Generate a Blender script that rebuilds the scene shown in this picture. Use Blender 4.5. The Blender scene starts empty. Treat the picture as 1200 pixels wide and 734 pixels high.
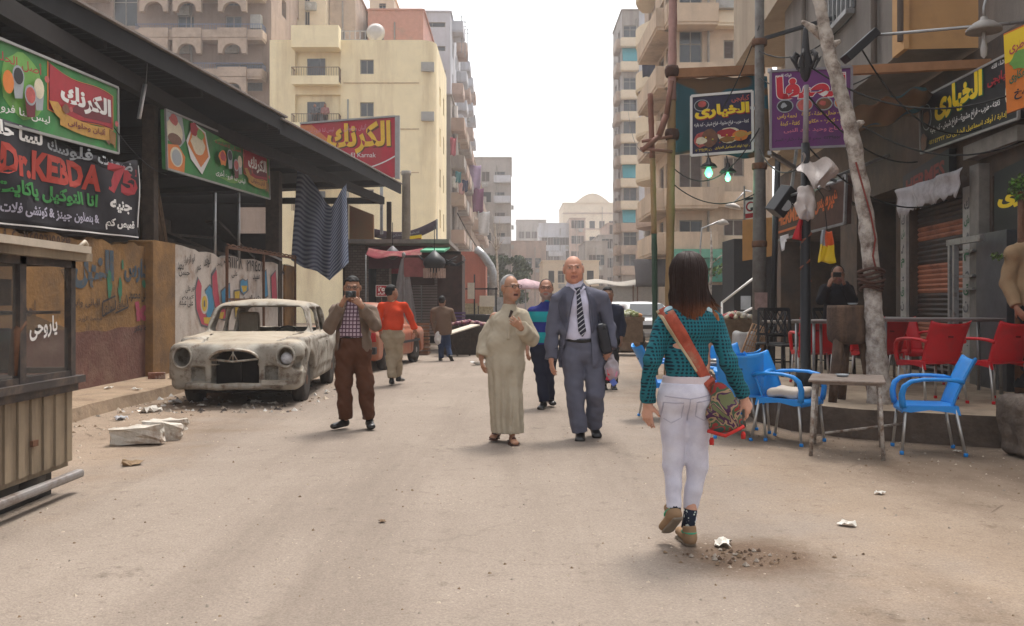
import bpy,bmesh,math,random
import numpy as np
from mathutils import Vector,Matrix
R=math.radians
PI=math.pi
rnd=random.Random(7)
S=bpy.context.scene
COL=S.collection
# camera
CAMZ,FPX,HX,HY=1.37,1050.0,600.0,355.0
cd=bpy.data.cameras.new('camera')
cam=bpy.data.objects.new('camera',cd)
COL.objects.link(cam)
cam.location=(0,0,CAMZ)
cam.rotation_euler=(R(90),0,0)
cd.sensor_width=36.0
cd.lens=36.0*FPX/1200.0
cd.shift_y=-12.0/1200.0
cd.clip_start=0.05
cd.clip_end=2000
S.camera=cam
# sky, sun, exposure
W=bpy.data.worlds.new('World')
S.world=W
W.use_nodes=True
wn,wl=W.node_tree.nodes,W.node_tree.links
sky=wn.new('ShaderNodeTexSky')
sky.sky_type='NISHITA'
sky.sun_disc=False
SUN_EL,SUN_AZ=66.0,25.0
sky.sun_elevation=R(SUN_EL)
sky.sun_rotation=R(SUN_AZ)
sky.air_density=1.0
sky.dust_density=4.0
sky.ozone_density=1.0
hs=wn.new('ShaderNodeHueSaturation')
hs.inputs['Saturation'].default_value=0.15
wl.new(sky.outputs[0],hs.inputs['Color'])
wl.new(hs.outputs[0],wn['Background'].inputs['Color'])
wn['Background'].inputs['Strength'].default_value=0.15
sd=bpy.data.lights.new('sun','SUN')
sd.energy=1.15
sd.angle=R(12)
sd.color=(1.0,0.93,0.84)
sun=bpy.data.objects.new('sun',sd)
COL.objects.link(sun)
_d=Vector((math.sin(R(SUN_AZ))*math.cos(R(SUN_EL)),math.cos(R(SUN_AZ))*math.cos(R(SUN_EL)),math.sin(R(SUN_EL))))
sun.rotation_euler=_d.to_track_quat('Z','Y').to_euler()
sun.location=(10,20,60)
S.view_settings.view_transform='Standard'
S.view_settings.look='None'
S.view_settings.exposure=1.15
S.view_settings.gamma=1.0
S.view_settings.use_curve_mapping=False
S.cycles.max_bounces=6
S.cycles.diffuse_bounces=4
S.cycles.glossy_bounces=3
S.cycles.transparent_max_bounces=8
S.cycles.volume_bounces=1
S.cycles.use_denoising=True
S.cycles.caustics_reflective=False
S.cycles.caustics_refractive=False
# helpers
def P(px,py,Y):
 return Vector(((px-HX)*Y/FPX,Y,CAMZ-(py-HY)*Y/FPX))
def GY(py,z=0.0):
 return(CAMZ-z)*FPX/(py-HY)
def G(px,py,z=0.0):
 return P(px,py,GY(py,z))
def link(o,parent=None):
 COL.objects.link(o)
 if parent is not None:
  o.parent=parent
 return o
def tag(o,label=None,cat=None,group=None,kind=None):
 if label:o['label']=label
 if cat:o['category']=cat
 if group:o['group']=group
 if kind:o['kind']=kind
 elif cat:o['kind']='thing'
 return o
def thing(name,label,cat,loc=(0,0,0),rz=0.0,group=None):
 o=bpy.data.objects.new(name,None)
 o.empty_display_size=0.1
 COL.objects.link(o)
 o.location=loc
 o.rotation_euler=(0,0,rz)
 return tag(o,label,cat,group)
def kids(o):
 return[c for c in COL.objects if c.parent==o]
def dup(root,loc,rz=None,label=None,group=None):
 r=root.copy();COL.objects.link(r)
 r.location=loc
 if rz is not None:r.rotation_euler=(0,0,rz)
 if label:r['label']=label
 if group:r['group']=group
 for ch in list(root.children):
  c=ch.copy();COL.objects.link(c);c.parent=r
  for g in list(ch.children):
   d=g.copy();COL.objects.link(d);d.parent=c
 return r
# mesh builder
class MB:
 def __init__(s):
  s.v=[];s.f=[];s.mi=[];s.m=0;s.smooth=False;s.sm=[]
 def face(s,idx):
  s.f.append(tuple(idx));s.mi.append(s.m);s.sm.append(s.smooth)
 def poly(s,pts):
  b=len(s.v);s.v+=[tuple(p)for p in pts];s.face(range(b,b+len(pts)));return s
 def box(s,lo,hi,Rm=None,c=None):
  x0,y0,z0=lo;x1,y1,z1=hi
  q=[Vector(p)for p in((x0,y0,z0),(x1,y0,z0),(x1,y1,z0),(x0,y1,z0),(x0,y0,z1),(x1,y0,z1),(x1,y1,z1),(x0,y1,z1))]
  if Rm is not None:q=[Rm@p for p in q]
  if c is not None:q=[p+Vector(c)for p in q]
  b=len(s.v);s.v+=[tuple(p)for p in q]
  for f in((3,2,1,0),(4,5,6,7),(0,1,5,4),(1,2,6,5),(2,3,7,6),(3,0,4,7)):
   s.face([b+i for i in f])
  return s
 def beam(s,a,b,w,h=None,up=(0,0,1)):
  a=Vector(a);b=Vector(b);h=w if h is None else h
  d=(b-a);L=d.length;d.normalize()
  u=Vector(up)
  if abs(d.dot(u))>0.95:u=Vector((1,0,0))
  x=d.cross(u).normalized();z=x.cross(d)
  q=[]
  for t in(a,b):
   for sx,sz in((-1,-1),(1,-1),(1,1),(-1,1)):
    q.append(t+x*sx*w/2+z*sz*h/2)
  k=len(s.v);s.v+=[tuple(p)for p in q]
  for f in((3,2,1,0),(4,5,6,7),(0,1,5,4),(1,2,6,5),(2,3,7,6),(3,0,4,7)):
   s.face([k+i for i in f])
  return s
 def tube(s,pts,r,n=8,cap=True,flat=None,closed=False):
  pts=[Vector(p)for p in pts]
  rs=r if isinstance(r,(list,tuple))else[r]*len(pts)
  prev=None;rings=[]
  N=len(pts)
  for i,p in enumerate(pts):
   if closed:d=pts[(i+1)%N]-pts[i-1]
   elif i==0:d=pts[1]-p
   elif i==N-1:d=p-pts[i-1]
   else:d=(pts[i+1]-p).normalized()+(p-pts[i-1]).normalized()
   if d.length<1e-9:d=Vector((0,0,1))
   d.normalize()
   if prev is None:
    u=Vector((0,0,1))if abs(d.z)<0.9 else Vector((1,0,0))
    if flat is not None:u=Vector(flat)
   else:u=prev
   x=(u-d*u.dot(d))
   if x.length<1e-6:x=d.orthogonal()
   x.normalize();y=d.cross(x);prev=x
   rr=rs[i];ra,rb=rr if isinstance(rr,(list,tuple))else(rr,rr)
   b=len(s.v)
   for k in range(n):
    a=2*PI*k/n
    s.v.append(tuple(p+x*math.cos(a)*ra+y*math.sin(a)*rb))
   rings.append(b)
  sv=s.smooth;s.smooth=True
  for i in range(N if closed else N-1):
   a,b=rings[i],rings[(i+1)%N]
   for k in range(n):
    s.face((a+k,a+(k+1)%n,b+(k+1)%n,b+k))
  s.smooth=sv
  if cap and not closed:
   s.face([rings[0]+k for k in range(n)][::-1]);s.face([rings[-1]+k for k in range(n)])
  return s
 def lathe(s,prof,c=(0,0,0),n=16,axis='z',Rm=None):
  c=Vector(c);rings=[]
  for(r,h)in prof:
   b=len(s.v)
   for k in range(n):
    a=2*PI*k/n
    p=Vector((r*math.cos(a),r*math.sin(a),h))
    if axis=='x':p=Vector((p.z,p.x,p.y))
    elif axis=='y':p=Vector((p.x,p.z,p.y))
    if Rm is not None:p=Rm@p
    s.v.append(tuple(p+c))
   rings.append(b)
  sv=s.smooth;s.smooth=True
  for a,b in zip(rings[:-1],rings[1:]):
   for k in range(n):
    s.face((a+k,a+(k+1)%n,b+(k+1)%n,b+k))
  s.smooth=sv
  if prof[0][0]>1e-4:s.face([rings[0]+k for k in range(n)][::-1])
  if prof[-1][0]>1e-4:s.face([rings[-1]+k for k in range(n)])
  return s
 def prism(s,pts2,z0,z1,frame=None):
  """polygon in xy extruded in z, or through frame(u,v,w)->Vector"""
  f=frame or(lambda u,v,w:Vector((u,v,w)))
  b=len(s.v);n=len(pts2)
  s.v+=[tuple(f(u,v,z0))for u,v in pts2]+[tuple(f(u,v,z1))for u,v in pts2]
  s.face(range(b+n-1,b-1,-1));s.face(range(b+n,b+2*n))
  for i in range(n):
   j=(i+1)%n
   s.face((b+i,b+j,b+n+j,b+n+i))
  return s
 def grid(s,fn,nu,nv,smooth=True,thick=None):
  """fn(u,v)->point; thick: offset vector fn for a solid sheet"""
  b=len(s.v)
  for j in range(nv+1):
   for i in range(nu+1):
    s.v.append(tuple(fn(i/nu,j/nv)))
  sv=s.smooth;s.smooth=smooth
  w=nu+1
  for j in range(nv):
   for i in range(nu):
    s.face((b+j*w+i,b+j*w+i+1,b+(j+1)*w+i+1,b+(j+1)*w+i))
  if thick is not None:
   b2=len(s.v)
   for j in range(nv+1):
    for i in range(nu+1):
     p=Vector(s.v[b+j*w+i])+Vector(thick(i/nu,j/nv)if callable(thick)else thick)
     s.v.append(tuple(p))
   for j in range(nv):
    for i in range(nu):
     s.face((b2+(j+1)*w+i,b2+(j+1)*w+i+1,b2+j*w+i+1,b2+j*w+i))
   s.smooth=False
   for i in range(nu):
    s.face((b+i+1,b+i,b2+i,b2+i+1))
    o=nv*w
    s.face((b+o+i,b+o+i+1,b2+o+i+1,b2+o+i))
   for j in range(nv):
    s.face((b+j*w,b+(j+1)*w,b2+(j+1)*w,b2+j*w))
    s.face((b+(j+1)*w+nu,b+j*w+nu,b2+j*w+nu,b2+(j+1)*w+nu))
  s.smooth=sv
  return s
 def build(s,name,mats,parent=None,bevel=0.0,fix=True):
  me=bpy.data.meshes.new(name)
  me.from_pydata(s.v,[],s.f)
  mats=mats if isinstance(mats,(list,tuple))else[mats]
  for m in mats:me.materials.append(m)
  me.polygons.foreach_set('material_index',s.mi)
  me.polygons.foreach_set('use_smooth',s.sm)
  if fix:
   bm=bmesh.new();bm.from_mesh(me)
   bmesh.ops.recalc_face_normals(bm,faces=bm.faces)
   bm.to_mesh(me);bm.free()
  o=bpy.data.objects.new(name,me)
  link(o,parent)
  if bevel:
   md=o.modifiers.new('bevel','BEVEL');md.width=bevel;md.segments=2;md.limit_method='ANGLE'
  return o
# materials
_mc={}
def mat(name,col,rough=0.75,metal=0.0,var=0.15,scale=6.0,bump=0.0,bscale=40.0,spec=0.3,dirt=None,dcut=0.55,dscale=2.0,dsoft=0.12,streak=False,emis=None,estr=0.0,alpha=1.0,trans=0.0,coat=0.0,attr=None,detail=6.0,rot=None):
 if name in _mc:return _mc[name]
 m=bpy.data.materials.new(name);m.use_nodes=True
 nt=m.node_tree;N,L=nt.nodes,nt.links
 b=N['Principled BSDF']
 b.inputs['Roughness'].default_value=rough
 b.inputs['Metallic'].default_value=metal
 b.inputs['Specular IOR Level'].default_value=spec
 tc=N.new('ShaderNodeTexCoord')
 co=tc.outputs['Object']
 if attr:
  a=N.new('ShaderNodeAttribute');a.attribute_name=attr;base=a.outputs['Color']
 else:
  r=N.new('ShaderNodeRGB');r.outputs[0].default_value=(*col,1);base=r.outputs[0]
 if var>0:
  n=N.new('ShaderNodeTexNoise');n.inputs['Scale'].default_value=scale;n.inputs['Detail'].default_value=detail;n.inputs['Roughness'].default_value=0.65
  L.new(co,n.inputs['Vector'])
  mr=N.new('ShaderNodeMapRange');mr.inputs[1].default_value=0.25;mr.inputs[2].default_value=0.75
  mr.inputs[3].default_value=1-var;mr.inputs[4].default_value=1+var
  L.new(n.outputs[0],mr.inputs[0])
  mx=N.new('ShaderNodeMix');mx.data_type='RGBA';mx.blend_type='MULTIPLY';mx.inputs[0].default_value=1.0
  L.new(base,mx.inputs[6]);L.new(mr.outputs[0],mx.inputs[7]);base=mx.outputs[2]
 if dirt is not None:
  n=N.new('ShaderNodeTexNoise');n.inputs['Scale'].default_value=dscale;n.inputs['Detail'].default_value=8;n.inputs['Roughness'].default_value=0.7
  if streak:
   mp=N.new('ShaderNodeMapping');mp.inputs['Scale'].default_value=(1,1,0.12);L.new(co,mp.inputs[0]);L.new(mp.outputs[0],n.inputs['Vector'])
  else:L.new(co,n.inputs['Vector'])
  mr=N.new('ShaderNodeMapRange');mr.inputs[1].default_value=dcut-dsoft;mr.inputs[2].default_value=dcut+dsoft
  L.new(n.outputs[0],mr.inputs[0])
  mx=N.new('ShaderNodeMix');mx.data_type='RGBA';L.new(mr.outputs[0],mx.inputs[0]);L.new(base,mx.inputs[6])
  mx.inputs[7].default_value=(*dirt,1);base=mx.outputs[2]
 L.new(base,b.inputs['Base Color'])
 if bump>0:
  n=N.new('ShaderNodeTexNoise');n.inputs['Scale'].default_value=bscale;n.inputs['Detail'].default_value=5
  L.new(co,n.inputs['Vector'])
  bp=N.new('ShaderNodeBump');bp.inputs['Strength'].default_value=min(1,bump);bp.inputs['Distance'].default_value=0.02
  L.new(n.outputs[0],bp.inputs['Height']);L.new(bp.outputs[0],b.inputs['Normal'])
 if emis is not None:
  b.inputs['Emission Color'].default_value=(*emis,1);b.inputs['Emission Strength'].default_value=estr
 if alpha<1:b.inputs['Alpha'].default_value=alpha
 if trans>0:b.inputs['Transmission Weight'].default_value=trans
 if coat>0:b.inputs['Coat Weight'].default_value=coat
 _mc[name]=m
 m.use_backface_culling=False
 return m
def nodes(m):
 return m.node_tree.nodes,m.node_tree.links,m.node_tree.nodes['Principled BSDF']
# implicit surfaces
class SDF:
 def __init__(s,lo,hi,h):
  s.lo=np.array(lo,np.float32);s.h=h
  s.n=[int(math.ceil((hi[i]-lo[i])/h))+2 for i in range(3)]
  s.ax=[(s.lo[i]+h*np.arange(s.n[i])).astype(np.float32)for i in range(3)]
  s.v=np.full(s.n,1.0,np.float32);s.late=None;s.lk=.03
 def sl(s,lo,hi):
  r=[]
  for i in range(3):
   a=int(max(0,math.floor((lo[i]-s.lo[i])/s.h)));b=int(min(s.n[i],math.ceil((hi[i]-s.lo[i])/s.h)+1))
   r.append(slice(a,max(a,b)))
  return tuple(r)
 def co(s,q):
  return s.ax[0][q[0]][:,None,None],s.ax[1][q[1]][None,:,None],s.ax[2][q[2]][None,None,:]
 def comb(s,q,d,k,op):
  a=s.v[q]
  if a.size==0:return
  if op=='-':d=-d;a2=-a;
  if op=='+':
   if k>0:
    t=np.maximum(k-np.abs(a-d),0)/k;s.v[q]=np.minimum(a,d)-t*t*k*0.25
   else:s.v[q]=np.minimum(a,d)
  elif op=='-':
   if k>0:
    t=np.maximum(k-np.abs(a-d),0)/k;s.v[q]=np.maximum(a,d)+t*t*k*0.25
   else:s.v[q]=np.maximum(a,d)
  elif op=='&':
   s.v[q]=np.maximum(a,d)
 def seg(s,a,b,ra,rb,U=None,k=0.03,op='+'):
  a=np.array(a,float);b=np.array(b,float)
  ra=ra if isinstance(ra,(tuple,list))else(ra,ra);rb=rb if isinstance(rb,(tuple,list))else(rb,rb)
  m=max(ra+rb if isinstance(ra,tuple)and isinstance(rb,tuple)else list(ra)+list(rb))+k+3*s.h
  q=s.sl(np.minimum(a,b)-m,np.maximum(a,b)+m)
  x,y,z=s.co(q)
  d=b-a;L2=max(float(d@d),1e-9)
  t=np.clip(((x-a[0])*d[0]+(y-a[1])*d[1]+(z-a[2])*d[2])/L2,0,1)
  rx=x-(a[0]+t*d[0]);ry=y-(a[1]+t*d[1]);rz=z-(a[2]+t*d[2])
  if ra[0]==ra[1]and rb[0]==rb[1]:
   D=np.sqrt(rx*rx+ry*ry+rz*rz)-(ra[0]+t*(rb[0]-ra[0]))
  else:
   w=d/math.sqrt(L2);U=np.array(U if U is not None else(1,0,0),float);U=U-w*(U@w);U/=np.linalg.norm(U);V=np.cross(w,U)
   r1=ra[0]+t*(rb[0]-ra[0]);r2=ra[1]+t*(rb[1]-ra[1]);mn=np.minimum(r1,r2)
   uu=(rx*U[0]+ry*U[1]+rz*U[2])/r1;vv=(rx*V[0]+ry*V[1]+rz*V[2])/r2
   ww=(rx*w[0]+ry*w[1]+rz*w[2])/mn
   D=(np.sqrt(uu*uu+vv*vv+ww*ww)-1)*mn
  s.comb(q,D.astype(np.float32),k,op);return s
 def ell(s,c,r,k=0.02,op='+',Rm=None):
  c=np.array(c,float);m=max(r)+k+3*s.h
  q=s.sl(c-m,c+m);x,y,z=s.co(q)
  dx,dy,dz=x-c[0],y-c[1],z-c[2]
  if Rm is not None:
   T=Rm.transposed()
   dx,dy,dz=(T[0][0]*dx+T[0][1]*dy+T[0][2]*dz,T[1][0]*dx+T[1][1]*dy+T[1][2]*dz,T[2][0]*dx+T[2][1]*dy+T[2][2]*dz)
  k0=np.sqrt((dx/r[0])**2+(dy/r[1])**2+(dz/r[2])**2)
  k1=np.sqrt((dx/r[0]**2)**2+(dy/r[1]**2)**2+(dz/r[2]**2)**2)
  D=k0*(k0-1)/np.maximum(k1,1e-6)
  s.comb(q,D.astype(np.float32),k,op);return s
 def box(s,c,hf,rr=0.0,k=0.0,op='+',Rm=None):
  c=np.array(c,float);m=(math.sqrt(sum(t*t for t in hf))if Rm is not None else 0)+k+3*s.h
  e=np.array(hf if Rm is None else(0,0,0),float)+m
  q=s.sl(c-e,c+e);x,y,z=s.co(q)
  dx,dy,dz=x-c[0],y-c[1],z-c[2]
  if Rm is not None:
   T=Rm.transposed()
   dx,dy,dz=(T[0][0]*dx+T[0][1]*dy+T[0][2]*dz,T[1][0]*dx+T[1][1]*dy+T[1][2]*dz,T[2][0]*dx+T[2][1]*dy+T[2][2]*dz)
  ax,ay,az=np.abs(dx)-hf[0]+rr,np.abs(dy)-hf[1]+rr,np.abs(dz)-hf[2]+rr
  D=np.sqrt(np.maximum(ax,0)**2+np.maximum(ay,0)**2+np.maximum(az,0)**2)+np.minimum(np.maximum(ax,np.maximum(ay,az)),0)-rr
  s.comb(q,D.astype(np.float32),k,op);return s
 def fn(s,f,k=0.0,op='+',lo=None,hi=None):
  q=s.sl(lo if lo is not None else s.lo,hi if hi is not None else s.lo+s.h*np.array(s.n))
  x,y,z=s.co(q)
  D=np.broadcast_to(f(x,y,z),s.v[q].shape).astype(np.float32)
  s.comb(q,D,k,op);return s
 def disp(s,f):
  x,y,z=s.co((slice(None),)*3)
  for A in(s.v,s.late):
   if A is None:continue
   i=np.nonzero(np.abs(A)<0.08);A[i]+=f(s.ax[0][i[0]],s.ax[1][i[1]],s.ax[2][i[2]]).astype(np.float32)
  return s
 def mesh(s):
  if s.late is not None:t=np.maximum(s.lk-np.abs(s.v-s.late),0)/s.lk;s.v=np.minimum(s.v,s.late)-t*t*s.lk*.25;s.late=None
  F=s.v.copy();h=s.h
  F[0],F[-1]=1,1;F[:,0],F[:,-1]=1,1;F[:,:,0],F[:,:,-1]=1,1
  I=F<0
  nx,ny,nz=F.shape
  cnt=np.zeros((nx-1,ny-1,nz-1),np.int8)
  C=[(i,j,k)for i in(0,1)for j in(0,1)for k in(0,1)]
  for i,j,k in C:cnt+=I[i:nx-1+i,j:ny-1+j,k:nz-1+k]
  act=(cnt>0)&(cnt<8)
  ci=np.argwhere(act)
  idx=np.full(act.shape,-1,np.int64);idx[act]=np.arange(len(ci))
  acc=np.zeros((len(ci),3),np.float32);num=np.zeros(len(ci),np.float32)
  vals={c:F[ci[:,0]+c[0],ci[:,1]+c[1],ci[:,2]+c[2]]for c in C}
  for a in C:
   for ax in range(3):
    if a[ax]==0:
     b=list(a);b[ax]=1;b=tuple(b)
     va,vb=vals[a],vals[b]
     cr=(va<0)!=(vb<0)
     t=np.where(cr,va/np.where(np.abs(va-vb)<1e-9,1,va-vb),0)
     p=np.tile(np.array(a,np.float32),(len(ci),1));p[:,ax]=t
     acc+=p*cr[:,None];num+=cr
  V=(ci+acc/np.maximum(num,1)[:,None])*h+s.lo
  Q=[]
  for ax in range(3):
   o1,o2=[(1,2),(2,0),(0,1)][ax]
   A=[slice(None)]*3;B=[slice(None)]*3
   A[ax]=slice(0,-1);B[ax]=slice(1,None)
   ia,ib=I[tuple(A)],I[tuple(B)]
   e=np.argwhere(ia!=ib)
   e=e[(e[:,o1]>0)&(e[:,o2]>0)&(e[:,o1]<F.shape[o1]-1)&(e[:,o2]<F.shape[o2]-1)]
   if len(e)==0:continue
   def at(d1,d2):
    c=e.copy();c[:,o1]+=d1;c[:,o2]+=d2
    return idx[c[:,0],c[:,1],c[:,2]]
   q=np.stack([at(-1,-1),at(0,-1),at(0,0),at(-1,0)],1)
   fl=~ia[e[:,0],e[:,1],e[:,2]]
   q[fl]=q[fl][:,::-1]
   Q.append(q)
  Q=np.concatenate(Q)
  Q=Q[(Q>=0).all(1)]
  return V,Q
 def build(s,name,mats,parent=None,color=None,smooth=1,midx=None,loc=None):
  V,Q=s.mesh()
  if smooth:
   for _ in range(smooth):
    acc=np.zeros_like(V);num=np.zeros(len(V))
    for i in range(4):
     j=(i+1)%4
     np.add.at(acc,Q[:,i],V[Q[:,j]]);np.add.at(num,Q[:,i],1)
     np.add.at(acc,Q[:,j],V[Q[:,i]]);np.add.at(num,Q[:,j],1)
    V=V*0.5+0.5*acc/np.maximum(num,1)[:,None]
  me=bpy.data.meshes.new(name)
  me.vertices.add(len(V));me.vertices.foreach_set('co',V.astype(np.float32).ravel())
  me.loops.add(Q.size);me.loops.foreach_set('vertex_index',Q.astype(np.int32).ravel())
  me.polygons.add(len(Q));me.polygons.foreach_set('loop_start',(np.arange(len(Q))*4).astype(np.int32))
  me.polygons.foreach_set('use_smooth',np.ones(len(Q),bool))
  mats=mats if isinstance(mats,(list,tuple))else[mats]
  for m in mats:me.materials.append(m)
  if midx is not None:
   c=V[Q].mean(1)
   me.polygons.foreach_set('material_index',midx(c).astype(np.int32))
  me.update(calc_edges=True);me.validate()
  if color is not None:
   a=me.attributes.new('Col','FLOAT_COLOR','POINT')
   cc=np.ones((len(V),4),np.float32);cc[:,:3]=color(V)
   a.data.foreach_set('color',cc.ravel())
  o=bpy.data.objects.new(name,me)
  link(o,parent)
  return o
def wob(seed,amp,freq,n=5,zs=1.0):
 """smooth pseudo-random displacement made of plane waves"""
 g=np.random.default_rng(seed)
 K=g.normal(size=(n,3));K/=np.linalg.norm(K,axis=1)[:,None];K*=freq*g.uniform(0.6,1.5,(n,1));K[:,2]*=zs
 ph=g.uniform(0,6.28,n)
 def f(x,y,z):
  r=0
  for i in range(n):r=r+np.sin(K[i,0]*x+K[i,1]*y+K[i,2]*z+ph[i])
  return amp*r/n**0.5
 return f
# Arabic shaping and sign artwork
_ab={}
def _reg(s,start,n):
 for i,c in enumerate(s):
  _ab[c]=(start+i*n,n)
_reg('ء',0xFE80,1)
for c,st in zip('آأؤإ',(0xFE81,0xFE83,0xFE85,0xFE87)):_ab[c]=(st,2)
_ab['ئ']=(0xFE89,4);_ab['ا']=(0xFE8D,2);_ab['ب']=(0xFE8F,4);_ab['ة']=(0xFE93,2)
for c,st in zip('تثجحخ',range(0xFE95,0xFEA9,4)):_ab[c]=(st,4)
for c,st in zip('دذرز',range(0xFEA9,0xFEB1,2)):_ab[c]=(st,2)
for c,st in zip('سشصضطظعغفقكلمنه',range(0xFEB1,0xFEED,4)):_ab[c]=(st,4)
_ab['و']=(0xFEED,2);_ab['ى']=(0xFEEF,2);_ab['ي']=(0xFEF1,4)
def shape(t):
 t=t.replace('لا','\u0001').replace('لأ','\u0001')
 _ab['\u0001']=(0xFEFB,2)
 out=[]
 for i,c in enumerate(t):
  if c not in _ab:out.append(c);continue
  st,n=_ab[c]
  pj=i>0 and t[i-1]in _ab and _ab[t[i-1]][1]==4
  nj=i+1<len(t)and t[i+1]in _ab and _ab[t[i+1]][1]>1 and n==4
  pj=pj and n>1
  k=(3 if nj else 1)if pj else(2 if nj else 0)
  out.append(chr(st+k))
 r=''.join(out)
 import re
 runs=re.findall(r'[0-9A-Za-z.٠-٩]+|.',r)
 return ''.join(runs[::-1])
_tc={}
def textmesh(t,bold=0.0,res=2):
 key=(t,bold,res)
 if key in _tc:return _tc[key]
 if any(c in _ab for c in t):t2=shape(t)
 else:t2=t
 c=bpy.data.curves.new('t','FONT');c.body=t2;c.resolution_u=res;c.offset=bold;c.fill_mode='FRONT'
 o=bpy.data.objects.new('t',c);COL.objects.link(o)
 dg=bpy.context.evaluated_depsgraph_get()
 m=bpy.data.meshes.new_from_object(o.evaluated_get(dg))
 bm=bmesh.new();bm.from_mesh(m)
 bm.verts.ensure_lookup_table()
 lvl={};n=0
 for v in bm.verts:
  if v.index in lvl:continue
  st=[v];lvl[v.index]=n
  while st:
   w=st.pop()
   for e in w.link_edges:
    x=e.other_vert(w)
    if x.index not in lvl:lvl[x.index]=n;st.append(x)
  n+=1
 V=[(v.co.x,v.co.y,lvl[v.index]%4)for v in bm.verts]
 Fc=[tuple(v.index for v in f.verts)for f in bm.faces]
 bm.free();bpy.data.objects.remove(o);bpy.data.curves.remove(c);bpy.data.meshes.remove(m)
 xs=[v[0]for v in V];ys=[v[1]for v in V]
 x0,x1,y0,y1=min(xs),max(xs),min(ys),max(ys)
 V=[((x-x0)/(x1-x0),(y-y0)/max(1e-6,y1-y0),l)for x,y,l in V]
 _tc[key]=(V,Fc,(x1-x0)/max(1e-6,y1-y0))
 return _tc[key]
class Art:
 """flat artwork on a quad TL TR BR BL; u to the right, v up, both 0..1"""
 def __init__(s,TL,TR,BR,BL,bulge=None,step=0.0025):
  s.q=[Vector(p)for p in(TL,TR,BR,BL)]
  s.n=(s.q[1]-s.q[0]).cross(s.q[0]-s.q[3]).normalized()
  s.bulge=bulge;s.step=step
  s.b=MB();s.mats=[];s.layer=1
 def at(s,u,v,lift=0.0):
  TL,TR,BR,BL=s.q
  p=(BL*(1-u)+BR*u)*(1-v)+(TL*(1-u)+TR*u)*v
  if s.bulge:lift=lift+s.bulge(u,v)
  return p+s.n*lift
 def _m(s,m):
  if m not in s.mats:s.mats.append(m)
  s.b.m=s.mats.index(m)
 def poly(s,pts,m):
  s._m(m);L=s.layer*s.step
  s.b.poly([s.at(u,v,L)for u,v in pts]);s.layer+=1;return s
 def rect(s,u0,v0,u1,v1,m,n=1):
  s._m(m);L=s.layer*s.step
  s.b.grid(lambda a,c:s.at(u0+(u1-u0)*a,v0+(v1-v0)*c,L),n,n,smooth=False);s.layer+=1;return s
 def ell(s,u,v,ru,rv,m,n=20,a0=0,wob_=0.0):
  g=random.Random(int(u*999+v*77))
  return s.poly([(u+ru*(1+wob_*g.uniform(-1,1))*math.cos(2*PI*i/n+a0),v+rv*(1+wob_*g.uniform(-1,1))*math.sin(2*PI*i/n+a0))for i in range(n)],m)
 def line(s,pts,w,m,asp=1.0):
  """thin stroke; w in v units, asp = panel width / height"""
  s._m(m);L=s.layer*s.step
  for(a,b),(c,d)in zip(pts[:-1],pts[1:]):
   dx,dy=(c-a)*asp,d-b;l=math.hypot(dx,dy)or 1
   nx,ny=-dy/l*w/2/asp,dx/l*w/2
   s.b.poly([s.at(a-nx,b-ny,L),s.at(c-nx,d-ny,L),s.at(c+nx,d+ny,L),s.at(a+nx,b+ny,L)])
   L+=0.0002
  s.layer+=1;return s
 def text(s,t,u0,v0,u1,v1,m,bold=0.0,slope=0.0,fit=True,res=2,wave=0.0):
  V,Fc,asp=textmesh(t,bold,res)
  s._m(m);L=s.layer*s.step;b=len(s.b.v)
  for x,y,l in V:
   s.b.v.append(tuple(s.at(u0+(u1-u0)*x,v0+(v1-v0)*y+slope*x+wave*math.sin(x*6.0),L+l*0.0004)))
  for f in Fc:s.b.face([b+i for i in f])
  s.layer+=1;return s
 def build(s,name,parent):
  return s.b.build(name,s.mats,parent,fix=False)
def panel(TL,TR,BR,BL,depth=0.03):
 q=[Vector(p)for p in(TL,TR,BR,BL)]
 n=(q[1]-q[0]).cross(q[0]-q[3]).normalized()
 b=MB();k=len(b.v)
 b.v+=[tuple(p)for p in q]+[tuple(p-n*depth)for p in q]
 for f in((3,2,1,0),(4,5,6,7),(0,1,5,4),(1,2,6,5),(2,3,7,6),(3,0,4,7)):b.face(f)
 return b
def rim(TL,TR,BR,BL,w=0.03,proud=0.012):
 q=[Vector(p)for p in(TL,TR,BR,BL)]
 n=(q[1]-q[0]).cross(q[0]-q[3]).normalized()
 b=MB()
 for i in range(4):
  b.beam(q[i]+n*(proud*(0.4+0.05*i)),q[(i+1)%4]+n*(proud*(0.4+0.05*i)),w,w,up=n)
 return b
# materials used widely
DUST=(0.36,0.27,0.185)
m_conc=mat('concrete',(0.30,0.27,0.235),0.9,var=0.22,scale=3,bump=0.35,bscale=30,dirt=(0.17,0.145,0.12),dcut=0.6,dscale=1.2)
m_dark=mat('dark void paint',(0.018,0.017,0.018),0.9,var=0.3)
m_black=mat('black paint',(0.016,0.016,0.018),0.45,var=0.2)
m_steel=mat('galvanised steel',(0.33,0.33,0.33),0.45,metal=0.7,var=0.2,dirt=(0.14,0.09,0.06),dcut=0.66,dscale=9)
m_rust=mat('rusted steel',(0.13,0.062,0.035),0.85,var=0.4,scale=14,bump=0.3)
m_rope=mat('brown rope',(0.07,0.035,0.025),0.95,var=0.3,scale=60)
m_wire=mat('cable rubber',(0.02,0.02,0.02),0.7,var=0.0)
m_white=mat('white paint',(0.72,0.71,0.68),0.6,var=0.06)
m_glass=mat('dark window glass',(0.03,0.035,0.04),0.12,var=0.0,spec=0.6)
m_brown_shut=mat('brown shutter wood',(0.085,0.06,0.05),0.75,var=0.25)
m_grey_shut=mat('grey shutter wood',(0.14,0.15,0.165),0.75,var=0.25)
m_frame=mat('window frame',(0.30,0.27,0.23),0.7,var=0.15)
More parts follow.
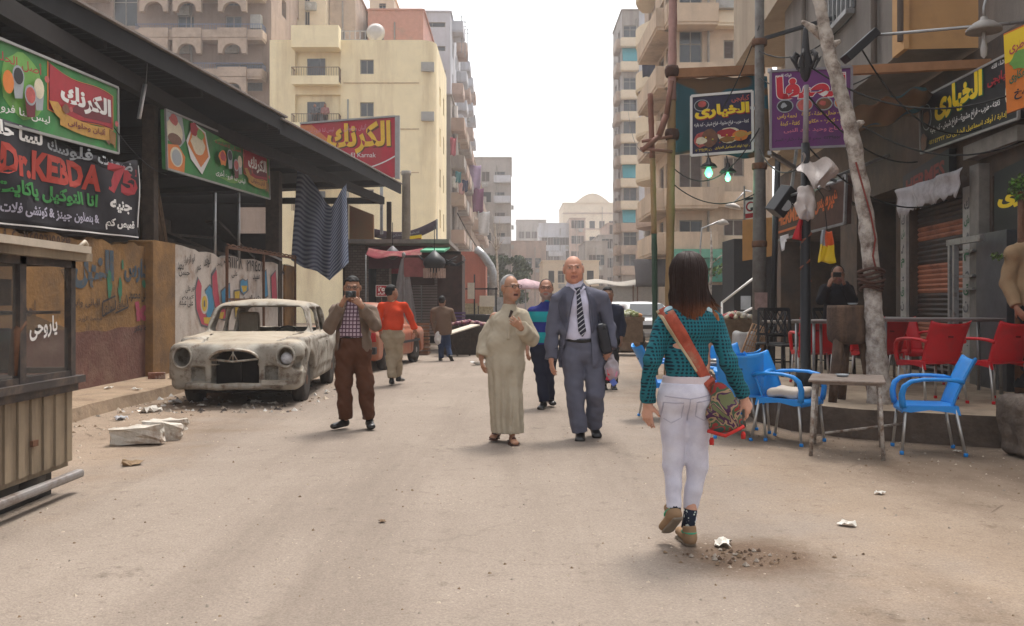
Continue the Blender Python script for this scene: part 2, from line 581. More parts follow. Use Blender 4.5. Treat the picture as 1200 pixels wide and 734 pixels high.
m_wood=mat('old wood',(0.16,0.105,0.065),0.85,var=0.35,scale=9,bump=0.3)
m_dwood=mat('dark old wood',(0.055,0.038,0.028),0.85,var=0.45,scale=9,bump=0.5)
# ground and road
def ground_material(name,base,light,dark,road):
 m=bpy.data.materials.new(name);m.use_nodes=True
 N,L,b=nodes(m)
 tc=N.new('ShaderNodeTexCoord')
 def noise(scale,det,rough=0.65,vec=None,st=None):
  n=N.new('ShaderNodeTexNoise');n.inputs['Scale'].default_value=scale;n.inputs['Detail'].default_value=det;n.inputs['Roughness'].default_value=rough
  src=tc.outputs['Object']
  if st:
   mp=N.new('ShaderNodeMapping');mp.inputs['Scale'].default_value=st;mp.inputs['Rotation'].default_value=(0,0,R(-7));L.new(src,mp.inputs[0]);src=mp.outputs[0]
  L.new(src,n.inputs['Vector']);return n.outputs[0]
 def ramp(f,a,c):
  r=N.new('ShaderNodeMapRange');r.inputs[1].default_value=a;r.inputs[2].default_value=c;L.new(f,r.inputs[0]);return r.outputs[0]
 def mix(f,a,c):
  x=N.new('ShaderNodeMix');x.data_type='RGBA'
  if isinstance(f,float):x.inputs[0].default_value=f
  else:L.new(f,x.inputs[0])
  for i,q in((6,a),(7,c)):
   if isinstance(q,tuple):x.inputs[i].default_value=(*q,1)
   else:L.new(q,x.inputs[i])
  return x.outputs[2]
 def chain(base,light,dark,stk):
  c=mix(ramp(noise(0.55,6),0.38,0.66),base,light)
  c=mix(ramp(noise(1.1 if stk else 0.5,7,st=(1.0,0.09 if stk else .5,1)),0.47,0.66),c,tuple((a+b_)/2 for a,b_ in zip(base,dark))if stk else dark)
  c=mix(ramp(noise(7,8,0.75),0.56,0.74),c,dark)
  c=mix(ramp(noise(0.8,8,0.8),0.60,0.70),c,tuple(t*.82 for t in dark))
  return mix(ramp(noise(2.3,8,0.8),0.6,0.72),c,light)
 c=chain(base,light,dark,road)
 if road:
  vc=N.new('ShaderNodeTexVoronoi');vc.feature='DISTANCE_TO_EDGE';vc.inputs['Scale'].default_value=0.55
  nw=N.new('ShaderNodeTexNoise');nw.inputs['Scale'].default_value=1.6;nw.inputs['Detail'].default_value=6;L.new(tc.outputs['Object'],nw.inputs['Vector'])
  va=N.new('ShaderNodeVectorMath');va.operation='MULTIPLY_ADD';L.new(nw.outputs['Color'],va.inputs[0]);va.inputs[1].default_value=(0.9,0.9,0);L.new(tc.outputs['Object'],va.inputs[2]);L.new(va.outputs[0],vc.inputs['Vector'])
  lt=N.new('ShaderNodeMapRange');lt.inputs[1].default_value=0.0;lt.inputs[2].default_value=0.012;lt.inputs[3].default_value=0.22;lt.inputs[4].default_value=0.0;L.new(vc.outputs['Distance'],lt.inputs[0])
  cm=N.new('ShaderNodeMath');cm.operation='MULTIPLY';L.new(lt.outputs[0],cm.inputs[0]);L.new(ramp(noise(0.35,3),0.5,0.6),cm.inputs[1]);c=mix(cm.outputs[0],c,tuple(t*.6 for t in dark))
  at=N.new('ShaderNodeAttribute');at.attribute_name='Col';sp_=N.new('ShaderNodeSeparateXYZ');L.new(at.outputs['Vector'],sp_.inputs[0])
  ad_=N.new('ShaderNodeMath');ad_.operation='MULTIPLY_ADD';L.new(noise(0.9,7,0.7),ad_.inputs[0]);ad_.inputs[1].default_value=1.3;L.new(sp_.outputs[0],ad_.inputs[2])
  c=mix(ramp(ad_.outputs[0],0.95,1.35),c,chain(*GC,False))
  ds=N.new('ShaderNodeVectorMath');ds.operation='SUBTRACT';L.new(tc.outputs['Object'],ds.inputs[0]);ds.inputs[1].default_value=(1.27,4.83,0)
  dm=N.new('ShaderNodeVectorMath');dm.operation='MULTIPLY';L.new(ds.outputs[0],dm.inputs[0]);dm.inputs[1].default_value=(1.0,1.15,0);dl=N.new('ShaderNodeVectorMath');dl.operation='LENGTH';L.new(dm.outputs[0],dl.inputs[0])
  dn=N.new('ShaderNodeMath');dn.operation='MULTIPLY_ADD';L.new(noise(5,8,0.8),dn.inputs[0]);dn.inputs[1].default_value=0.55;L.new(dl.outputs['Value'],dn.inputs[2])
  rr2=N.new('ShaderNodeMapRange');rr2.inputs[1].default_value=0.52;rr2.inputs[2].default_value=0.84;rr2.inputs[3].default_value=0.85;rr2.inputs[4].default_value=0.0;L.new(dn.outputs[0],rr2.inputs[0]);c=mix(rr2.outputs[0],c,(0.115,0.072,0.045))
 v=N.new('ShaderNodeTexVoronoi');v.inputs['Scale'].default_value=22;L.new(tc.outputs['Object'],v.inputs['Vector'])
 sp=N.new('ShaderNodeMath');sp.operation='LESS_THAN';sp.inputs[1].default_value=0.13;L.new(v.outputs['Distance'],sp.inputs[0])
 g=N.new('ShaderNodeMath');g.operation='MULTIPLY';L.new(sp.outputs[0],g.inputs[0]);L.new(ramp(noise(1.1,4),0.45,0.62),g.inputs[1])
 c=mix(g.outputs[0],c,tuple(min(0.7,t*1.4)for t in light))
 v2=N.new('ShaderNodeTexVoronoi');v2.inputs['Scale'].default_value=13;L.new(tc.outputs['Object'],v2.inputs['Vector'])
 sp2=N.new('ShaderNodeMath');sp2.operation='LESS_THAN';sp2.inputs[1].default_value=0.06;L.new(v2.outputs['Distance'],sp2.inputs[0])
 g2=N.new('ShaderNodeMath');g2.operation='MULTIPLY';L.new(sp2.outputs[0],g2.inputs[0]);L.new(ramp(noise(0.9,4),0.5,0.6),g2.inputs[1])
 c=mix(g2.outputs[0],c,tuple(t*0.45 for t in dark))
 f=noise(90,3)
 c2=N.new('ShaderNodeMix');c2.data_type='RGBA';c2.blend_type='MULTIPLY';c2.inputs[0].default_value=1
 r=N.new('ShaderNodeMapRange');r.inputs[1].default_value=0.3;r.inputs[2].default_value=0.7;r.inputs[3].default_value=0.8;r.inputs[4].default_value=1.18;L.new(f,r.inputs[0])
 L.new(c,c2.inputs[6]);L.new(r.outputs[0],c2.inputs[7])
 L.new(c2.outputs[2],b.inputs['Base Color'])
 b.inputs['Roughness'].default_value=0.92;b.inputs['Specular IOR Level'].default_value=0.2
 ad=N.new('ShaderNodeMath');ad.operation='MULTIPLY_ADD';L.new(noise(6,8,0.7),ad.inputs[0]);ad.inputs[1].default_value=2.0;L.new(f,ad.inputs[2])
 bp=N.new('ShaderNodeBump');bp.inputs['Strength'].default_value=0.55;bp.inputs['Distance'].default_value=0.012
 L.new(ad.outputs[0],bp.inputs['Height']);L.new(bp.outputs[0],b.inputs['Normal'])
 return m
GC=((0.255,0.19,0.138),(0.315,0.243,0.182),(0.155,0.108,0.075))
m_ground=ground_material('dusty ground',*GC,False)
m_road=ground_material('dusty asphalt',(0.250,0.203,0.166),(0.29,0.238,0.194),(0.165,0.13,0.103),True)
b=MB();b.box((-250,-40,-1.0),(250,330,0.0))
tag(b.build('ground',m_ground),kind='structure')
# the asphalt: an irregular-edged sheet 4 mm above the dust
g=random.Random(3)
lft,rgt=[],[]
y=-8.0
while y<130:
 cx=0 if y<20 else(y-20)*0.055
 l=-3.55+cx+0.28*math.sin(y*0.9)+g.uniform(-0.16,0.16)
 r=(2.0 if y<9 else 2.0+min(1.6,(y-9)*0.1))+cx+0.22*math.sin(y*1.3+1)+g.uniform(-0.14,0.14)
 if y<5:l-=0.15*(5-y);r+=0.05*(5-y)
 lft.append((l,y));rgt.append((r,y));y+=0.22 if y<25 else 1.2
b=MB()
TS=(0,.12,.3,.5,.7,.88,1);NR=len(lft)
def road_pt(u,v):i=round(v*(NR-1));t=TS[round(u*6)];a,c=lft[i],rgt[i];w=1.1;return(a[0]-w+(c[0]-a[0]+2*w)*t,a[1],0.004)
b.grid(road_pt,6,NR-1);o=b.build('road',m_road,fix=False);tag(o,kind='structure')
at=o.data.attributes.new('Col','FLOAT_COLOR','POINT');ew=np.tile(np.array([1,.62,.15,0,.15,.62,1],np.float32),NR);cc=np.ones((len(ew),4),np.float32);cc[:,0]=ew;at.data.foreach_set('color',cc.ravel())
# left pavement with worn kerb
m_pave=mat('dusty pavement',(0.30,0.22,0.15),0.95,var=0.25,scale=3,bump=0.5,bscale=25,dirt=(0.18,0.12,0.08),dcut=0.58,dscale=2)
b=MB()
g=random.Random(5)
pts=[]
y=-6.0
while y<27:
 pts.append((-5.06+0.03*math.sin(y*2.1)+g.uniform(-0.025,0.025),y));y+=0.35
for(x0,y0),(x1,y1)in zip(pts[:-1],pts[1:]):
 b.poly([(x0,y0,0.15),(x1,y1,0.15),(-6.3,y1,0.17),(-6.3,y0,0.17)])
 b.poly([(x0+0.03,y0,0.0),(x1+0.03,y1,0.0),(x1,y1,0.15),(x0,y0,0.15)])
b.poly([(pts[-1][0]+0.03,pts[-1][1],0),(-6.3,pts[-1][1],0),(-6.3,pts[-1][1],0.17),(pts[-1][0],pts[-1][1],0.15)])
tag(b.build('pavement',m_pave),kind='structure')
# raised cafe terrace on the right
PZ=0.30
m_terr=mat('terrace paving',(0.36,0.28,0.20),0.92,var=0.22,scale=4,bump=0.3,bscale=30,dirt=(0.22,0.165,0.12),dcut=0.56,dscale=2.4)
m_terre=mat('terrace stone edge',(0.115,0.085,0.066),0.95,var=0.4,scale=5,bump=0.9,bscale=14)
edge=[(6.6,6.9),(4.75,8.33),(3.44,9.04),(2.98,9.55),(2.82,10.3),(2.9,12.2),(3.5,17.5),(3.9,24.5)]
back=[(7.3,24.5),(5.9,8.0),(6.7,6.9)]
top=[]
g=random.Random(11)
for(x0,y0),(x1,y1)in zip(edge[:-1],edge[1:]):
 n=max(1,int(math.hypot(x1-x0,y1-y0)/0.28))
 for i in range(n):top.append((x0+(x1-x0)*i/n+g.uniform(-0.02,0.02),y0+(y1-y0)*i/n+g.uniform(-0.02,0.02)))
top.append(edge[-1])
b=MB();b.m=0
b.poly([(x,y,PZ)for x,y in top]+[(x,y,PZ)for x,y in back])
b.m=1
for(x0,y0),(x1,y1)in zip(top[:-1],top[1:]):
 b.poly([(x0,y0,0),(x1,y1,0),(x1,y1,PZ),(x0,y0,PZ)])
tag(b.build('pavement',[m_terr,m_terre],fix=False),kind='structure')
# building kit
_wc={}
def window_mesh(w,h,kind,depth=0.14):
 key=(round(w,2),round(h,2),kind)
 if key in _wc:return _wc[key]
 b=MB();t=0.06
 b.m=0
 b.box((0,depth-0.05,0),(t,depth,h));b.box((w-t,depth-0.05,0),(w,depth,h));b.box((t,depth-0.05,h-t),(w-t,depth,h));b.box((t,depth-0.05,0),(w-t,depth,t))
 b.m=1
 if kind.startswith('shut'):
  n=max(4,int(h/0.16))
  for i in range(n):
   z=t+(h-2*t)*i/n
   b.box((t,depth-0.03,z),(w-t,depth-0.012,z+(h-2*t)/n*0.8))
  b.m=0;b.box((w/2-0.03,depth-0.045,t),(w/2+0.03,depth-0.008,h-t));b.m=1
  b.box((t,depth-0.01,t),(w-t,depth,h-t))
 elif kind=='half':
  b.box((t,depth-0.02,t),(w*0.55,depth,h-t));b.m=2;b.box((w*0.55,depth+0.02,t),(w-t,depth+0.04,h-t))
 else:
  b.m=2;b.box((t,depth-0.02,t),(w-t,depth,h-t))
  b.m=0;b.box((w/2-0.025,depth-0.045,t),(w/2+0.025,depth-0.022,h-t))
  if h>1.3:b.box((t,depth-0.043,h*0.68),(w-t,depth-0.024,h*0.68+0.05))
 me_o=b.build('window',[m_frame,m_grey_shut if kind.endswith('g')else m_brown_shut,m_glass])
 me=me_o.data;bpy.data.objects.remove(me_o)
 _wc[key]=me
 return me
class Facade:
 """vertical wall: origin o, unit u (to the right seen from outside), outward n"""
 def __init__(s,B,o,u,n,root):
  s.B,s.o,s.u,s.n,s.root=B,Vector(o),Vector(u),Vector(n),root
  s.rz=math.atan2(u[1],u[0])
 def at(s,a,z,out=0.0):
  return s.o+s.u*a+Vector((0,0,z))+s.n*out
 def wall(s,L,H,rects=(),z0=0.0,depth=0.28,kinds=None,wins=True):
  B=s.B
  us=sorted({0.0,L}|{r[0]for r in rects}|{r[1]for r in rects})
  zs=sorted({z0,H}|{r[2]for r in rects}|{r[3]for r in rects})
  for a,c in zip(us[:-1],us[1:]):
   if c-a<1e-6:continue
   for e,f in zip(zs[:-1],zs[1:]):
    if f-e<1e-6:continue
    mu,mz=(a+c)/2,(e+f)/2
    if any(r[0]<mu<r[1]and r[2]<mz<r[3]for r in rects):continue
    B.poly([s.at(a,e),s.at(c,e),s.at(c,f),s.at(a,f)])
  for i,r in enumerate(rects):
   a,c,e,f=r[:4]
   k=r[4]if len(r)>4 else 'glass'
   d=depth
   for p,q in(((a,e),(c,e)),((c,e),(c,f)),((c,f),(a,f)),((a,f),(a,e))):
    B.poly([s.at(*p),s.at(*q),s.at(*q,-d),s.at(*p,-d)])
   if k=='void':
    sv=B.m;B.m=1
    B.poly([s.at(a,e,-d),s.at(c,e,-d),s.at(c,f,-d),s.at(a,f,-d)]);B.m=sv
   else:
    o=bpy.data.objects.new('window',window_mesh(c-a,f-e,k))
    link(o,s.root);o.location=s.at(a,e)-Vector(s.root.location);o.rotation_euler=(0,0,s.rz)
    sv=B.m;B.m=1
    B.poly([s.at(a,e,-d),s.at(c,e,-d),s.at(c,f,-d),s.at(a,f,-d)]);B.m=sv
 def balcony(s,a,c,z,out=1.0,ph=0.95,m=None,rail=None,th=0.14,solid=True,bow=0.0):
  b=MB();I=lambda u,zz,oo:s.at(u,zz,oo)-Vector(s.root.location)
  n=8 if bow else 1
  def off(t):return out+bow*math.sin(PI*t)
  pts=[(a+(c-a)*i/n,off(i/n))for i in range(n+1)]
  poly=[(a,0.0)]+pts+[(c,0.0)]
  b.prism(poly,z,z+th,frame=lambda u,o_,w:I(u,w,o_))
  if solid:
   path=[(a,0.0)]+pts+[(c,0.0)]
   for(u0,o0),(u1,o1)in zip(path[:-1],path[1:]):
    p0,p1=I(u0,z+th,o0),I(u1,z+th,o1)
    b.beam(p0+Vector((0,0,ph/2)),p1+Vector((0,0,ph/2)),0.1,ph)
  o=b.build('balcony',m or m_conc,s.root)
  if rail is not None:
   r=MB();path=[(a+0.03,0.0)]+[(u,q-0.05)for u,q in pts]+[(c-0.03,0.0)]
   for(u0,o0),(u1,o1)in zip(path[:-1],path[1:]):
    for zz in(0.35,0.95):r.beam(I(u0,z+th+zz,o0),I(u1,z+th+zz,o1),0.035)
    k=max(2,int((abs(u1-u0)+abs(o1-o0))/0.16))
    for i in range(k+1):
     u,q=u0+(u1-u0)*i/k,o0+(o1-o0)*i/k
     r.beam(I(u,z+th,q),I(u,z+th+0.95,q),0.018,up=(1,0,0))
   r.build('railing',rail,o)
  return o
def grid_rects(L,H,cols,floor=3.0,w=1.1,h=1.3,z0=4.2,kinds=('glass','shut','void'),seed=1,miss=0.08,margin=1.2,jit=0.0):
 g=random.Random(seed);out=[]
 pos=cols if isinstance(cols,(list,tuple))else[margin+(L-2*margin)*(i+0.5)/cols for i in range(cols)]
 z=z0
 while z+h<H-0.6:
  for p in pos:
   if g.random()<miss:continue
   ww=w*g.choice((0.85,1,1,1.1))
   out.append((p-ww/2,p+ww/2,z,z+h,g.choice(kinds)))
  z+=floor
 return out
def shell(name,label,x0,x1,y0,y1,H,wm,face='-x',front=(),side=(),parapet=0.6,group=None,cat='building',roof_m=None,seed=0):
 """axis-aligned block; front looks at -Y, side looks across the street ('-x' or '+x')"""
 root=thing(name,label,cat,(x0,y0,0),0,group)
 o3=Vector((x0,y0,0))
 B=MB()
 f=Facade(B,(x0,y0,0),(1,0,0),(0,-1,0),root);f.wall(x1-x0,H,list(front))
 if face=='-x':s=Facade(B,(x0,y1,0),(0,-1,0),(-1,0,0),root)
 else:s=Facade(B,(x1,y0,0),(0,1,0),(1,0,0),root)
 s.wall(y1-y0,H,list(side))
 if face=='-x':B.poly([(x1,y0,0),(x1,y1,0),(x1,y1,H),(x1,y0,H)])
 else:B.poly([(x0,y1,0),(x0,y0,0),(x0,y0,H),(x0,y1,H)])
 B.poly([(x1,y1,0),(x0,y1,0),(x0,y1,H),(x1,y1,H)])
 B.poly([(x0,y0,H-parapet),(x1,y0,H-parapet),(x1,y1,H-parapet),(x0,y1,H-parapet)])
 B.v=[tuple(Vector(v)-o3)for v in B.v]
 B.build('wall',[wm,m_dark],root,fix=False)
 g=random.Random(int(x0*7+y0));pick=[(f,r)for r in front if len(r)>4 and r[4]!='void']+[(s,r)for r in side if len(r)>4 and r[4]!='void'];g.shuffle(pick)
 for fc,r in pick[:max(2,len(pick)//4)]:
  b=MB();a=fc.at(r[0]+.1,r[2]-.75)-o3;q=Matrix.Rotation(fc.rz,3,'Z');b.box((0,-.38,0),(.85,-.04,.6),q,c=a);b.lathe([(.22,0),(.2,-.02),(0,-.025)],q@Vector((.3,-.385,.3))+a,10,'y',)if abs(fc.rz)<.1 else None
  b.build('air_conditioner',mat('ac white',(0.36,0.35,0.33),0.6),root)
 b=MB();a=f.at((x1-x0)*g.uniform(.3,.7),0,.1)-o3;b.tube([a,a+Vector((0,0,H-1))],.06,6);b.build('drain_pipe',m_conc,root)
 b=MB();W_,D_=x1-x0,y1-y0
 for(a,c)in(((0,0),(W_,0)),((W_,0),(W_,D_)),((W_,D_),(0,D_)),((0,D_),(0,0))):
  b.beam((a[0],a[1],H+0.04),(c[0],c[1],H+0.04),0.24,0.12)
 b.build('parapet',wm,root)
 return root,f,s
def ac_unit(fc,a,z):
 root=thing('air_conditioner',None,None)
 b=MB();b.box((0,0,0),(0.8,0.3,0.58));
 return b
m_beige=mat('beige render',(0.52,0.40,0.29),0.9,var=0.14,scale=2,bump=0.2,dirt=(0.29,0.22,0.165),dcut=0.6,dscale=0.7,streak=True)
m_cream=mat('cream render',(0.82,0.71,0.47),0.9,var=0.08,scale=1.2,bump=0.15,dirt=(0.58,0.46,0.29),dcut=0.6,dscale=0.6,streak=True)
m_taupe=mat('taupe render',(0.33,0.25,0.205),0.9,var=0.15,scale=1.2,bump=0.2,dirt=(0.19,0.145,0.12),dcut=0.6,dscale=0.6,streak=True)
m_taupel=mat('pale taupe render',(0.44,0.345,0.275),0.9,var=0.12,scale=1.5,bump=0.2,dirt=(0.28,0.215,0.17),dcut=0.6,dscale=0.8)
m_redbr=mat('red brick infill',(0.46,0.235,0.185),0.92,var=0.14,scale=3,bump=0.3,bscale=12,dirt=(0.30,0.22,0.18),dcut=0.66,dscale=0.8)
m_blueg=mat('blue grey render paled for haze',(0.50,0.51,0.55),0.9,var=0.10,scale=1.5,dirt=(0.28,0.26,0.25),dcut=0.6,dscale=0.6,streak=True)  # paler and bluer than the wall itself, distance haze put into the colour
m_greyr=mat('grey render paled for haze',(0.36,0.325,0.30),0.9,var=0.15,scale=1.5,dirt=(0.20,0.165,0.14),dcut=0.58,dscale=0.6,streak=True)  # lightened for distance, haze mixed into the base colour
m_pinkr=mat('pinkish render',(0.45,0.33,0.27),0.9,var=0.14,scale=1.5,dirt=(0.27,0.2,0.165),dcut=0.58,dscale=0.6,streak=True)
m_bluerail=mat('blue railing paint',(0.14,0.19,0.30),0.6,var=0.1)
m_creamw=mat('cream paint paled for haze',(0.68,0.58,0.44),0.85,var=0.1,scale=1.2,dirt=(0.48,0.38,0.27),dcut=0.64,dscale=0.6)  # cream raised paler so the colour carries distance haze
# left: taupe apartment building with bracketed balconies
bx=lambda px,Y:(px-HX)*Y/FPX
bz=lambda py,Y:CAMZ-(py-HY)*Y/FPX
Y0=62.0
x0,x1=bx(20,Y0),bx(318,Y0)
fr=[]
for py in(-24,20,66,112,158):
 z=bz(py+14,Y0)
 for px,k in((208,'shutg'),(264,'shutg'),(232,'shut'))if py not in(66,)else((150,'shutg'),):
  if k=='shut':continue
  fr.append((bx(px,Y0)-x0,bx(px,Y0)-x0+1.15,z-1.0,z+0.9,k))
z=bz(92,Y0)
fr.append((bx(252,Y0)-x0,bx(308,Y0)-x0,z-0.9,z+1.0,'shutg'))
for py in(5,50,95):
 fr.append((bx(133,Y0)-x0,bx(161,Y0)-x0,bz(py+14,Y0)-0.7,bz(py,Y0)+0.9,'glass'))
root,f,s_=shell('apartment_building','taupe apartment building with bracketed balconies rising behind the dark market canopy',x0,x1,Y0,Y0+16,26.5,m_taupe,'+x',fr,grid_rects(16,26,3,seed=3))
for i,py in enumerate((-5,43,88,135)):
 zz=bz(py,Y0)
 f.balcony(bx(166,Y0)-x0,bx(312,Y0)-x0,zz-0.55,1.1,0.55,m_taupel,m_bluerail if i in(1,2)else None)
 f.balcony(bx(92,Y0)-x0,bx(130,Y0)-x0,zz-0.5,1.2,0.9,m_taupel)
 for px in(172,210,262):
  b=MB();a=bx(px,Y0)-x0;w=1.95
  b.box((a,-1.32,zz-0.42),(a+w,-1.06,zz+0.22))
  arc=[(a+0.02,zz-0.44),(a+w-0.02,zz-0.44),(a+w-0.02,zz-1.5),(a+w-0.32,zz-1.5)]
  arc+=[(a+w/2+(w/2-0.34)*math.cos(t),zz-1.4+0.55*math.sin(t)+0.02)for t in[PI*j/8 for j in range(9)]]
  arc+=[(a+0.32,zz-1.5),(a+0.02,zz-1.5)]
  b.prism(arc,-1.28,-0.9,frame=lambda u,v,ww:Vector((u,ww,v)))
  b.build('bracket',m_taupel,root)
b=MB();b.box((bx(296,Y0)-x0,-0.55,bz(36,Y0)),(bx(308,Y0)-x0,-0.05,bz(20,Y0)))
b.lathe([(0.22,0),(0.22,0.03)],(bx(302,Y0)-x0,-0.58,bz(28,Y0)),12,'y');b.build('air_conditioner',mat('ac white',(0.36,0.35,0.33),0.6),root)
# left: cream building with rounded corner
Yc=60.0
xa,xb=bx(316,Yc),bx(491,Yc)
Hc=bz(47,Yc)
root=thing('corner_building','cream rendered building with rounded corner and two recessed balconies','building',(xa,Yc,0))
cream_root=root
B=MB();o3=Vector((xa,Yc,0))
fr=[]
for py0,py1 in((70,87),(120,137),(172,189),(222,238)):
 fr.append((bx(422,Yc)-xa,bx(438,Yc)-xa,bz(py1,Yc),bz(py0,Yc),'glass'))
for py0,py1 in((60,100),(111,154),(165,205),(216,256)):
 fr.append((bx(346,Yc)-xa,bx(399,Yc)-xa,bz(py1,Yc),bz(py0,Yc),'void'))
for py0 in(18,):
 pass
f=Facade(B,(xa,Yc,0),(1,0,0),(0,-1,0),root)
voids=[r for r in fr if r[4]=='void']
wl_=[r for r in fr if r[4]!='void']
# wall with recessed balcony bays (loggias): the bays get a real back wall 1.2 m in
us=fr
f.wall(xb-xa,Hc,wl_+[(a,c,e,g_,'bay')for a,c,e,g_,k in voids][:0]+[(a,c,e,g_,'void')for a,c,e,g_,k in voids],depth=0.3)
rr_=1.1
prev=(xb,Yc)
arc=[(xb+rr_*math.sin(t),Yc+rr_*(1-math.cos(t)))for t in[PI/2*i/10 for i in range(11)]]
for p,q in zip(arc[:-1],arc[1:]):
 B.smooth=True
 B.poly([(p[0],p[1],0),(q[0],q[1],0),(q[0],q[1],Hc),(p[0],p[1],Hc)])
B.smooth=False
ex,ey=arc[-1]
s_=Facade(B,(ex,ey,0),(0,1,0),(1,0,0),root)
s_.wall(9.0,Hc,grid_rects(9,Hc,2,w=1.0,h=1.3,z0=3.8,floor=2.9,seed=4,miss=0))
B.poly([(xa,Yc,Hc),(ex,Yc+1,Hc),(ex,ey+9,Hc),(xa,ey+9,Hc)])
B.poly([(xa,ey+9,0),(xa,Yc,0),(xa,Yc,Hc),(xa,ey+9,Hc)])
B.v=[tuple(Vector(v)-o3)for v in B.v]
B.build('wall',[m_cream,m_cream],root,fix=False)
# loggias: door, railing, slab
for i,(a,c,e,g_,k)in enumerate(voids):
 b=MB();b.box((a+0.75,0.24,e+0.1),(a+1.6,0.295,g_-0.45));b.build('balcony_door',m_glass,root)
 b=MB();b.box((a+1.62,0.18,e+0.1),(a+1.95,0.292,g_-0.45));b.build('shutter',m_grey_shut,root)
 f.balcony(a-0.05,c+0.05,e-0.1,0.9,0.12,m_cream,m_rust,solid=False)
 bb=MB();bb.box((a-0.05,-0.92,e-0.75+0.6),(c+0.05,-0.86,e+0.42));bb.build('balcony_front',m_cream,root)
 if i==0:
  bb=MB();bb.box((a-0.05,-0.95,g_),(c+0.05,0.0,g_+1.45));bb.build('canopy_box',m_cream,root)
# faded string courses
b=MB()
for py in(100,154,205):
 z=bz(py-2,Yc);b.box((c+0.2,-0.035,z),(xb-xa,0.0,z+0.07))
b.build('string_course',mat('worn string course',(0.5,0.37,0.22),0.9,var=0.3,scale=5),root)
# plumbing pipe on the cream face
b=MB();b.tube([(bx(408,Yc)-xa,-0.1,1),(bx(408,Yc)-xa,-0.1,Hc-4)],0.05,6);b.build('drain_pipe',m_steel,root)
# rooftop and behind: pale tower left, red brick storey, blue-grey tower
Yp=70.0
shell('rooftop_tower','pale plaster block with small windows rising above cream roof',bx(312,Yp),bx(382,Yp),Yp,Yp+8,bz(-25,Yp),m_creamw,'+x',[(bx(357,Yp)-bx(312,Yp),bx(363,Yp)-bx(312,Yp),bz(31,Yp),bz(13,Yp),'glass'),(bx(357,Yp)-bx(312,Yp),bx(363,Yp)-bx(312,Yp),bz(2,Yp),bz(-12,Yp),'glass')])
shell('rooftop_tower','grey taupe stair tower standing beside the pale plaster block',bx(383,Yp),bx(414,Yp),Yp+1,Yp+9,bz(-18,Yp),m_taupel,'+x',[(0.6,1.2,bz(45,Yp),bz(30,Yp),'glass')])
shell('brick_building','bare red brick top storey behind the cream building',bx(431,72),bx(496,72),72,82,bz(12,72),m_redbr,'+x',[(0.5,1.3,22.2,23.4,'glass')])
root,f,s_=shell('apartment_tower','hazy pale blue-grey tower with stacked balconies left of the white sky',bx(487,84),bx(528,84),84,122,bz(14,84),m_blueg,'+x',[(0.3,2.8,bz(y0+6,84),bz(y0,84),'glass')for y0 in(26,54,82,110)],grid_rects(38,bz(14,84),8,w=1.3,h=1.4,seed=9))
for k in range(9):
 for j in range(5):
  if(k*3+j*5)%7!=0:s_.balcony(2+j*7.2,5.6+j*7.2,3.4+k*3.0,1.0,0.9,m_blueg if(k+j)%3 else m_pinkr)
shell('rooftop_room','small pale rooftop room over the red brick storey',bx(433,76),bx(462,76),76,80,bz(-2,76),m_creamw,'+x',[(0.8,1.4,bz(12,76),bz(4,76),'glass')])
# street front behind the cream corner (balconies, laundry)
xs=bx(512,62)-0.6
root,f,s_=shell('tenement_building','grey tenement with deep balconies hung with washing beside cream corner',xs-9,xs+0.9,71.5,92,bz(120,74),m_greyr,'+x',grid_rects(9,20,2,seed=5),grid_rects(20.5,19,5,w=1.5,h=1.7,z0=3.6,kinds=('void','glass','shut'),seed=5))
ten=root
for k in range(5):
 for j in range(4):
  s_.balcony(0.5+j*5.1,4.2+j*5.1,3.2+3.0*k,1.0,0.9,(m_greyr,m_pinkr,m_taupel)[(k+j)%3])
b=MB();b.tube([(9.9+0.25,2.0,0.5),(9.9+0.25,2.0,17.5)],0.22,8);b.build('drain_pipe',m_greyr,root)
root,f,s_=shell('tenement_building','taupe tenement with washing in its balconies further along the left side',xs-8,xs+1.6,92.5,128,bz(205,96)+2,m_taupel,'+x',grid_rects(9,15,2,seed=6),grid_rects(35,15.5,8,w=1.5,h=1.6,z0=3.4,kinds=('void','shut'),seed=7))
for k in range(4):
 for j in range(6):
  s_.balcony(0.8+j*5.6,4.4+j*5.6,3.0+3.0*k,0.9,0.9,(m_taupel,m_pinkr)[(k+j)%2])
Yg=132.0
root,f,s_=shell('apartment_building','hazy grey apartment block closing the left side of the street',bx(556,Yg),bx(599,Yg),Yg,Yg+20,bz(185,Yg),m_greyr,'+x',grid_rects(bx(599,Yg)-bx(556,Yg),bz(185,Yg),2,w=1.4,h=1.5,seed=8,margin=0.6),grid_rects(20,bz(185,Yg),4,seed=18))
for k in range(6):f.balcony(2.9,5.3,4.0+k*3.0,0.9,0.9,m_blueg)
for k in range(5):f.balcony(0.1,1.7,4.0+k*3.0,0.7,0.8,m_greyr)
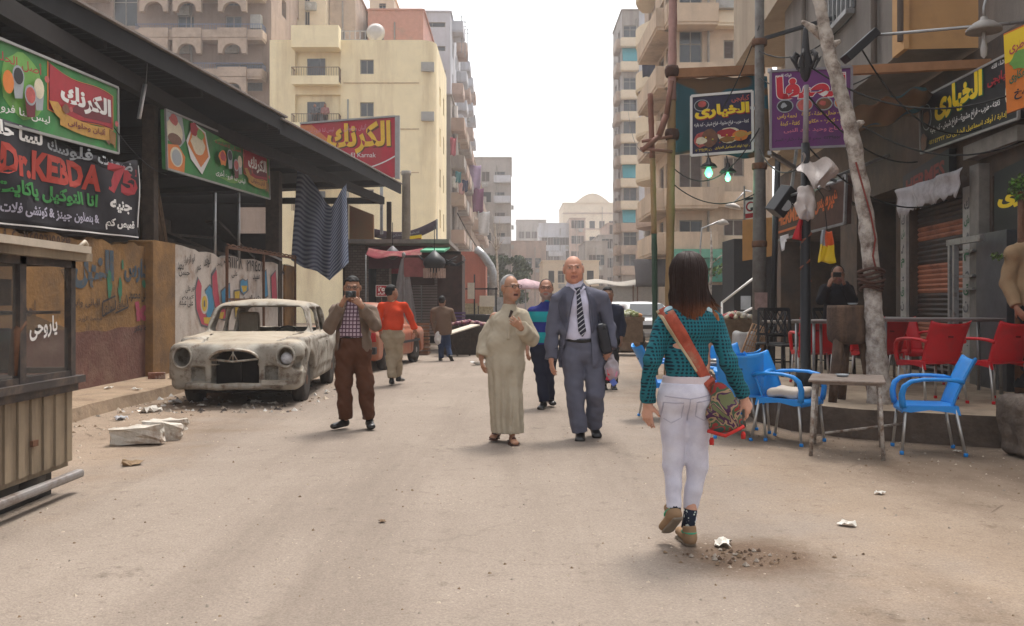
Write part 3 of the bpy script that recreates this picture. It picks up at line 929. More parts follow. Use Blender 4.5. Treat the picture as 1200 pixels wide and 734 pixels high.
# far end of the street
def far(px0,px1,py,Y,m,label,cols,seed,floor=3.2,w=1.2,h=1.7,z0=4,kinds=('glass','shut'),face='+x',dep=14,name='house'):
 x0,x1=bx(px0,Y),bx(px1,Y)
 return shell(name,label,x0,x1,Y,Y+dep,bz(py,Y),m,face,grid_rects(x1-x0,bz(py,Y)+0.4,cols,floor=floor,w=w,h=h,z0=z0,kinds=kinds,seed=seed,miss=0.05,margin=0.5))
r1,f1,_=far(605,640,258,215,m_greyr,'hazy grey house far down the street, with broken roofline',4,21)
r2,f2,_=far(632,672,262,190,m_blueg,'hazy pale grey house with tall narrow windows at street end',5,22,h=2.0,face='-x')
f2.balcony(2.0,5.0,8.0,1.0,0.9,m_blueg);f2.balcony(2.0,5.0,11.2,1.0,0.9,m_blueg)
b=MB();b.box((-0.3,-0.35,15.2),(bx(672,190)-bx(632,190)+0.3,0,15.6));b.build('cornice',m_blueg,r2)
r3,f3,_=far(668,686,256,186,m_pinkr,'hazy taupe house with roof hut beside pale grey house',3,23)
Yf=228.0
x0,x1=bx(660,Yf),bx(728,Yf)
r4,f4,_=shell('apartment_building','tall hazy cream building with curved gable at street end',x0,x1,Yf,Yf+20,bz(238,Yf),m_creamw,'+x',grid_rects(x1-x0,bz(238,Yf),5,w=1.4,h=2.0,floor=4.0,seed=24,miss=0))
gab=[(i/12*(x1-x0)*0.6+3.0,bz(238,Yf)+2.4*math.sin(PI*i/12))for i in range(13)]
b=MB();b.prism(gab,-0.35,0.3,frame=lambda u,v,w_:Vector((u,w_,v)));b.build('gable',m_creamw,r4)
b=MB()
for zz in(8,12,16,20,24):b.box((-0.1,-0.2,zz),(x1-x0+0.1,0.0,zz+0.3))
b.build('string_course',m_pinkr,r4)
far(598,640,283,150,m_pinkr,'low hazy house behind tree, pinkish walls, left of street end',3,25,name='house')
r5,f5,_=far(636,702,306,118,m_creamw,'low whitewashed building with open door bays closing the street',5,26,floor=3.0,w=0.9,h=1.6,z0=1.0,kinds=('void','glass'),name='low_building')
far(686,712,283,140,m_greyr,'grey blank-walled house behind the low whitewashed building',2,27,name='house')
far(702,726,276,150,m_greyr,'dark hazy workshop building near the right tower foot',2,28,face='-x',name='house')
far(712,724,262,160,m_pinkr,'narrow hazy house squeezed against the right tower',1,29,face='-x',name='house')
# right: tower, rounded balcony block, beige corner block
Yt=101.0
x0,x1=bx(729,Yt),bx(764,Yt)
Ht=bz(12,Yt)
colw=[(0.15,1.65,bz(py+12,Yt),bz(py-4,Yt),'shutg' if i%3==1 else 'glass')for i,py in enumerate((34,62,95,120,146,171,198,224,250,276,300))]
root,f,s_=shell('apartment_tower','tall hazy grey tower with one column of balconies on the right',x0,x1,Yt,Yt+9,Ht,m_greyr,'-x',colw,grid_rects(9,Ht,2,w=1.5,h=1.6,floor=2.7,seed=31))
tower_r=root
for i,py in enumerate((34,62,95,120,146,171,198,224,250,276,300)):
 f.balcony(-0.15,1.75,bz(py+13,Yt)-0.9,0.7,0.85,m_creamw if i<8 else m_taupel)
 s_.balcony(5.5,8.9,bz(py+13,Yt)-0.9,0.6,0.9,m_taupel)
b=MB();b.box((1.9,-0.06,3),(x1-x0,-0.0,Ht));b.build('end_wall',m_blueg,root)
for i in(1,6,8):
 py=(34,62,95,120,146,171,198,224,250,276,300)[i]
 b=MB();z=bz(py-5,Yt);b.poly([(0.0,-0.75,z-1.6),(1.6,-0.75,z-1.6),(1.6,-0.1,z),(0.0,-0.1,z)])
 b.build('awning',mat('teal awning',(0.06,0.27,0.31),0.8),root)
Yr=60.0
x0=bx(776,Yr);Hr=27.0
root,f,s_=shell('balcony_building','grey block with rounded balconies hung with dark cloth before right tower',x0,x0+7,Yr,Yr+8,Hr,m_taupel,'-x',grid_rects(7,Hr,3,seed=33),grid_rects(8,Hr,2,w=1.5,h=1.8,z0=4.0,seed=34,kinds=('void','shut')))
for py in(-25,30,85,140,195,250,300):
 z=bz(py+12,Yr)
 s_.balcony(3.2,7.6,z-0.1,0.6,1.15,m_creamw if py<200 else m_pinkr,bow=0.75)
 f.balcony(-0.2,2.4,z-0.1,0.9,1.1,m_pinkr)
Yb=45.0
x0,x1=bx(792,Yb),bx(905,Yb)
fr=[]
for py0,py1 in((47,69),(-18,5),(115,137),(184,207),(257,277)):
 fr.append((bx(848,Yb)-x0,bx(872,Yb)-x0,bz(py1,Yb),bz(py0,Yb),'shut'))
for py0,py1 in((36,86),(-30,14),(110,152),(180,226),(258,280)):
 fr.append((bx(796,Yb)-x0,bx(823,Yb)-x0,bz(py1,Yb),bz(py0,Yb),'shut' if py0 in(180,)else 'glass'))
fr.append((bx(818,Yb)-x0,bx(888,Yb)-x0,0.0,bz(334,Yb),'void'))
root,f,s_=shell('corner_building','beige block with deep corner balconies above the green shop fascia',x0,x1,Yb,Yb+6.5,27,m_beige,'-x',fr,grid_rects(6.5,27,2,w=1.4,h=1.6,floor=3.0,seed=36))
for py in(22,90,154,232,283):
 z=bz(py+12,Yb)
 f.balcony(-0.6,bx(835,Yb)-x0,z-0.14,1.2,0.9,m_beige)
 f.balcony(bx(838,Yb)-x0,bx(880,Yb)-x0,z+0.0,0.55,0.62,m_creamw if py==22 else m_beige)
 s_.balcony(0.2,6.8,z-0.14,1.0,0.95,m_beige)
for zz in(bz(86,Yb),):
 pass
b=MB();b.box((-0.4,-1.3,bz(331,Yb)),(bx(890,Yb)-x0,-0.05,bz(304,Yb)));b.build('shop_fascia',mat('green fascia',(0.025,0.17,0.115),0.6,var=0.15,dirt=(0.06,0.12,0.09),dscale=1),root)
b=MB();b.box((-0.5,-1.42,bz(304,Yb)+0.01),(bx(890,Yb)-x0,-0.05,bz(294,Yb)));b.build('fascia_top',mat('pale green fascia',(0.10,0.28,0.20),0.6,var=0.15),root)
corner_r=root
# left side: graffiti walls, market canopy, signs
LX=-6.0
def LP(px,py,X=LX,out=0.0):
 """point on the plane X (the left wall line) that shows at pixel"""
 Y=X*FPX/(px-HX)
 p=P(px,py,Y);p.x+=out
 return p
m_ochre=mat('ochre plaster',(0.235,0.125,0.045),0.93,var=0.3,scale=2.2,bump=0.5,bscale=18,dirt=(0.115,0.07,0.04),dcut=0.57,dscale=1.3)
m_maroon=mat('maroon dado',(0.135,0.062,0.048),0.93,var=0.35,scale=2.5,bump=0.5,bscale=18,dirt=(0.20,0.12,0.085),dcut=0.6,dscale=1.6)
m_wwall=mat('old whitewash',(0.50,0.445,0.395),0.93,var=0.15,scale=2.5,bump=0.4,bscale=18,dirt=(0.285,0.19,0.135),dcut=0.6,dscale=1.5)
m_pblue=mat('graffiti grey blue',(0.05,0.075,0.10),0.85,var=0.3,dirt=(0.13,0.085,0.05),dcut=0.6,dscale=9)
m_pgreen=mat('graffiti green',(0.03,0.15,0.085),0.85,var=0.3,dirt=(0.13,0.085,0.05),dcut=0.6,dscale=9)
m_pink=mat('graffiti pink',(0.30,0.05,0.085),0.85,var=0.2,dirt=(0.14,0.08,0.05),dcut=0.64,dscale=9)
m_pblk=mat('graffiti black',(0.035,0.03,0.03),0.85,var=0.2)
m_pbr=mat('graffiti brown',(0.075,0.045,0.03),0.85,var=0.2)
m_pred=mat('graffiti red',(0.42,0.07,0.10),0.85,var=0.2)
m_pcy=mat('graffiti blue',(0.06,0.22,0.36),0.85,var=0.2)
m_pyel=mat('graffiti yellow',(0.50,0.34,0.05),0.85,var=0.2)
m_pgry=mat('graffiti grey',(0.12,0.12,0.13),0.85,var=0.2)
# brown graffiti wall
root=thing('graffiti_wall','ochre and maroon graffiti wall behind the food cart','wall',(LX,6,0))
YA,YB=4.0,15.0
g=random.Random(2)
def walltop(y):return 2.24+0.012*(y-10)+0.03*math.sin(y*5)+0.02*math.sin(y*13)
B=MB();n=70
def wallstrip(B,ya,yb,zlo,zhi,X,n,th=0.24):
 for i in range(n):
  y0,y1=ya+(yb-ya)*i/n,ya+(yb-ya)*(i+1)/n
  a0,a1=(zhi(y0)if callable(zhi)else zhi),(zhi(y1)if callable(zhi)else zhi)
  l0,l1=(zlo(y0)if callable(zlo)else zlo),(zlo(y1)if callable(zlo)else zlo)
  B.poly([(X,y0,l0),(X,y1,l1),(X,y1,a1),(X,y0,a0)])
  B.poly([(X,y0,a0),(X,y1,a1),(X-th,y1,a1),(X-th,y0,a0)])
  B.poly([(X-th,y1,l1),(X-th,y0,l0),(X-th,y0,a0),(X-th,y1,a1)])
 y1=yb;B.poly([(X,y1,l1),(X-th,y1,l1),(X-th,y1,a1),(X,y1,a1)])
dado=lambda y:0.98+0.015*math.sin(y*7)+0.02*math.sin(y*2.3)
wallstrip(B,YA,YB,dado,walltop,0,n)
B.v=[(x,y-6,z)for x,y,z in B.v]
B.build('wall_face',m_ochre,root,fix=False)
B=MB();wallstrip(B,YA,YB,0.0,dado,0.004,n);B.v=[(x,y-6,z)for x,y,z in B.v];B.build('dado',m_maroon,root,fix=False)
B=MB()
for i in range(10):
 z0,z1=2.4*i/10,2.4*(i+1)/10
 j=[g.uniform(-0.02,0.02)for _ in range(4)]
 B.poly([(0.13,YB-6.35,z0),(0.13,YB-6+0.62,z0),(0.13,YB-6+0.62,z1),(0.13,YB-6.35,z1)])
B.box((-0.3,YB-6.35,0),(0.128,YB-6+0.615,2.395));B.build('pillar',m_ochre,root,bevel=0.03)
# lettering painted on the wall
q=[(YA,2.3),(YB-0.4,2.3),(YB-0.4,0.9),(YA,0.9)]
A=Art(*[Vector((0.006,y-6,z))for y,z in q],step=0.0006)
def UV(px,py):
 p=LP(px,py);return((p.y-YA)/(YB-0.4-YA),(p.z-0.9)/1.4)
def atext(A,t,px0,py0,px1,py1,m,bold=0.0,wave=0.0,fn=None):
 """text box given by its left-bottom and right-top as they show"""
 fn=fn or UV
 u0,v0=fn(px0,py0);u1,v1=fn(px1,py1)
 return A.text(t,u0,v0,u1,v1,m,bold,wave=wave)
atext(A,'٨٠٤ ٠١١٤٩٩٦١٩٩٢٣',1,286,82,276,m_pbr,0.02)
atext(A,'مدارس',145,331,178,305,m_pblue,0.05)
atext(A,'النيل',84,338,133,294,m_pblue,0.06)
A.ell(*UV(128,335),0.008,0.16,m_pgreen,12,wob_=0.3);A.ell(*UV(140,338),0.006,0.14,m_pgreen,12,wob_=0.3);A.ell(*UV(143,310),0.004,0.06,m_pgreen,12,wob_=0.3);A.ell(*UV(168,333),0.007,0.05,m_pgreen,12,wob_=0.3);A.ell(*UV(176,300),0.006,0.04,m_pgreen,12,wob_=0.3)
atext(A,'خلى على محمود',150,354,181,339,m_pblk,0.01)
atext(A,'١٥٠',157,377,180,353,m_pink,0.07)
atext(A,'درده بكر',156,390,181,380,m_pblk,0.02)
atext(A,'البانى وابو',84,361,116,350,m_pbr,0.02)
atext(A,'بجارى',121,368,132,354,m_pblk,0.01)
atext(A,'سابق',136,363,147,352,m_pblk,0.01)
for a_,b_ in(((119,371),(134,362)),((134,362),(134,352)),((119,371),(119,354)),((119,354),(134,347)),((134,367),(149,360)),((149,360),(147,346))):
 A.line([UV(*a_),UV(*b_)],0.02,m_pblk,6.5)
atext(A,'محمد الورد',90,378,118,370,m_pbr,0.02)
atext(A,'احمد',20,372,40,352,m_pbr,0.02)
A.build('painted_writing',root)
# white graffiti wall
YC,YD=15.6,24.6
root=thing('graffiti_wall','whitewashed wall with big red and blue graffiti letters behind the old car','wall',(LX,YC,0))
B=MB()
wt2=lambda y:2.34+0.004*(y-15)+0.02*math.sin(y*4)+(0.05 if y<17 else 0)-(0.04 if 18.2<y<19 else 0)
wallstrip(B,YC,YD,0.0,wt2,0,40);B.v=[(x,y-YC,z)for x,y,z in B.v]
B.build('wall_face',m_wwall,root,fix=False)
B=MB();B.box((-0.26,7.9,0),(0.06,9.0,2.36));B.build('end_pier',m_ochre,root,bevel=0.02)
A=Art(Vector((0.006,0,2.4)),Vector((0.006,7.85,2.4)),Vector((0.006,7.85,0)),Vector((0.006,0,0)),step=0.0006)
def UW(px,py):
 p=LP(px,py);return((p.y-YC)/7.85,p.z/2.4)
def outline(pts,m,mo,grow=1.05):
 uv=[UW(*p)for p in pts];cu=sum(u for u,v in uv)/len(uv);cv=sum(v for u,v in uv)/len(uv)
 A.poly([(cu+(u-cu)*grow+0.004*(1 if u>cu else-1),cv+(v-cv)*grow+0.01*(1 if v>cv else-1))for u,v in uv],mo)
 A.poly(uv,m)
# the ring letter: red left half, blue right half, yellow foot and eye
outline([(232,327),(236,335),(235,352),(241,366),(250,368),(246,383),(236,380),(230,362),(229,340)],m_pred,m_pgry)
outline([(245,335),(250,342),(250,362),(244,376),(241,366),(244,356),(240,342)],m_pcy,m_pgry)
A.poly([UW(*p)for p in((238,372),(247,372),(244,380),(239,379))],m_pyel)
A.ell(*UW(239,356),0.028,0.085,m_wwall,16);A.ell(*UW(239,356),0.02,0.065,m_pyel,16);A.ell(*UW(239,356),0.006,0.03,m_pgry,12)
outline([(248,324),(253,316),(255,340),(257,356),(262,362),(266,350),(269,363),(262,374),(254,370),(249,345)],m_pred,m_pgry)
outline([(259,342),(268,333),(269,352),(264,362),(260,358)],m_pcy,m_pgry)
A.poly([UW(*p)for p in((254,366),(262,366),(260,374),(255,373))],m_pyel)
outline([(281,330),(284,328),(287,330),(289,328),(290,339),(285,345),(281,340)],m_pcy,m_pgry);A.poly([UW(*p)for p in((282,335),(289,335),(288,341),(284,343))],m_pyel)
outline([(274,342),(280,341),(279,370),(275,372)],m_pyel,m_pgry);
outline([(307,323),(311,317),(313,346),(309,349)],m_pcy,m_pgry)
outline([(317,325),(322,318),(324,352),(318,354)],m_pred,m_pgry)
g=random.Random(8)
for(x0_,y0_,x1_,y1_,t)in((207,316,214,308,'محمد'),(214,312,227,302,'ابو الزهراء'),(208,324,221,317,'حسن'),(216,344,227,336,'نور على'),(209,360,225,350,'على عبده'),(212,352,226,346,'كريم'),(238,316,246,302,'الوفد'),(261,313,283,303,'٠١٩١١٢٨'),(288,318,308,308,'٢١٩٤٥١١'),(270,326,277,318,'على'),(295,330,303,322,'سيد'),(229,320,234,312,'عمر'),(284,352,304,346,'شباب'),(326,330,334,312,'حب'),(253,312,259,306,'ياسر')):
 u0,v0=UW(x0_,y0_);u1,v1=UW(x1_,y1_)
 A.text(t,u0,v0,u1,v1,m_pblk,0.015,slope=g.uniform(-0.01,0.03))
A.build('painted_writing',root)
# rusty gate frame standing before the white wall
Xg=-5.86
root=thing('gate_frame','rusty red metal gate frame standing against the whitewashed wall','metal frame',(Xg,18,0))
def LG(px,py):p=LP(px,py,Xg);return p-Vector((Xg,18,0))
b=MB()
a0,a1,a2=LG(266,290),LG(309,298),LG(346,303)
for p in(a0,a1,a2):
 b=MB();b.beam((p.x,p.y,0.15),p,0.05);b.build('post',m_rust,root)
b=MB();b.beam(a0,a2,0.055)
n=60
b.tube([a0+(a2-a0)*i/n+Vector((0.03*math.sin(i*1.5),0,0.04+0.03*math.cos(i*1.5)))for i in range(n+1)],0.018,5)
q0,q1=LG(268,351),LG(346,348);b.beam((a0.x,a0.y,q0.z),(a2.x,a2.y,q0.z),0.05)
b.build('rail',m_rust,root)
b=MB();b.beam(LG(312,297),LG(330,305),0.04);b.build('loose_bar',m_steel,root)
# market canopy
m_tin=mat('near-black corrugated sheet',(0.012,0.011,0.012),0.85,var=0.3,scale=3)  # base colour lowered to deepen the shade under the canopy
m_tinup=mat('weathered roof edge',(0.22,0.19,0.17),0.8,var=0.3,scale=5)
E0,E1=Vector((-6.64,6.0,5.29)),Vector((-3.77,30.0,5.31))
def ED(y,z=0.0,out=0.0):
 t=(y-6)/24;p=E0+(E1-E0)*t;return Vector((p.x+out,y,p.z+z))
root=thing('market_canopy','long dark sheet-metal market canopy on posts above the graffiti walls','canopy',(-6,6,0))
O=Vector((-6,6,0))
def sheet(y0,y1,dz,name):
 b=MB();n=int((y1-y0)/0.12)
 def fn(u,v):
  y=y0+(y1-y0)*u;e=ED(y,dz)
  x=e.x+(-15.5-e.x)*v
  return Vector((x,y,e.z-0.55*v+0.018*math.sin(y*2*PI/0.24)))-O
 b.grid(fn,n,1,smooth=False,thick=(0,0,0.02));o=b.build(name,m_tin,root,fix=False)
 return o
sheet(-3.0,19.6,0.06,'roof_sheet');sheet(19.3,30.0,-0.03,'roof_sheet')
b=MB()
for y0,y1,dz in((-3,19.6,0.0),(19.3,30.02,-0.09)):
 b.beam(ED(y0,dz-0.05,0.03)-O,ED(y1,dz-0.05,0.03)-O,0.05,0.3)
b.build('fascia_board',m_tin,root)
b=MB()
for y0,y1,dz in((-3,19.62,0.0),(19.3,30.05,-0.09)):
 b.beam(ED(y0,dz+0.13,0.05)-O,ED(y1,dz+0.13,0.05)-O,0.12,0.035)
b.build('roof_edge',m_tinup,root)
b=MB();b.beam(Vector((-6.05,-3,4.86))-O,Vector((-6.02,18,4.86))-O,0.16,0.26);b.beam(Vector((-6.02,18,4.86))-O,Vector((-4.3,29.7,4.75))-O,0.16,0.24)
b.beam(Vector((-4.3,29.7,4.75))-O,Vector((-12,29.7,4.75))-O,0.12,0.2)
for y in range(-2,30,3):
 e=ED(y);b.beam(Vector((e.x-0.1,y,5.12))-O,Vector((-15,y,4.72))-O,0.1,0.16)
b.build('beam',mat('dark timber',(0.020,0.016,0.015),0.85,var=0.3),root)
def post(px,ptop,X,w=0.16,zb=0.0,zt=4.75,m=m_dwood):
 Y=X*FPX/(px-HX);b=MB();b.box((-w/2,-w/2,zb),(w/2,w/2,zt),c=Vector((X,Y,0))-O)
 b.build('post',m,root)
post(176,0,-6.2,0.2);post(321,0,-6.15,0.34);post(405,0,-5.6,0.16);post(456,0,-4.12,0.15)
post(60,0,-6.3,0.2)
b=MB();b.box((-12.0,-3,0),(-11.8,25.6,4.95),c=-O+Vector((-0.2,0,0)));[b.box((bx(p0,30.4),30.3,bz(q1,30.4)if q1 else 0),(bx(p1,30.4),30.45,bz(q0,30.4)),c=-O)for p0,q0,p1,q1 in((60,222,280,0),(280.2,222,316,243),(280.2,274,316,0),(316.2,222,326,0))];b.build('back_wall',mat('near-black brick',(0.022,0.018,0.017),0.95,var=0.4,scale=5),root)  # near-black wall colour carries the under-canopy shade
b=MB()
for y in(22.5,25.0,27.5):b.box((-12,y,0),(-11.85,y+0.15,4.8),c=-O)
b.build('rear_post',m_dwood,root)
b=MB();b.box((-12.05,25.7,0),(-11.9,29.9,2.9),c=-O);b.build('low_back_wall',mat('near-black brick',(0.05,0.04,0.035),0.95),root)
# junk in the dark under the canopy
root=thing('plank_stack','dark stack of old planks and table frames behind white wall','planks',(-7.6,20,0))
b=MB();g=random.Random(4)
for i in range(9):
 a=Vector((g.uniform(-1.2,0.2),-3.5+i*0.7,2.2+g.uniform(0,0.9)));b.beam(a,a+Vector((g.uniform(-0.6,0.3),g.uniform(1.5,4),g.uniform(-0.5,0.3))),0.2,0.05)
b.beam((0.6,-4,2.62),(0.5,3.2,2.55),0.08);b.beam((0.5,1.2,3.3),(0.6,3.8,2.55),0.34,0.06)
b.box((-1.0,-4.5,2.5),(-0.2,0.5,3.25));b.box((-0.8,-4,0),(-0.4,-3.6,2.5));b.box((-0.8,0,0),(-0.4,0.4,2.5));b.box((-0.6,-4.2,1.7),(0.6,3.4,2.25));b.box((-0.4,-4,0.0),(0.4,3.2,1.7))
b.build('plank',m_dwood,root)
root=thing('straw_bundle','upright bundle of dry palm fronds leaning on canopy post','palm fronds',LP(176,286,-6.35))
b=MB()
for i in range(70):
 a=g.uniform(0,6.28);r0=g.uniform(0.12,0.3);r1=g.uniform(0.0,0.08);h=g.uniform(0.9,1.5)
 b.tube([(r0*math.cos(a),r0*math.sin(a),-0.05),(0.5*(r0+r1)*math.cos(a)*1.1,0.5*(r0+r1)*math.sin(a),h*0.45),(r1*math.cos(a)-0.06,r1*math.sin(a)+0.2,h)],[0.012,0.012,0.006],4)
b.build('frond',mat('dry palm frond',(0.14,0.085,0.05),0.95,var=0.4,scale=12),root)
root=thing('tube_lamp','white fluorescent tube hanging slanted under the market canopy','lamp',LP(168,120,-5.9))
a,c=LP(164,139,-5.9)-LP(168,120,-5.9),LP(171,99,-5.9)-LP(168,120,-5.9)
b=MB();b.tube([a,c],0.02,8);b.build('tube',mat('unlit tube',(0.55,0.53,0.52),0.3,var=0.0),root)
b=MB();b.beam(a+Vector((-0.03,0,0)),c+Vector((-0.03,0,0)),0.03);b.tube([c,c+Vector((0,0.1,0.6))],0.006,4);b.build('fitting',m_steel,root)
# the green dessert shop signs
m_sgreen=mat('sign green',(0.045,0.215,0.06),0.6,var=0.35,scale=2.5,spec=0.2,dirt=(.09,.19,.075),dcut=.58,dscale=1.6)
m_slime=mat('sign pale green',(0.15,0.34,0.07),0.55,var=0.2)
m_sred=mat('sign red',(0.33,0.012,0.022),0.5,var=0.15)
m_sdred=mat('sign dark red',(0.12,0.004,0.012),0.5,var=0.15)
m_sgold=mat('sign gold',(0.44,0.235,0.04),0.5,var=0.25,scale=9)
m_sdgold=mat('sign dark gold',(0.22,0.10,0.015),0.5,var=0.2)
m_swht=mat('sign white',(0.68,0.66,0.64),0.5,var=0.04)
m_sor=mat('sign orange',(0.60,0.17,0.02),0.5,var=0.1)
m_sgry=mat('sign grey',(0.30,0.32,0.34),0.5,var=0.1)
m_sblk=mat('sign black',(0.014,0.013,0.016),0.5,var=0.1)
m_syel=mat('sign yellow',(0.78,0.56,0.02),0.5,var=0.05)
m_scream=mat('sign cream',(0.62,0.55,0.40),0.5,var=0.15,scale=14)
m_sbrn=mat('sign brown',(0.15,0.06,0.03),0.5,var=0.35,scale=14)
m_spink=mat('sign food red',(0.42,0.08,0.07),0.5,var=0.35,scale=14)
m_alu=mat('sign frame',(0.30,0.29,0.28),0.5,metal=0.3,var=0.15)
def flag_logo(A,u0,u1,v0,v1):
 """red flag with the shop name over a gold ribbon"""
 U=lambda t:u0+(u1-u0)*t
 V=lambda t:v0+(v1-v0)*t
 def flag(du,dv,m):
  top=[(t,0.97-0.16*t-0.05*math.sin(t*5.5))for t in[i/12 for i in range(13)]]
  bot=[(t,0.34-0.04*t-0.035*math.sin(t*5.5))for t in[i/12 for i in range(12,-1,-1)]]
  A.poly([(U(0.04+0.88*(t-.5)*du+0.44),V(0.66+(v-0.66)*dv))for t,v in top+bot],m)
 flag(1.06,1.09,m_sor);flag(1.03,1.05,m_sdred);flag(1.0,1.0,m_sred)
 A.poly([(U(0.30+0.6*t),V(0.40+0.36*(t**0.6)))for t in[i/8 for i in range(9)]]+[(U(0.9),V(0.40)),(U(0.5),V(0.36))],m_sdred)
 A.text('الكرنك',U(0.17),V(0.42),U(0.90),V(0.78),m_swht,0.045)
 rib=[(t,0.36-0.05*math.sin(t*3.1)-0.02*t)for t in[i/12 for i in range(13)]]
 A.poly([(U(0.16+0.72*t),V(v-0.02))for t,v in rib]+[(U(0.16+0.72*t),V(v-0.22))for t,v in rib[::-1]],m_sgold)
 A.poly([(U(x),V(y))for x,y in((0.02,0.44),(0.13,0.46),(0.22,0.33),(0.2,0.2),(0.1,0.27))],m_sgold)
 A.poly([(U(x),V(y))for x,y in((0.86,0.3),(0.97,0.26),(0.96,0.0),(0.93,0.06),(0.87,0.08))],m_sdgold)
 A.poly([(U(x),V(y))for x,y in((0.80,0.1),(0.87,0.12),(0.86,0.03))],m_sbrn)
 A.text('ألبان وحلوانى',U(0.25),V(0.15),U(0.80),V(0.28),m_sdred,0.02)
 A.ell(U(0.23),V(0.40),(u1-u0)*0.05,(v1-v0)*0.06,m_sbrn,10,wob_=0.3);A.ell(U(0.29),V(0.41),(u1-u0)*0.025,(v1-v0)*0.04,m_spink,10)
 A.ell(U(0.97),V(0.42),(u1-u0)*0.03,(v1-v0)*0.05,m_spink,8);A.ell(U(-0.02),V(0.72),(u1-u0)*0.03,(v1-v0)*0.05,m_spink,8)
def cup(A,u,v,ru,rv,fill):
 A.poly([(u-ru,v),(u+ru,v),(u+ru*0.75,v-rv*2.0),(u-ru*0.55,v-rv*2.2)],m_sdred if fill is m_spink else m_sgry)
 A.ell(u,v,ru,rv,m_sgry if fill is not m_scream else m_scream,16);A.ell(u,v,ru*0.8,rv*0.78,fill,16)
TL,TR,BR,BL=LP(-60,23),LP(133.5,103),LP(134,180),LP(-60,130)
root=thing('shop_sign','green dessert shop sign with red flag logo hung above the black banner','sign',TL,group=None)
L_=[p-TL+Vector((0.05,0,0))for p in(TL,TR,BR,BL)]
panel(*L_,0.06).build('panel',m_sgreen,root)
A=Art(*L_)
u_of=lambda px:((LP(px,100).y-TL.y)/(TR.y-TL.y))
A.ell(u_of(22),0.52,0.12,0.4,m_slime,24,wob_=0.08)
flag_logo(A,u_of(49),u_of(132),0.05,0.97)
A.text('ليس لنا فروع أخرى',u_of(-50),0.10,u_of(50),0.27,m_swht,0.01,slope=0.0)
A.text('أصل الحلويات',u_of(-40),0.70,u_of(40),0.88,m_sred,0.005)
cup(A,u_of(12),0.62,0.033,0.13,m_sblk);cup(A,u_of(36),0.55,0.03,0.13,m_scream);cup(A,u_of(25),0.43,0.034,0.13,m_spink)
A.ell(u_of(-2),0.5,0.03,0.14,m_sor,14)
A.build('artwork',root)
rim(*L_,w=0.035).build('frame',m_alu,root)
TL,TR,BR,BL=LP(190,128.5),LP(312,179.5),LP(313.5,233.5),LP(195,198)
TL=P(190,128.5,TL.y);BL=P(192,198,TL.y)
root=thing('shop_sign','green dessert shop sign with cake pictures above the whitewashed wall','sign',TL)
L_=[p-TL+Vector((0.05,0,0))for p in(TL,TR,BR,BL)]
panel(*L_,0.08).build('panel',m_sgreen,root)
A=Art(*L_)
A.ell(0.52,0.5,0.2,0.4,m_slime,24,wob_=0.1)
A.poly([(0.0,0.5),(0.0,1.0),(0.12,1.0),(0.14,0.6),(0.1,0.45)],m_sgry)
A.ell(0.06,0.68,0.06,0.22,m_scream,18);A.ell(0.06,0.55,0.05,0.1,m_sbrn,16);A.ell(0.055,0.88,0.03,0.09,m_spink,12,wob_=0.2)
A.poly([(0.0,0.02),(0.0,0.42),(0.08,0.47),(0.13,0.3),(0.12,0.02)],m_sor);A.ell(0.065,0.25,0.045,0.17,m_scream,18);A.ell(0.065,0.24,0.035,0.14,m_sgry,18)
A.poly([(0.14,0.6),(0.2,0.98),(0.3,0.88),(0.335,0.45),(0.26,0.08),(0.17,0.3)],m_swht)
A.poly([(0.15,0.55),(0.2,0.95),(0.29,0.85),(0.32,0.45),(0.25,0.2)],m_sor);A.ell(0.23,0.62,0.055,0.2,m_scream,16,wob_=0.15);A.ell(0.2,0.85,0.035,0.12,m_sred,10,wob_=0.25);A.ell(0.25,0.8,0.03,0.1,m_slime,10,wob_=0.25)
flag_logo(A,0.66,0.975,0.08,0.97)
A.text('ليس لنا فروع أخرى',0.36,0.10,0.66,0.27,m_swht,0.02)
A.text('أصل القشدة',0.36,0.72,0.62,0.83,m_sred,0.01)
cup(A,0.50,0.60,0.026,0.12,m_sblk);cup(A,0.60,0.55,0.024,0.12,m_scream);cup(A,0.555,0.45,0.028,0.12,m_spink)
A.ell(0.42,0.5,0.04,0.15,m_sor,12,wob_=0.2);A.ell(0.42,0.52,0.025,0.09,m_sred,12,wob_=0.2)
A.build('artwork',root);rim(*L_,w=0.035).build('frame',m_alu,root)
b=MB()
for px in(252,280):
 b=MB();p=LP(px,226,-6.03)-TL;b.tube([p,p+Vector((0,0,-1.7))],0.03,6);b.build('support_pole',m_steel,root)
# black clothing banner
TL,TR,BR,BL=LP(-50,126),LP(158,187),LP(161,282),LP(-50,262)
root=thing('banner','black cloth banner with red Latin and white Arabic writing, sagging','banner',TL)
L_=[p-TL+Vector((0.03,0,0))for p in(TL,TR,BR,BL)]
sag=lambda u,v:0.05*math.sin(u*9)*v+0.10*math.exp(-((u-0.70)/0.09)**2)*max(0,v-0.4)+0.02*math.sin(u*23+v*6)
A0=Art(*L_,bulge=sag)
b=MB();b.grid(lambda u,v:A0.at(u,v-(0.22*math.exp(-((u-0.72)/0.16)**2)if v>0.999 else 0),0),60,10,thick=(-0.006,0,0));b.build('cloth',mat('black banner cloth',(0.016,0.014,0.020),0.75,var=0.2),root)
A=Art(*L_,bulge=sag,step=0.002)
u_of=lambda px:(LP(px,100).y-TL.y)/(TR.y-TL.y)
def bt(t,p0,v0,p1,v1,m,bold=0.04,slope=0.0):A.text(t,u_of(p0),v0,u_of(p1),v1,m,bold,slope=slope)
bt('75',119,0.52,155,0.86,m_sred,0.06);bt('Dr.KEBDA',-8,0.50,112,0.79,mat('banner red',(0.36,0.035,0.02),0.6,var=0.1),0.05)
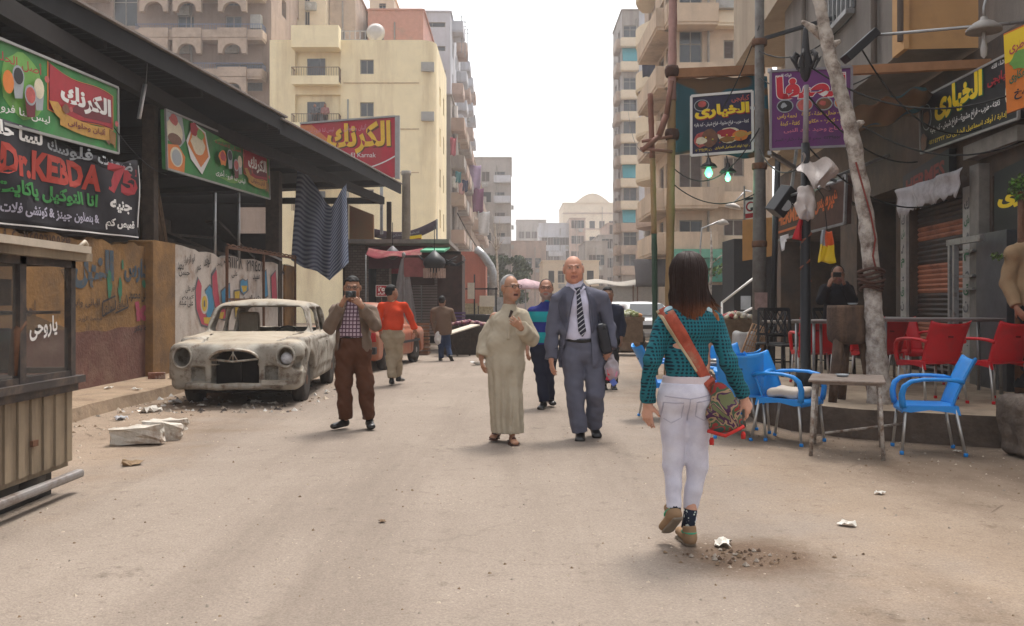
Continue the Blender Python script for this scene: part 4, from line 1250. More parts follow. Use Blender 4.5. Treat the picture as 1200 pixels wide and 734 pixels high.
bt('ضمنت فلوسك',52,0.80,148,0.97,m_sgry,0.03,-0.03);bt('لسا حلى',-30,0.81,45,0.99,m_swht,0.04)
bt('جنيه',122,0.30,150,0.45,m_swht,0.04);bt('قميص كم',119,0.09,153,0.23,m_swht,0.04)
bt('انا التوكيل ياكايت',-14,0.29,110,0.47,mat('banner green',(0.03,0.20,0.04),0.6,var=0.1),0.04)
bt('& بنطلون جينز & كوتشى فلات جم',-22,0.10,112,0.25,mat('banner lilac',(0.36,0.34,0.42),0.6,var=0.1),0.03)
A.rect(0.0,0.03,0.995,0.045,m_swht,40);A.rect(0.985,0.16,0.993,0.92,m_swht,6)
A.build('printed_writing',root)
# striped curtain hung from the beam
root=thing('striped_curtain','ragged blue and white striped cloth hung under the canopy end','curtain',P(376,190,24.3))
m=mat('striped cloth',(0.3,0.36,0.48),0.9,var=0.1)
N,L,bs=nodes(m)
uvn=N.new('ShaderNodeAttribute');uvn.attribute_name='Col'
sx=N.new('ShaderNodeSeparateXYZ');L.new(uvn.outputs['Vector'],sx.inputs[0])
w_=N.new('ShaderNodeMath');w_.operation='MULTIPLY';w_.inputs[1].default_value=2*PI*22;L.new(sx.outputs[1],w_.inputs[0])
si=N.new('ShaderNodeMath');si.operation='SINE';L.new(w_.outputs[0],si.inputs[0])
mr=N.new('ShaderNodeMapRange');mr.inputs[1].default_value=-0.5;mr.inputs[2].default_value=0.5;L.new(si.outputs[0],mr.inputs[0])
mx=N.new('ShaderNodeMix');mx.data_type='RGBA';mx.inputs[6].default_value=(0.055,0.07,0.13,1);mx.inputs[7].default_value=(0.19,0.22,0.28,1);L.new(mr.outputs[0],mx.inputs[0]);L.new(mx.outputs[2],bs.inputs['Base Color'])
def cloth(name,pts_top,pts_bot,folds,amp,nu=48,nv=30,ph=0.0,shear=0.0):
 Oc=P(376,190,24.3)
 b=MB();uv=[]
 def fn(u,v):
  i=min(len(pts_top)-2,int(u*(len(pts_top)-1)));t=u*(len(pts_top)-1)-i
  a=pts_top[i].lerp(pts_top[i+1],t);c=pts_bot[i].lerp(pts_bot[i+1],t)
  p=a.lerp(c,v);p=p+Vector((0.25*amp*math.sin(u*folds*6.28+1.3*v),-amp*math.sin(u*folds*6.28+ph+1.2*math.sin(v*2))*(0.35+0.65*v),0))
  uv.append((u,v*0.9+shear*u+0.012*math.sin(u*folds*6.28)))
  return p-Oc
 b.grid(fn,nu,nv)
 o=b.build(name,m,root,fix=False)
 a=o.data.attributes.new('Col','FLOAT_COLOR','POINT')
 cc=np.ones((len(uv),4),np.float32);cc[:,0]=[q[0]for q in uv];cc[:,1]=[q[1]for q in uv];a.data.foreach_set('color',cc.ravel())
 return o
Yk=24.3
cloth('cloth',[P(349,193,Yk),P(362,204,Yk),P(378,232,Yk),P(388,243,Yk),P(402,221,Yk),P(406,214,Yk+.4)],[P(341,305,Yk),P(356,314,Yk),P(372,318,Yk),P(386,329,Yk),P(398,318,Yk),P(409,308,Yk+.4)],3.5,0.10,shear=0.22)
# red roof billboard
Ys=31.5
TL,TR,BR,BL=P(352,146,Ys+.4),P(463,137.5,Ys),P(463,208,Ys),P(352,203,Ys+.4)
root=thing('billboard','red billboard with yellow Arabic lettering above the canopy end','sign',BL)
m_bred=mat('billboard red',(0.44,0.014,0.035),0.6,var=0.15,dirt=(.34,.05,.05),dcut=.6,dscale=1.2,streak=True)
m_bor=mat('billboard orange',(0.55,0.16,0.05),0.5,var=0.1)
L_=[p-BL for p in(TL,TR,BR,BL)]
panel(*L_,0.15).build('panel',m_bred,root);A=Art(*L_,step=0.004)
A.poly([(0.0,0.05),(0.0,0.98),(0.12,0.98),(0.28,0.7),(0.42,0.55),(0.38,0.3),(0.5,0.12),(0.3,0.05)],m_bor)
A.text('الكرنك',0.295,0.37,0.965,0.94,mat('billboard brown',(0.10,0.03,0.01),0.5),0.055);A.text('الكرنك',0.285,0.39,0.955,0.96,mat('billboard yellow',(0.72,0.42,0.03),0.5),0.04)
A.text('El Karnak',0.54,0.33,0.80,0.41,m_swht,0.0)
A.text('ألبان وحلوانى',0.46,0.80,0.70,0.92,mat('billboard pink',(0.55,0.22,0.28),0.5),0.005);A.text('ليس لنا فروع أخرى',0.05,0.78,0.36,0.92,mat('billboard pink',(0.5,0.2,0.25),0.5),0.005)
A.line([(0.5+0.4*t,0.10+0.16*t*t)for t in[i/8 for i in range(11)]],0.02,m_swht,1.6)
A.text('لبن',0.2,0.42,0.28,0.55,mat('billboard brown',(0.10,0.03,0.01),0.5),0.03)
A.build('artwork',root)
b=MB()
b.beam(L_[1]+Vector((0.08,0.05,0.05)),L_[2]+Vector((0.08,0.05,-0.05)),0.2,0.16);b.beam(L_[0]+Vector((0,0.02,0.03)),L_[1]+Vector((0,0.02,0.03)),0.16,0.06);b.build('frame',m_alu,root)
b=MB()
for t in(0.15,0.85):
 p=L_[3].lerp(L_[2],t)+Vector((0,0.2,0));b.beam(p,Vector((p.x,p.y,5.0-BL.z-1.2)),0.1)
b.build('support_leg',m_steel,root)
# small shops beyond the canopy
m_oldbr=mat('old brick',(0.17,0.125,0.10),0.93,var=0.3,scale=7,bump=0.4)
N,L,bs=nodes(m_oldbr)
br=N.new('ShaderNodeTexBrick');br.inputs['Scale'].default_value=3.2;br.inputs['Color1'].default_value=(0.19,0.145,0.115,1);br.inputs['Color2'].default_value=(0.14,0.10,0.08,1);br.inputs['Mortar'].default_value=(0.085,0.065,0.055,1);br.inputs['Mortar Size'].default_value=0.03
tc=N.new('ShaderNodeTexCoord');mp=N.new('ShaderNodeMapping');mp.inputs['Rotation'].default_value=(R(90),0,0);L.new(tc.outputs['Object'],mp.inputs[0]);L.new(mp.outputs[0],br.inputs['Vector']);L.new(br.outputs[0],bs.inputs['Base Color'])
Yw=27.0
sp=lambda px,py,Y=Yw:P(px,py,Y)
root=thing('market_shop','low dark market shop with brick pillars beyond the canopy','shop',(sp(404,0).x,Yw,0))
O=Vector(root.location)
for px0,px1,y_ in((404,429,Yw),(441,456,Yw+0.9)):
 b=MB();a,c=sp(px0,0,y_).x-O.x,sp(px1,0,y_).x-O.x;b.box((a,y_-Yw,0),(c,y_-Yw+0.45,sp(0,288).z));b.build('brick_pillar',m_oldbr,root)
b=MB();z=sp(0,287).z;b.box((-0.1,-0.7,z),(sp(493,0).x-O.x+0.9,4,z+0.12));b.build('roof',m_tinup,root)
b=MB();b.box((-0.1,3.5,0),(3.3,3.6,z));b.build('back_wall',m_dark,root);b=MB();b.box((0.6,0.5,z-0.7),(2.6,0.6,z));b.build('dark_interior',mat('maroon dark',(0.10,0.012,0.022),0.85,var=0.4),root)
b=MB()
for i in range(22):b.box((0,0,i*0.085),(1.1,0.03,i*0.085+0.07),c=sp(481,0).x*Vector((1,0,0))-Vector((O.x,-0.5,-0.35)))
b.build('roller_shutter',mat('pale shutter',(0.30,0.25,0.24),0.6,var=0.15),root)
b=MB();b.box((sp(456,0).x-O.x,0.55,z-0.85),(sp(501,0).x-O.x,0.62,z-0.02));b.build('red_valance',mat('red valance',(0.30,0.02,0.035),0.8,var=0.3),root)
root=thing('painted_wall','torn rust-red and ochre wall piece standing on the brick shop roof','wall',P(424,288,29.0))
b=MB();pr=[P(px,py,29.0)-P(424,288,29.0)for px,py in((410,287),(410,241),(438,252),(438,287))]
b.prism([(p.x,p.z)for p in pr],-0.1,0.1,frame=lambda u,v,w:Vector((u,w,v)));b.build('wall_face',mat('rust red plaster',(0.30,0.20,0.09),0.9,var=0.3,scale=2,dirt=(0.28,0.09,0.045),dcut=0.5,dscale=0.5),root)
root=thing('concrete_pole','bare concrete utility pole in front of cream building','pole',(sp(476,0,29).x,29,0))
b=MB();b.lathe([(0.17,0),(0.13,P(0,206,29).z),(0.16,P(0,206,29).z+0.02),(0.16,P(0,206,29).z+0.15)],(0,0,0),12);b.build('shaft',m_conc,root)
root=thing('closed_parasol','folded grey parasol standing before the market shop','parasol',(sp(473,0,25).x,25,0))
zt,zb_=P(0,299,25).z,P(0,366,25).z
b=MB();b.smooth=True
def pf(u,v):
 a=u*2*PI;z=zt-0.1-(zt-0.75)*v;r=(0.05+0.27*v**0.8)*(1+0.22*math.sin(a*8))
 return Vector((r*math.cos(a),r*math.sin(a),z))
b.grid(pf,64,10);b.build('folded_cover',mat('grey parasol cloth',(0.23,0.205,0.20),0.9,var=0.15),root)
b=MB();b.tube([(0,0,0),(0,0,zt)],0.025,8);b.lathe([(0.0,zt+0.09),(0.06,zt+0.03),(0.05,zt-0.03),(0.02,zt-0.1)],(0,0,0),10);b.lathe([(0.3,0),(0.3,0.06),(0.05,0.1)],(0,0,0),12);b.build('pole',m_steel,root)
def lantern(px,py,Y,rr,label,mm):
 o=thing('lantern',label,'lamp',P(px,py,Y))
 b=MB();b.lathe([(0.02,rr*1.1),(rr*0.9,rr*0.35),(rr,0.1*rr),(rr,-0.15*rr),(rr*0.75,-0.6*rr),(rr*0.2,-0.9*rr)],(0,0,0),14);b.build('lamp_shade',mm,o)
 b=MB();b.tube([(0,0,rr),(0,0,rr+0.7)],0.012,5);b.build('hanging_rod',m_black,o)
 return o
lantern(460,297,26.2,0.2,'grey hanging lantern at the market shop edge',mat('grey enamel',(0.18,0.17,0.18),0.5))
o=lantern(509,308,24.6,0.31,'big black dome lantern with pale fringe under green awning',m_black)
b=MB()
for i in range(22):
 a=2*PI*i/22;b.box((-0.03,-0.01,-0.36),(0.03,0.01,-0.1),Matrix.Rotation(a,3,'Z'),c=(0.28*math.cos(a),0.28*math.sin(a),-0.06))
b.build('fringe',mat('pale fringe',(0.45,0.32,0.26),0.8,var=0.3),o)
o=thing('shop_awning','green edged dark awning with fan-shaped ornaments behind the parasol','awning',P(503,296,24.9))
b=MB();z=0;b.box((-0.25,0,0),(0.42,2.2,0.06),Matrix.Rotation(R(6),3,'X'));b.build('awning_top',mat('awning green',(0.08,0.32,0.18),0.7),o)
b=MB();b.box((0.2,0.3,-2.2),(0.9,1.8,-0.04));b.box((-0.75,0.5,-0.9),(0.1,0.55,-0.05));b.build('dark_stall',mat('stall brown',(.06,.035,.028),.9,var=.4),o)
b=MB()
for k,(cx,cz,rr)in enumerate(((0.45,-0.3,0.34),(0.75,-0.35,0.3),(-0.1,-0.25,0.22))):
 for i in range(9):
  a=R(200+140*i/8)if k else R(190+160*i/8);b.tube([(cx,-0.06,cz),(cx+rr*math.cos(a),-0.1,cz+rr*math.sin(a)+0.25)],[0.03,0.012],5)
b.build('ornament',m_black,o)
b=MB();b.box((-0.7,-0.06,-0.68),(-0.1,-0.02,-0.15));b.build('sign_board',mat('dusty red board',(0.24,0.075,0.07),0.8,var=0.3),o)
# sugar-yellow small sign and long roof banner
TL=P(480,275,28.2);q=[P(480,277,28.2),P(494,275,28.2),P(494,289,28.2),P(480,290,28.2)]
o=thing('small_sign','small red and yellow sign on shop roof by concrete pole','sign',q[3]);L_=[p-q[3]for p in q]
panel(*L_,0.05).build('panel',m_syel,o);A=Art(*L_,step=0.003);A.rect(0.05,0.05,0.95,0.72,m_sred);A.text('لحمة',0.15,0.2,0.85,0.62,m_syel,0.05);A.build('artwork',o)
b=MB();b.box((0.0,0.0,-0.5),(0.36,0.04,0.0));b.build('mount',m_rust,o)
q=[P(438,268,33),P(512,257,33),P(512,268,33),P(438,278,33)]
o=thing('banner','long dark curved cloth banner across the cream building foot','banner',q[3]);L_=[p-q[3]for p in q]
bl=lambda u,v:0.0
A0=Art(*L_);b=MB();b.grid(lambda u,v:A0.at(u,v,0)+Vector((0,0,-0.28*math.sin(PI*u))),24,2,thick=(0,0.01,0));b.build('cloth',mat('dull plum cloth',(0.065,0.045,0.06),0.8,var=0.3),o)
A=Art(*[p+Vector((0,0,-0.24))for p in L_],step=0.004);A.text('انتخبوا مرشحكم',0.3,0.35,0.72,0.75,m_sgry,0.02);A.build('printed_writing',o)
b=MB();b.beam(L_[0],L_[0]+Vector((0,0.1,-5)),0.06);b.beam(L_[1],L_[1]+Vector((0,0.1,-6)),0.06);b.build('mount',m_steel,o)
o=thing('cloth_awning','maroon cloth awning sagging at front of the brick-pillared shop','awning',P(432,291,26.0))
c0=P(432,291,26.0);e0=P(496,291,26.0)-c0;b=MB();b.grid(lambda u,v:e0*u+Vector((0,-.5*v,-.22*v-.06*math.sin(u*9.4)*v-.1*math.sin(PI*u))),24,4,thick=(0,0,.01));b.build('canvas',mat('maroon canvas',(.20,.03,.04),.9,var=.25,dirt=(.26,.16,.12),dcut=.6,dscale=3),o)
b=MB();b.tube([(0,-.5,-.22),(0,-.5,-c0.z)],.02,5);b.tube([(e0.x,-.5,-.22),(e0.x,-.5,-c0.z)],.02,5);b.build('awning_pole',m_steel,o)
for k,(px,Y_,n_,cc)in enumerate(((534,24.6,4,(.09,.05,.13)),(552,25.0,3,(.06,.09,.16)),(492,23.6,3,(.22,.10,.05)))):
 for i in range(n_):
  o=thing('produce_crate',('purple','blue','brown')[k]+' slatted crate, '+('lowest of its stack','second from the ground in its stack','third from the ground in its stack','topmost of its stack')[i],'crate',(P(px,0,Y_).x,Y_,i*.28),.1*(i-1),'stacked crates by the onion stall')
  b=MB();b.box((-.24,-.17,0),(.24,.17,.02))
  for z in(.04,.13,.22):b.box((-.25,-.18,z),(.25,-.165,z+.055));b.box((-.25,.165,z),(.25,.18,z+.055));b.box((-.25,-.163,z),(-.235,.163,z+.055));b.box((.235,-.163,z),(.25,.163,z+.055))
  b.build('slatted_box',mat('crate %d'%k,cc,.7,var=.25),o)
# orange-pink metal kiosk with duct
Yk=36.0
x0=P(538,0,Yk).x
root=thing('metal_kiosk','rusty pink metal grill kiosk with bent grey duct','kiosk',(x0,Yk,0))
m_pk=mat('rusty pink sheet',(0.40,0.145,0.10),0.75,var=0.2,scale=1.5,dirt=(0.24,0.085,0.05),dcut=0.6,dscale=1.0,streak=True)
b=MB();zt=P(0,295,Yk).z
b.box((0,0,1.25),(P(569,0,Yk).x-x0,2.4,zt))
for i in range(4):b.box((0.33*i,-0.03,1.3),(0.33*i+0.03,0,zt-0.05))
b.build('sheet_box',m_pk,root)
b=MB();b.box((0.02,0.05,0),(1.0,2.3,1.24));b.build('base',m_dark,root)
b=MB();a=P(556,297,Yk)-Vector(root.location);b.tube([a+Vector((0,0.4,-0.1)),P(560,293,Yk)-Vector(root.location),P(566,299,Yk)-Vector(root.location),P(575,312,Yk)-Vector(root.location),P(578,320,Yk)-Vector(root.location),P(578,348,Yk)-Vector(root.location)],0.16,10);b.build('duct',m_steel,root)
b=MB();b.box((1.15,0.2,0.9),(1.9,0.8,1.6));b.build('grill_box',m_steel,root)
# market stalls with produce, far left of street
def produce(b,c,w,d,n,r,g,hmin=0.0):
 for i in range(n):
  x,y=c[0]+g.uniform(-w,w),c[1]+g.uniform(-d,d);z=c[2]+r*0.7+0.12*(1-abs((x-c[0])/w))*g.random()
  rr=r*g.uniform(0.8,1.15)
  b.m=g.randrange(3)
  b.lathe([(0.0,-rr),(rr*0.8,-rr*0.5),(rr,0),(rr*0.7,rr*0.6),(0.0,rr*0.9)],(x,y,z),6)
m_veg=[mat('red onion',(0.23,0.06,0.075),0.5),mat('purple onion',(0.15,0.04,0.075),0.5),mat('pale onion',(0.34,0.20,0.16),0.5)]
g=random.Random(12)
Yv=24.0
root=thing('vegetable_stall','market stall heaped with red onions beside the brown jacket man','stall',(P(545,0,Yv).x,Yv,0))
b=MB();b.box((-0.55,-0.45,0.0),(0.6,0.5,0.75))
for i in range(5):b.box((-0.56,-0.47,0.05+i*0.15),(0.61,-0.45,0.14+i*0.15))
b.build('crate_base',m_dwood,root)
b=MB();produce(b,(0.1,0,0.75),0.5,0.4,130,0.055,g);b.build('onions',m_veg,root)
o=thing('table_board','pale tilted board resting on trestles beside the onion stall','board',(P(541,0,23.0).x,23.0,0))
b=MB();b.poly;b.beam((-0.55,-0.2,0.52),(0.35,0.2,0.80),0.6,0.03);b.build('top',mat('pale board',(0.62,0.55,0.45),0.6),o)
b=MB();b.beam((-0.4,0,0),(-0.2,0,0.55),0.04);b.beam((-0.1,0,0),(-0.35,0,0.5),0.04);b.beam((0.2,0.1,0),(0.2,0.1,0.7),0.04);b.build('leg',m_dwood,o)
Yz=31.0
root=thing('food_stall','dark food stall with glass cases and pale boards by pink kiosk','stall',(P(556,0,Yz).x,Yz,0))
b=MB()
for x in(-0.45,0.0,0.75):b.beam((x,0,0),(x,0,2.35 if x<.5 else 1.9),0.05)
b.beam((-0.5,0,1.85),(0.8,0,1.85),0.05);b.box((-0.5,0.1,0),(0.8,0.9,0.95));b.build('stall_frame',m_black,root)
b=MB();b.box((-0.35,0.0,0.98),(0.1,0.5,1.35));b.box((0.15,0.0,0.98),(0.65,0.5,1.4));b.build('glass_case',mat('case glass',(0.40,0.34,0.22),0.2,var=0.5,scale=14),root)
for px,py in((541,343),(552,341),(566,350)):
 b=MB();p=P(px,py,Yz-0.1)-Vector(root.location);b.box((-0.12,0,-0.28),(0.12,0.02,0.28)if px!=566 else(0.4,0.02,0.1),c=p);b.build('price_board',mat('pale board',(0.55,0.5,0.45),0.7),root)
root=thing('price_sign','red and white handwritten price sign behind the photographer','sign',P(447,341,22))
b=MB();b.box((-0.14,0,-0.14),(0.14,0.02,0.14));b.build('board',m_swht,root)
A=Art(*[Vector((x,-0.002,z))for x,z in((-0.13,0.13),(0.13,0.13),(0.13,-0.13),(-0.13,-0.13))]);A.rect(0.02,0.02,0.98,0.98,m_sred);A.text('٢٥',0.15,0.45,0.85,0.9,m_swht,0.06);A.text('كيلو',0.15,0.1,0.85,0.4,m_swht,0.05);A.build('artwork',root)
b=MB();b.tube([(0,0.01,-0.14),(0,0.01,-P(447,341,22).z)],0.012,5);b.build('stake',m_rust,root)
root=thing('fruit_stand','stand of orange and red fruit beneath the price sign','stall',(P(446,0,22.3).x,22.3,0))
b=MB();b.box((-0.5,-0.3,0),(0.5,0.4,1.0));b.build('crate_base',m_wood,root)
b=MB();produce(b,(0,0,1.0),0.42,0.3,70,0.05,g);b.build('fruit',[m_sor,m_spink,m_sred],root)
# glass food cart at the left edge
m_cream_s=mat('cart cream sheet',(0.29,0.225,0.155),0.65,metal=0.2,var=0.2,scale=3,dirt=(0.11,0.08,0.055),dcut=0.58,dscale=2.5,streak=True)
m_cdark=mat('cart dark frame',(0.05,0.042,0.04),0.55,var=0.3,dirt=(0.14,0.10,0.075),dcut=0.6,dscale=5)
m_crail=mat('cart bumper',(0.30,0.28,0.27),0.5,metal=0.4,var=0.3,dirt=(.12,.08,.06),dcut=.56,dscale=6)
Yq=6.5
root=thing('food_cart','cream sheet-metal food cart with broken glass case at left edge','cart',(-3.19,Yq,0))
O=Vector(root.location)
zr=P(0,440,Yq).z;zs=zr-.45
zt=P(0,290,Yq).z;zb_=P(0,546,Yq).z
Ln,Dn=1.9,0.85
fx=lambda x,y:(x,y)
ang=R(90)
root.rotation_euler=(0,0,ang)
b=MB()
w=Ln/24
for i in range(24):
 x=-i*w
 b.box((x-w*0.92,0.0+0.014*(i%2),zb_+0.04),(x,0.03,zs+0.34))
b.box((-Ln,0.03,zb_),(0,Dn,zs+0.34));b.build('corrugated_body',m_cream_s,root)
b=MB();b.box((-Ln-0.05,-0.03,zr-0.11),(0.03,Dn+0.05,zr-0.05));b.build('counter',m_cdark,root)
b=MB();b.box((-Ln-0.06,-0.07,zr-0.05),(0.06,Dn+0.06,zr+0.0));b.build('sill',m_cdark,root)
b=MB();b.box((-Ln,-0.02,zr),(0.0,0.02,zr+0.04))
for x in(-0.03,-0.69,-1.28,-1.87):
 for y in(0.0,Dn):b.box((x-0.035 if x>-0.1 else x-0.045,y-0.025,zr),(x+0.03,y+0.025,zt-0.1))
for x in(0,):b.box((-0.05,0,zr+0.02),(-0.02,Dn,zr+0.06));b.box((-0.05,0,zt-0.14),(-0.02,Dn,zt-0.1))
b.box((-Ln,-0.025,zt-0.15),(0,0.02,zt-0.1));b.build('case_frame',m_cdark,root)
b=MB();b.box((-Ln-0.08,-0.10,zt-0.1),(0.1,Dn+0.08,zt-0.04));b.build('cart_roof',m_cream_s,root)
b=MB();b.beam((-Ln-0.08,-0.1,zt-0.01),(0.02,-0.1,zt-0.02),0.06,0.05);b.tube([(-0.1,-0.1,zt+0.0),(-0.02,-0.1,zt+0.04),(0.06,-0.08,zt+0.02),(0.09,-0.05,zt-0.05)],0.014,6);b.build('roof_rail',mat('pale wood rail',(0.45,0.38,0.30),0.7,var=0.2),root)
m_cg=mat('dusty broken glass',(0.12,0.11,0.10),0.08,var=0.2,alpha=0.35,spec=0.6)
b=MB()
def tri(pts):b.prism(pts,0.0,0.004,frame=lambda u,v,w_:Vector((u,w_-0.004,v)))
x0_,x1_=-0.65,-0.07;zl,zh=zr+0.04,zt-0.15
zm=P(0,366,Yq).z
tri([(x0_,zl),(x1_,zl),(x1_,zl+0.30),(x0_+.05,zl+0.42),(x0_,zm+0.1)]);tri([(x0_,zh),(x0_+0.12,zh),(x0_,zm+0.3)]);tri([(x1_,zh),(x1_-0.1,zh-0.02),(x1_-0.02,zm+.2),(x1_,zm+0.1)])
tri([(-1.22,zl),(-0.75,zl),(-0.75,zh),(-1.22,zh)]);tri([(-1.8,zl),(-1.34,zl),(-1.34,zh),(-1.8,zh)])
b.build('glass_pane',m_cg,root)
b=MB();b.box((-Ln+.1,0.06,zm-0.01),(-0.05,Dn-0.1,zm+0.01));b.beam((-0.3,0.1,zl+0.3),(-0.06,0.1,zl+0.28),0.02);b.box((-0.9,0.3,zl),(-0.5,0.6,zm-0.1));b.tube([(-0.72,0.15,zm+0.05),(-0.72,0.15,zh-0.1)],0.1,10);b.tube([(-0.62,0.2,zl+0.05),(-0.62,0.2,zm-0.1)],0.09,10);b.build('shelf',m_cdark,root)
b=MB();b.tube([(-0.74,0.02,zl+.02),(-0.74,0.0,zl+.3),(-0.66,0.0,zl+.36)],0.03,8);b.build('fixture',m_rust,root)
A=Art(*[Vector((x,-0.012,z))for x,z in((-0.60,zm-0.02),(-0.24,zm-0.02),(-0.24,zm-0.16),(-0.60,zm-0.19))],step=0.001);A.text('ياروحى',0,0,1,1,m_swht,0.025);
A.build('painted_writing',root)
b=MB();b.beam((-Ln,-0.06,zb_-0.05),(0.0,-0.06,zb_-0.05),0.07,0.06);b.build('bumper',m_crail,root,bevel=0.02)
b=MB();b.box((-Ln+0.1,0.1,zb_-0.18),(-0.1,Dn-0.1,zb_));b.build('chassis',m_black,root)
for x in(-0.35,-1.5):
 b=MB();b.lathe([(0.02,-0.05),(0.16,-0.05),(0.18,-0.03),(0.18,0.03),(0.16,0.05),(0.02,0.05)],(x,0.4,0.18),16,'y');b.build('wheel',m_black,root)
 b=MB();b.lathe([(0.02,-0.05),(0.16,-0.05),(0.18,-0.03),(0.18,0.03),(0.16,0.05),(0.02,0.05)],(x,0.14,0.18),16,'y');b.build('wheel',m_black,root)
b=MB();b.box((-0.57,-0.02,zs+0.02),(-0.5,0.0,zs+0.06));b.build('latch',m_rust,root)
# broken blocks and litter near the kerb
m_lime=mat('broken limestone',(0.52,0.48,0.42),0.95,var=0.25,bump=0.5,bscale=25,dirt=(0.26,0.16,0.10),dcut=0.6,dscale=5)
def slab(px,py,w,d,h,rz,tilt,label,seed):
 o=thing('stone_slab',label,'stone block',G(px,py),R(rz))
 b=MB();g=random.Random(seed)
 bm=bmesh.new();bmesh.ops.create_cube(bm,size=1)
 bmesh.ops.subdivide_edges(bm,edges=bm.edges,cuts=3,use_grid_fill=True)
 for v in bm.verts:
  v.co=Vector((v.co.x*w,v.co.y*d,v.co.z*h))+Vector((g.uniform(-1,1)*0.02,g.uniform(-1,1)*0.02,g.uniform(-1,1)*0.012))
  v.co=Matrix.Rotation(R(tilt),3,'Y')@v.co;v.co.z+=h/2+abs(math.sin(R(tilt)))*w/2*0.8
 me=bpy.data.meshes.new('block');bm.to_mesh(me);bm.free();me.materials.append(m_lime)
 link(bpy.data.objects.new('block',me),o)
slab(161,522,0.46,0.14,0.17,8,-4,'pale broken slab lying nearest on the dusty roadside',1)
slab(190,516,0.36,0.16,0.16,15,6,'brown stained slab fragment between two pale slabs',2)
slab(197,505,0.36,0.2,0.12,5,0,'pale flat slab lying behind the stained fragment',3)
# right side: shop row, overhang, signs
FA,FD=Vector((5.9,8.0,0)),Vector((0.0793,0.9968,0)).normalized()
FN=Vector((-FD.y,FD.x,0))
def FY(px,out=0.0):
 k=(px-HX)/FPX
 return(FA.x+FN.x*out-k*(FA.y+FN.y*out))/(k*FD.y-FD.x)
def FP(s,z,out=0.0):
 return FA+FD*s+FN*out+Vector((0,0,z))
def FPX_(px,py,out=0.0):
 s=FY(px,out);p=FP(s,0,out);return P(px,py,p.y)
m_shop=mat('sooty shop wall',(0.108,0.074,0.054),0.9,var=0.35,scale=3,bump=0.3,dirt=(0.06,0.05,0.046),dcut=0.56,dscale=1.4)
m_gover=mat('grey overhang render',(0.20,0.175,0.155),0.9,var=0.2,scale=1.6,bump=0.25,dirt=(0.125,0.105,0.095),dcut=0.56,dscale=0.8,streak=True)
m_yover=mat('peach overhang render',(0.50,0.29,0.13),0.9,var=0.12,scale=1.6,dirt=(0.36,0.21,0.10),dcut=0.62,dscale=0.9)
m_bover=mat('beige balcony render',(0.40,0.32,0.235),0.9,var=0.12,scale=1.6,dirt=(0.28,0.22,0.165),dcut=0.6,dscale=0.7,streak=True)
root=thing('shop_building','dark soot-stained shop building with overhanging floors behind the cafe terrace','building',FA)
SB=root;O=Vector(FA)
def fq(B,s0,z0,s1,z1,out=0.0):
 B.poly([FP(s,z,out)-O for s,z in((s1,z0),(s0,z0),(s0,z1),(s1,z1))])
def fbox(B,s0,s1,z0,z1,o0,o1):
 k=len(B.v)
 B.v+=[tuple(FP(s,z,o)-O)for z in(z0,z1)for s,o in((s0,o0),(s1,o0),(s1,o1),(s0,o1))]
 for f in((3,2,1,0),(4,5,6,7),(0,1,5,4),(1,2,6,5),(2,3,7,6),(3,0,4,7)):B.face([k+i for i in f])
sh0,sh1=FY(1131),FY(1066)
dr0,dr1=FY(1050),FY(1004)
b=MB()
GH=4.75
op=[(sh0,sh1,PZ,FPX_(1131,225).z),(dr0,dr1,PZ,3.3),(FY(985),FY(915),PZ,3.0),(FY(1200)-0.6,FY(1163),0.9,3.0)]
op.sort()
us=sorted({-2.0,16.4}|{r[0]for r in op}|{r[1]for r in op});zs=sorted({0.0,GH}|{r[2]for r in op}|{r[3]for r in op})
for a,c in zip(us[:-1],us[1:]):
 for e,f_ in zip(zs[:-1],zs[1:]):
  if any(r[0]<(a+c)/2<r[1]and r[2]<(e+f_)/2<r[3]for r in op):continue
  fq(b,a,e,c,f_)
for(a,c,e,f_)in op:
 d=-0.22 if abs(a-sh0)<1e-6 else-2.5
 for p,q in(((a,e),(c,e)),((c,e),(c,f_)),((c,f_),(a,f_)),((a,f_),(a,e))):
  b.poly([FP(*p)-O,FP(*q)-O,FP(*q,d)-O,FP(*p,d)-O])
 b.poly([FP(a,e,d)-O,FP(c,e,d)-O,FP(c,f_,d)-O,FP(a,f_,d)-O])
b.poly([FP(16.4,0)-O,FP(16.4,0,-6)-O,FP(16.4,13)-O+FN*-6,FP(16.4,13)-O])
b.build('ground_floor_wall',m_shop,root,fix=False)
# roller shutter with dark and rust coloured bands
b=MB();zt=op[[i for i,r in enumerate(op)if abs(r[0]-sh0)<1e-6][0]][3]
n=34
bands=lambda t:1 if(0.48<t<0.66 or 0.78<t<0.88 or 0.10<t<0.30)else 0
for i in range(n):
 z0=PZ+0.02+(zt-PZ-0.04)*i/n;z1=PZ+0.02+(zt-PZ-0.04)*(i+1)/n
 b.m=bands((i+0.5)/n)
 pr=[FP(sh0+0.01,z0,-0.14),FP(sh0+0.01,(z0+z1)/2,-0.115),FP(sh0+0.01,z1-0.006,-0.14)]
 pl=[FP(sh1-0.01,p.z,o)for p,o in zip(pr,(-0.14,-0.115,-0.14))]
 for k in(0,1):b.poly([pr[k]-O,pl[k]-O,pl[k+1]-O,pr[k+1]-O])
b.build('roller_shutter',[mat('shutter soot',(0.055,0.045,0.042),0.6,var=0.3,dirt=(0.10,0.05,0.035),dcut=0.6),mat('shutter rust',(0.39,0.15,0.085),0.65,var=0.2,dirt=(0.15,0.06,0.04),dcut=0.6,dscale=3)],root,fix=False)
m_tile=mat('marble strip',(0.36,0.35,0.33),0.5,var=0.2,scale=9)
m_tgreen=mat('strip letters green',(0.03,0.13,0.06),0.6,var=0.3)
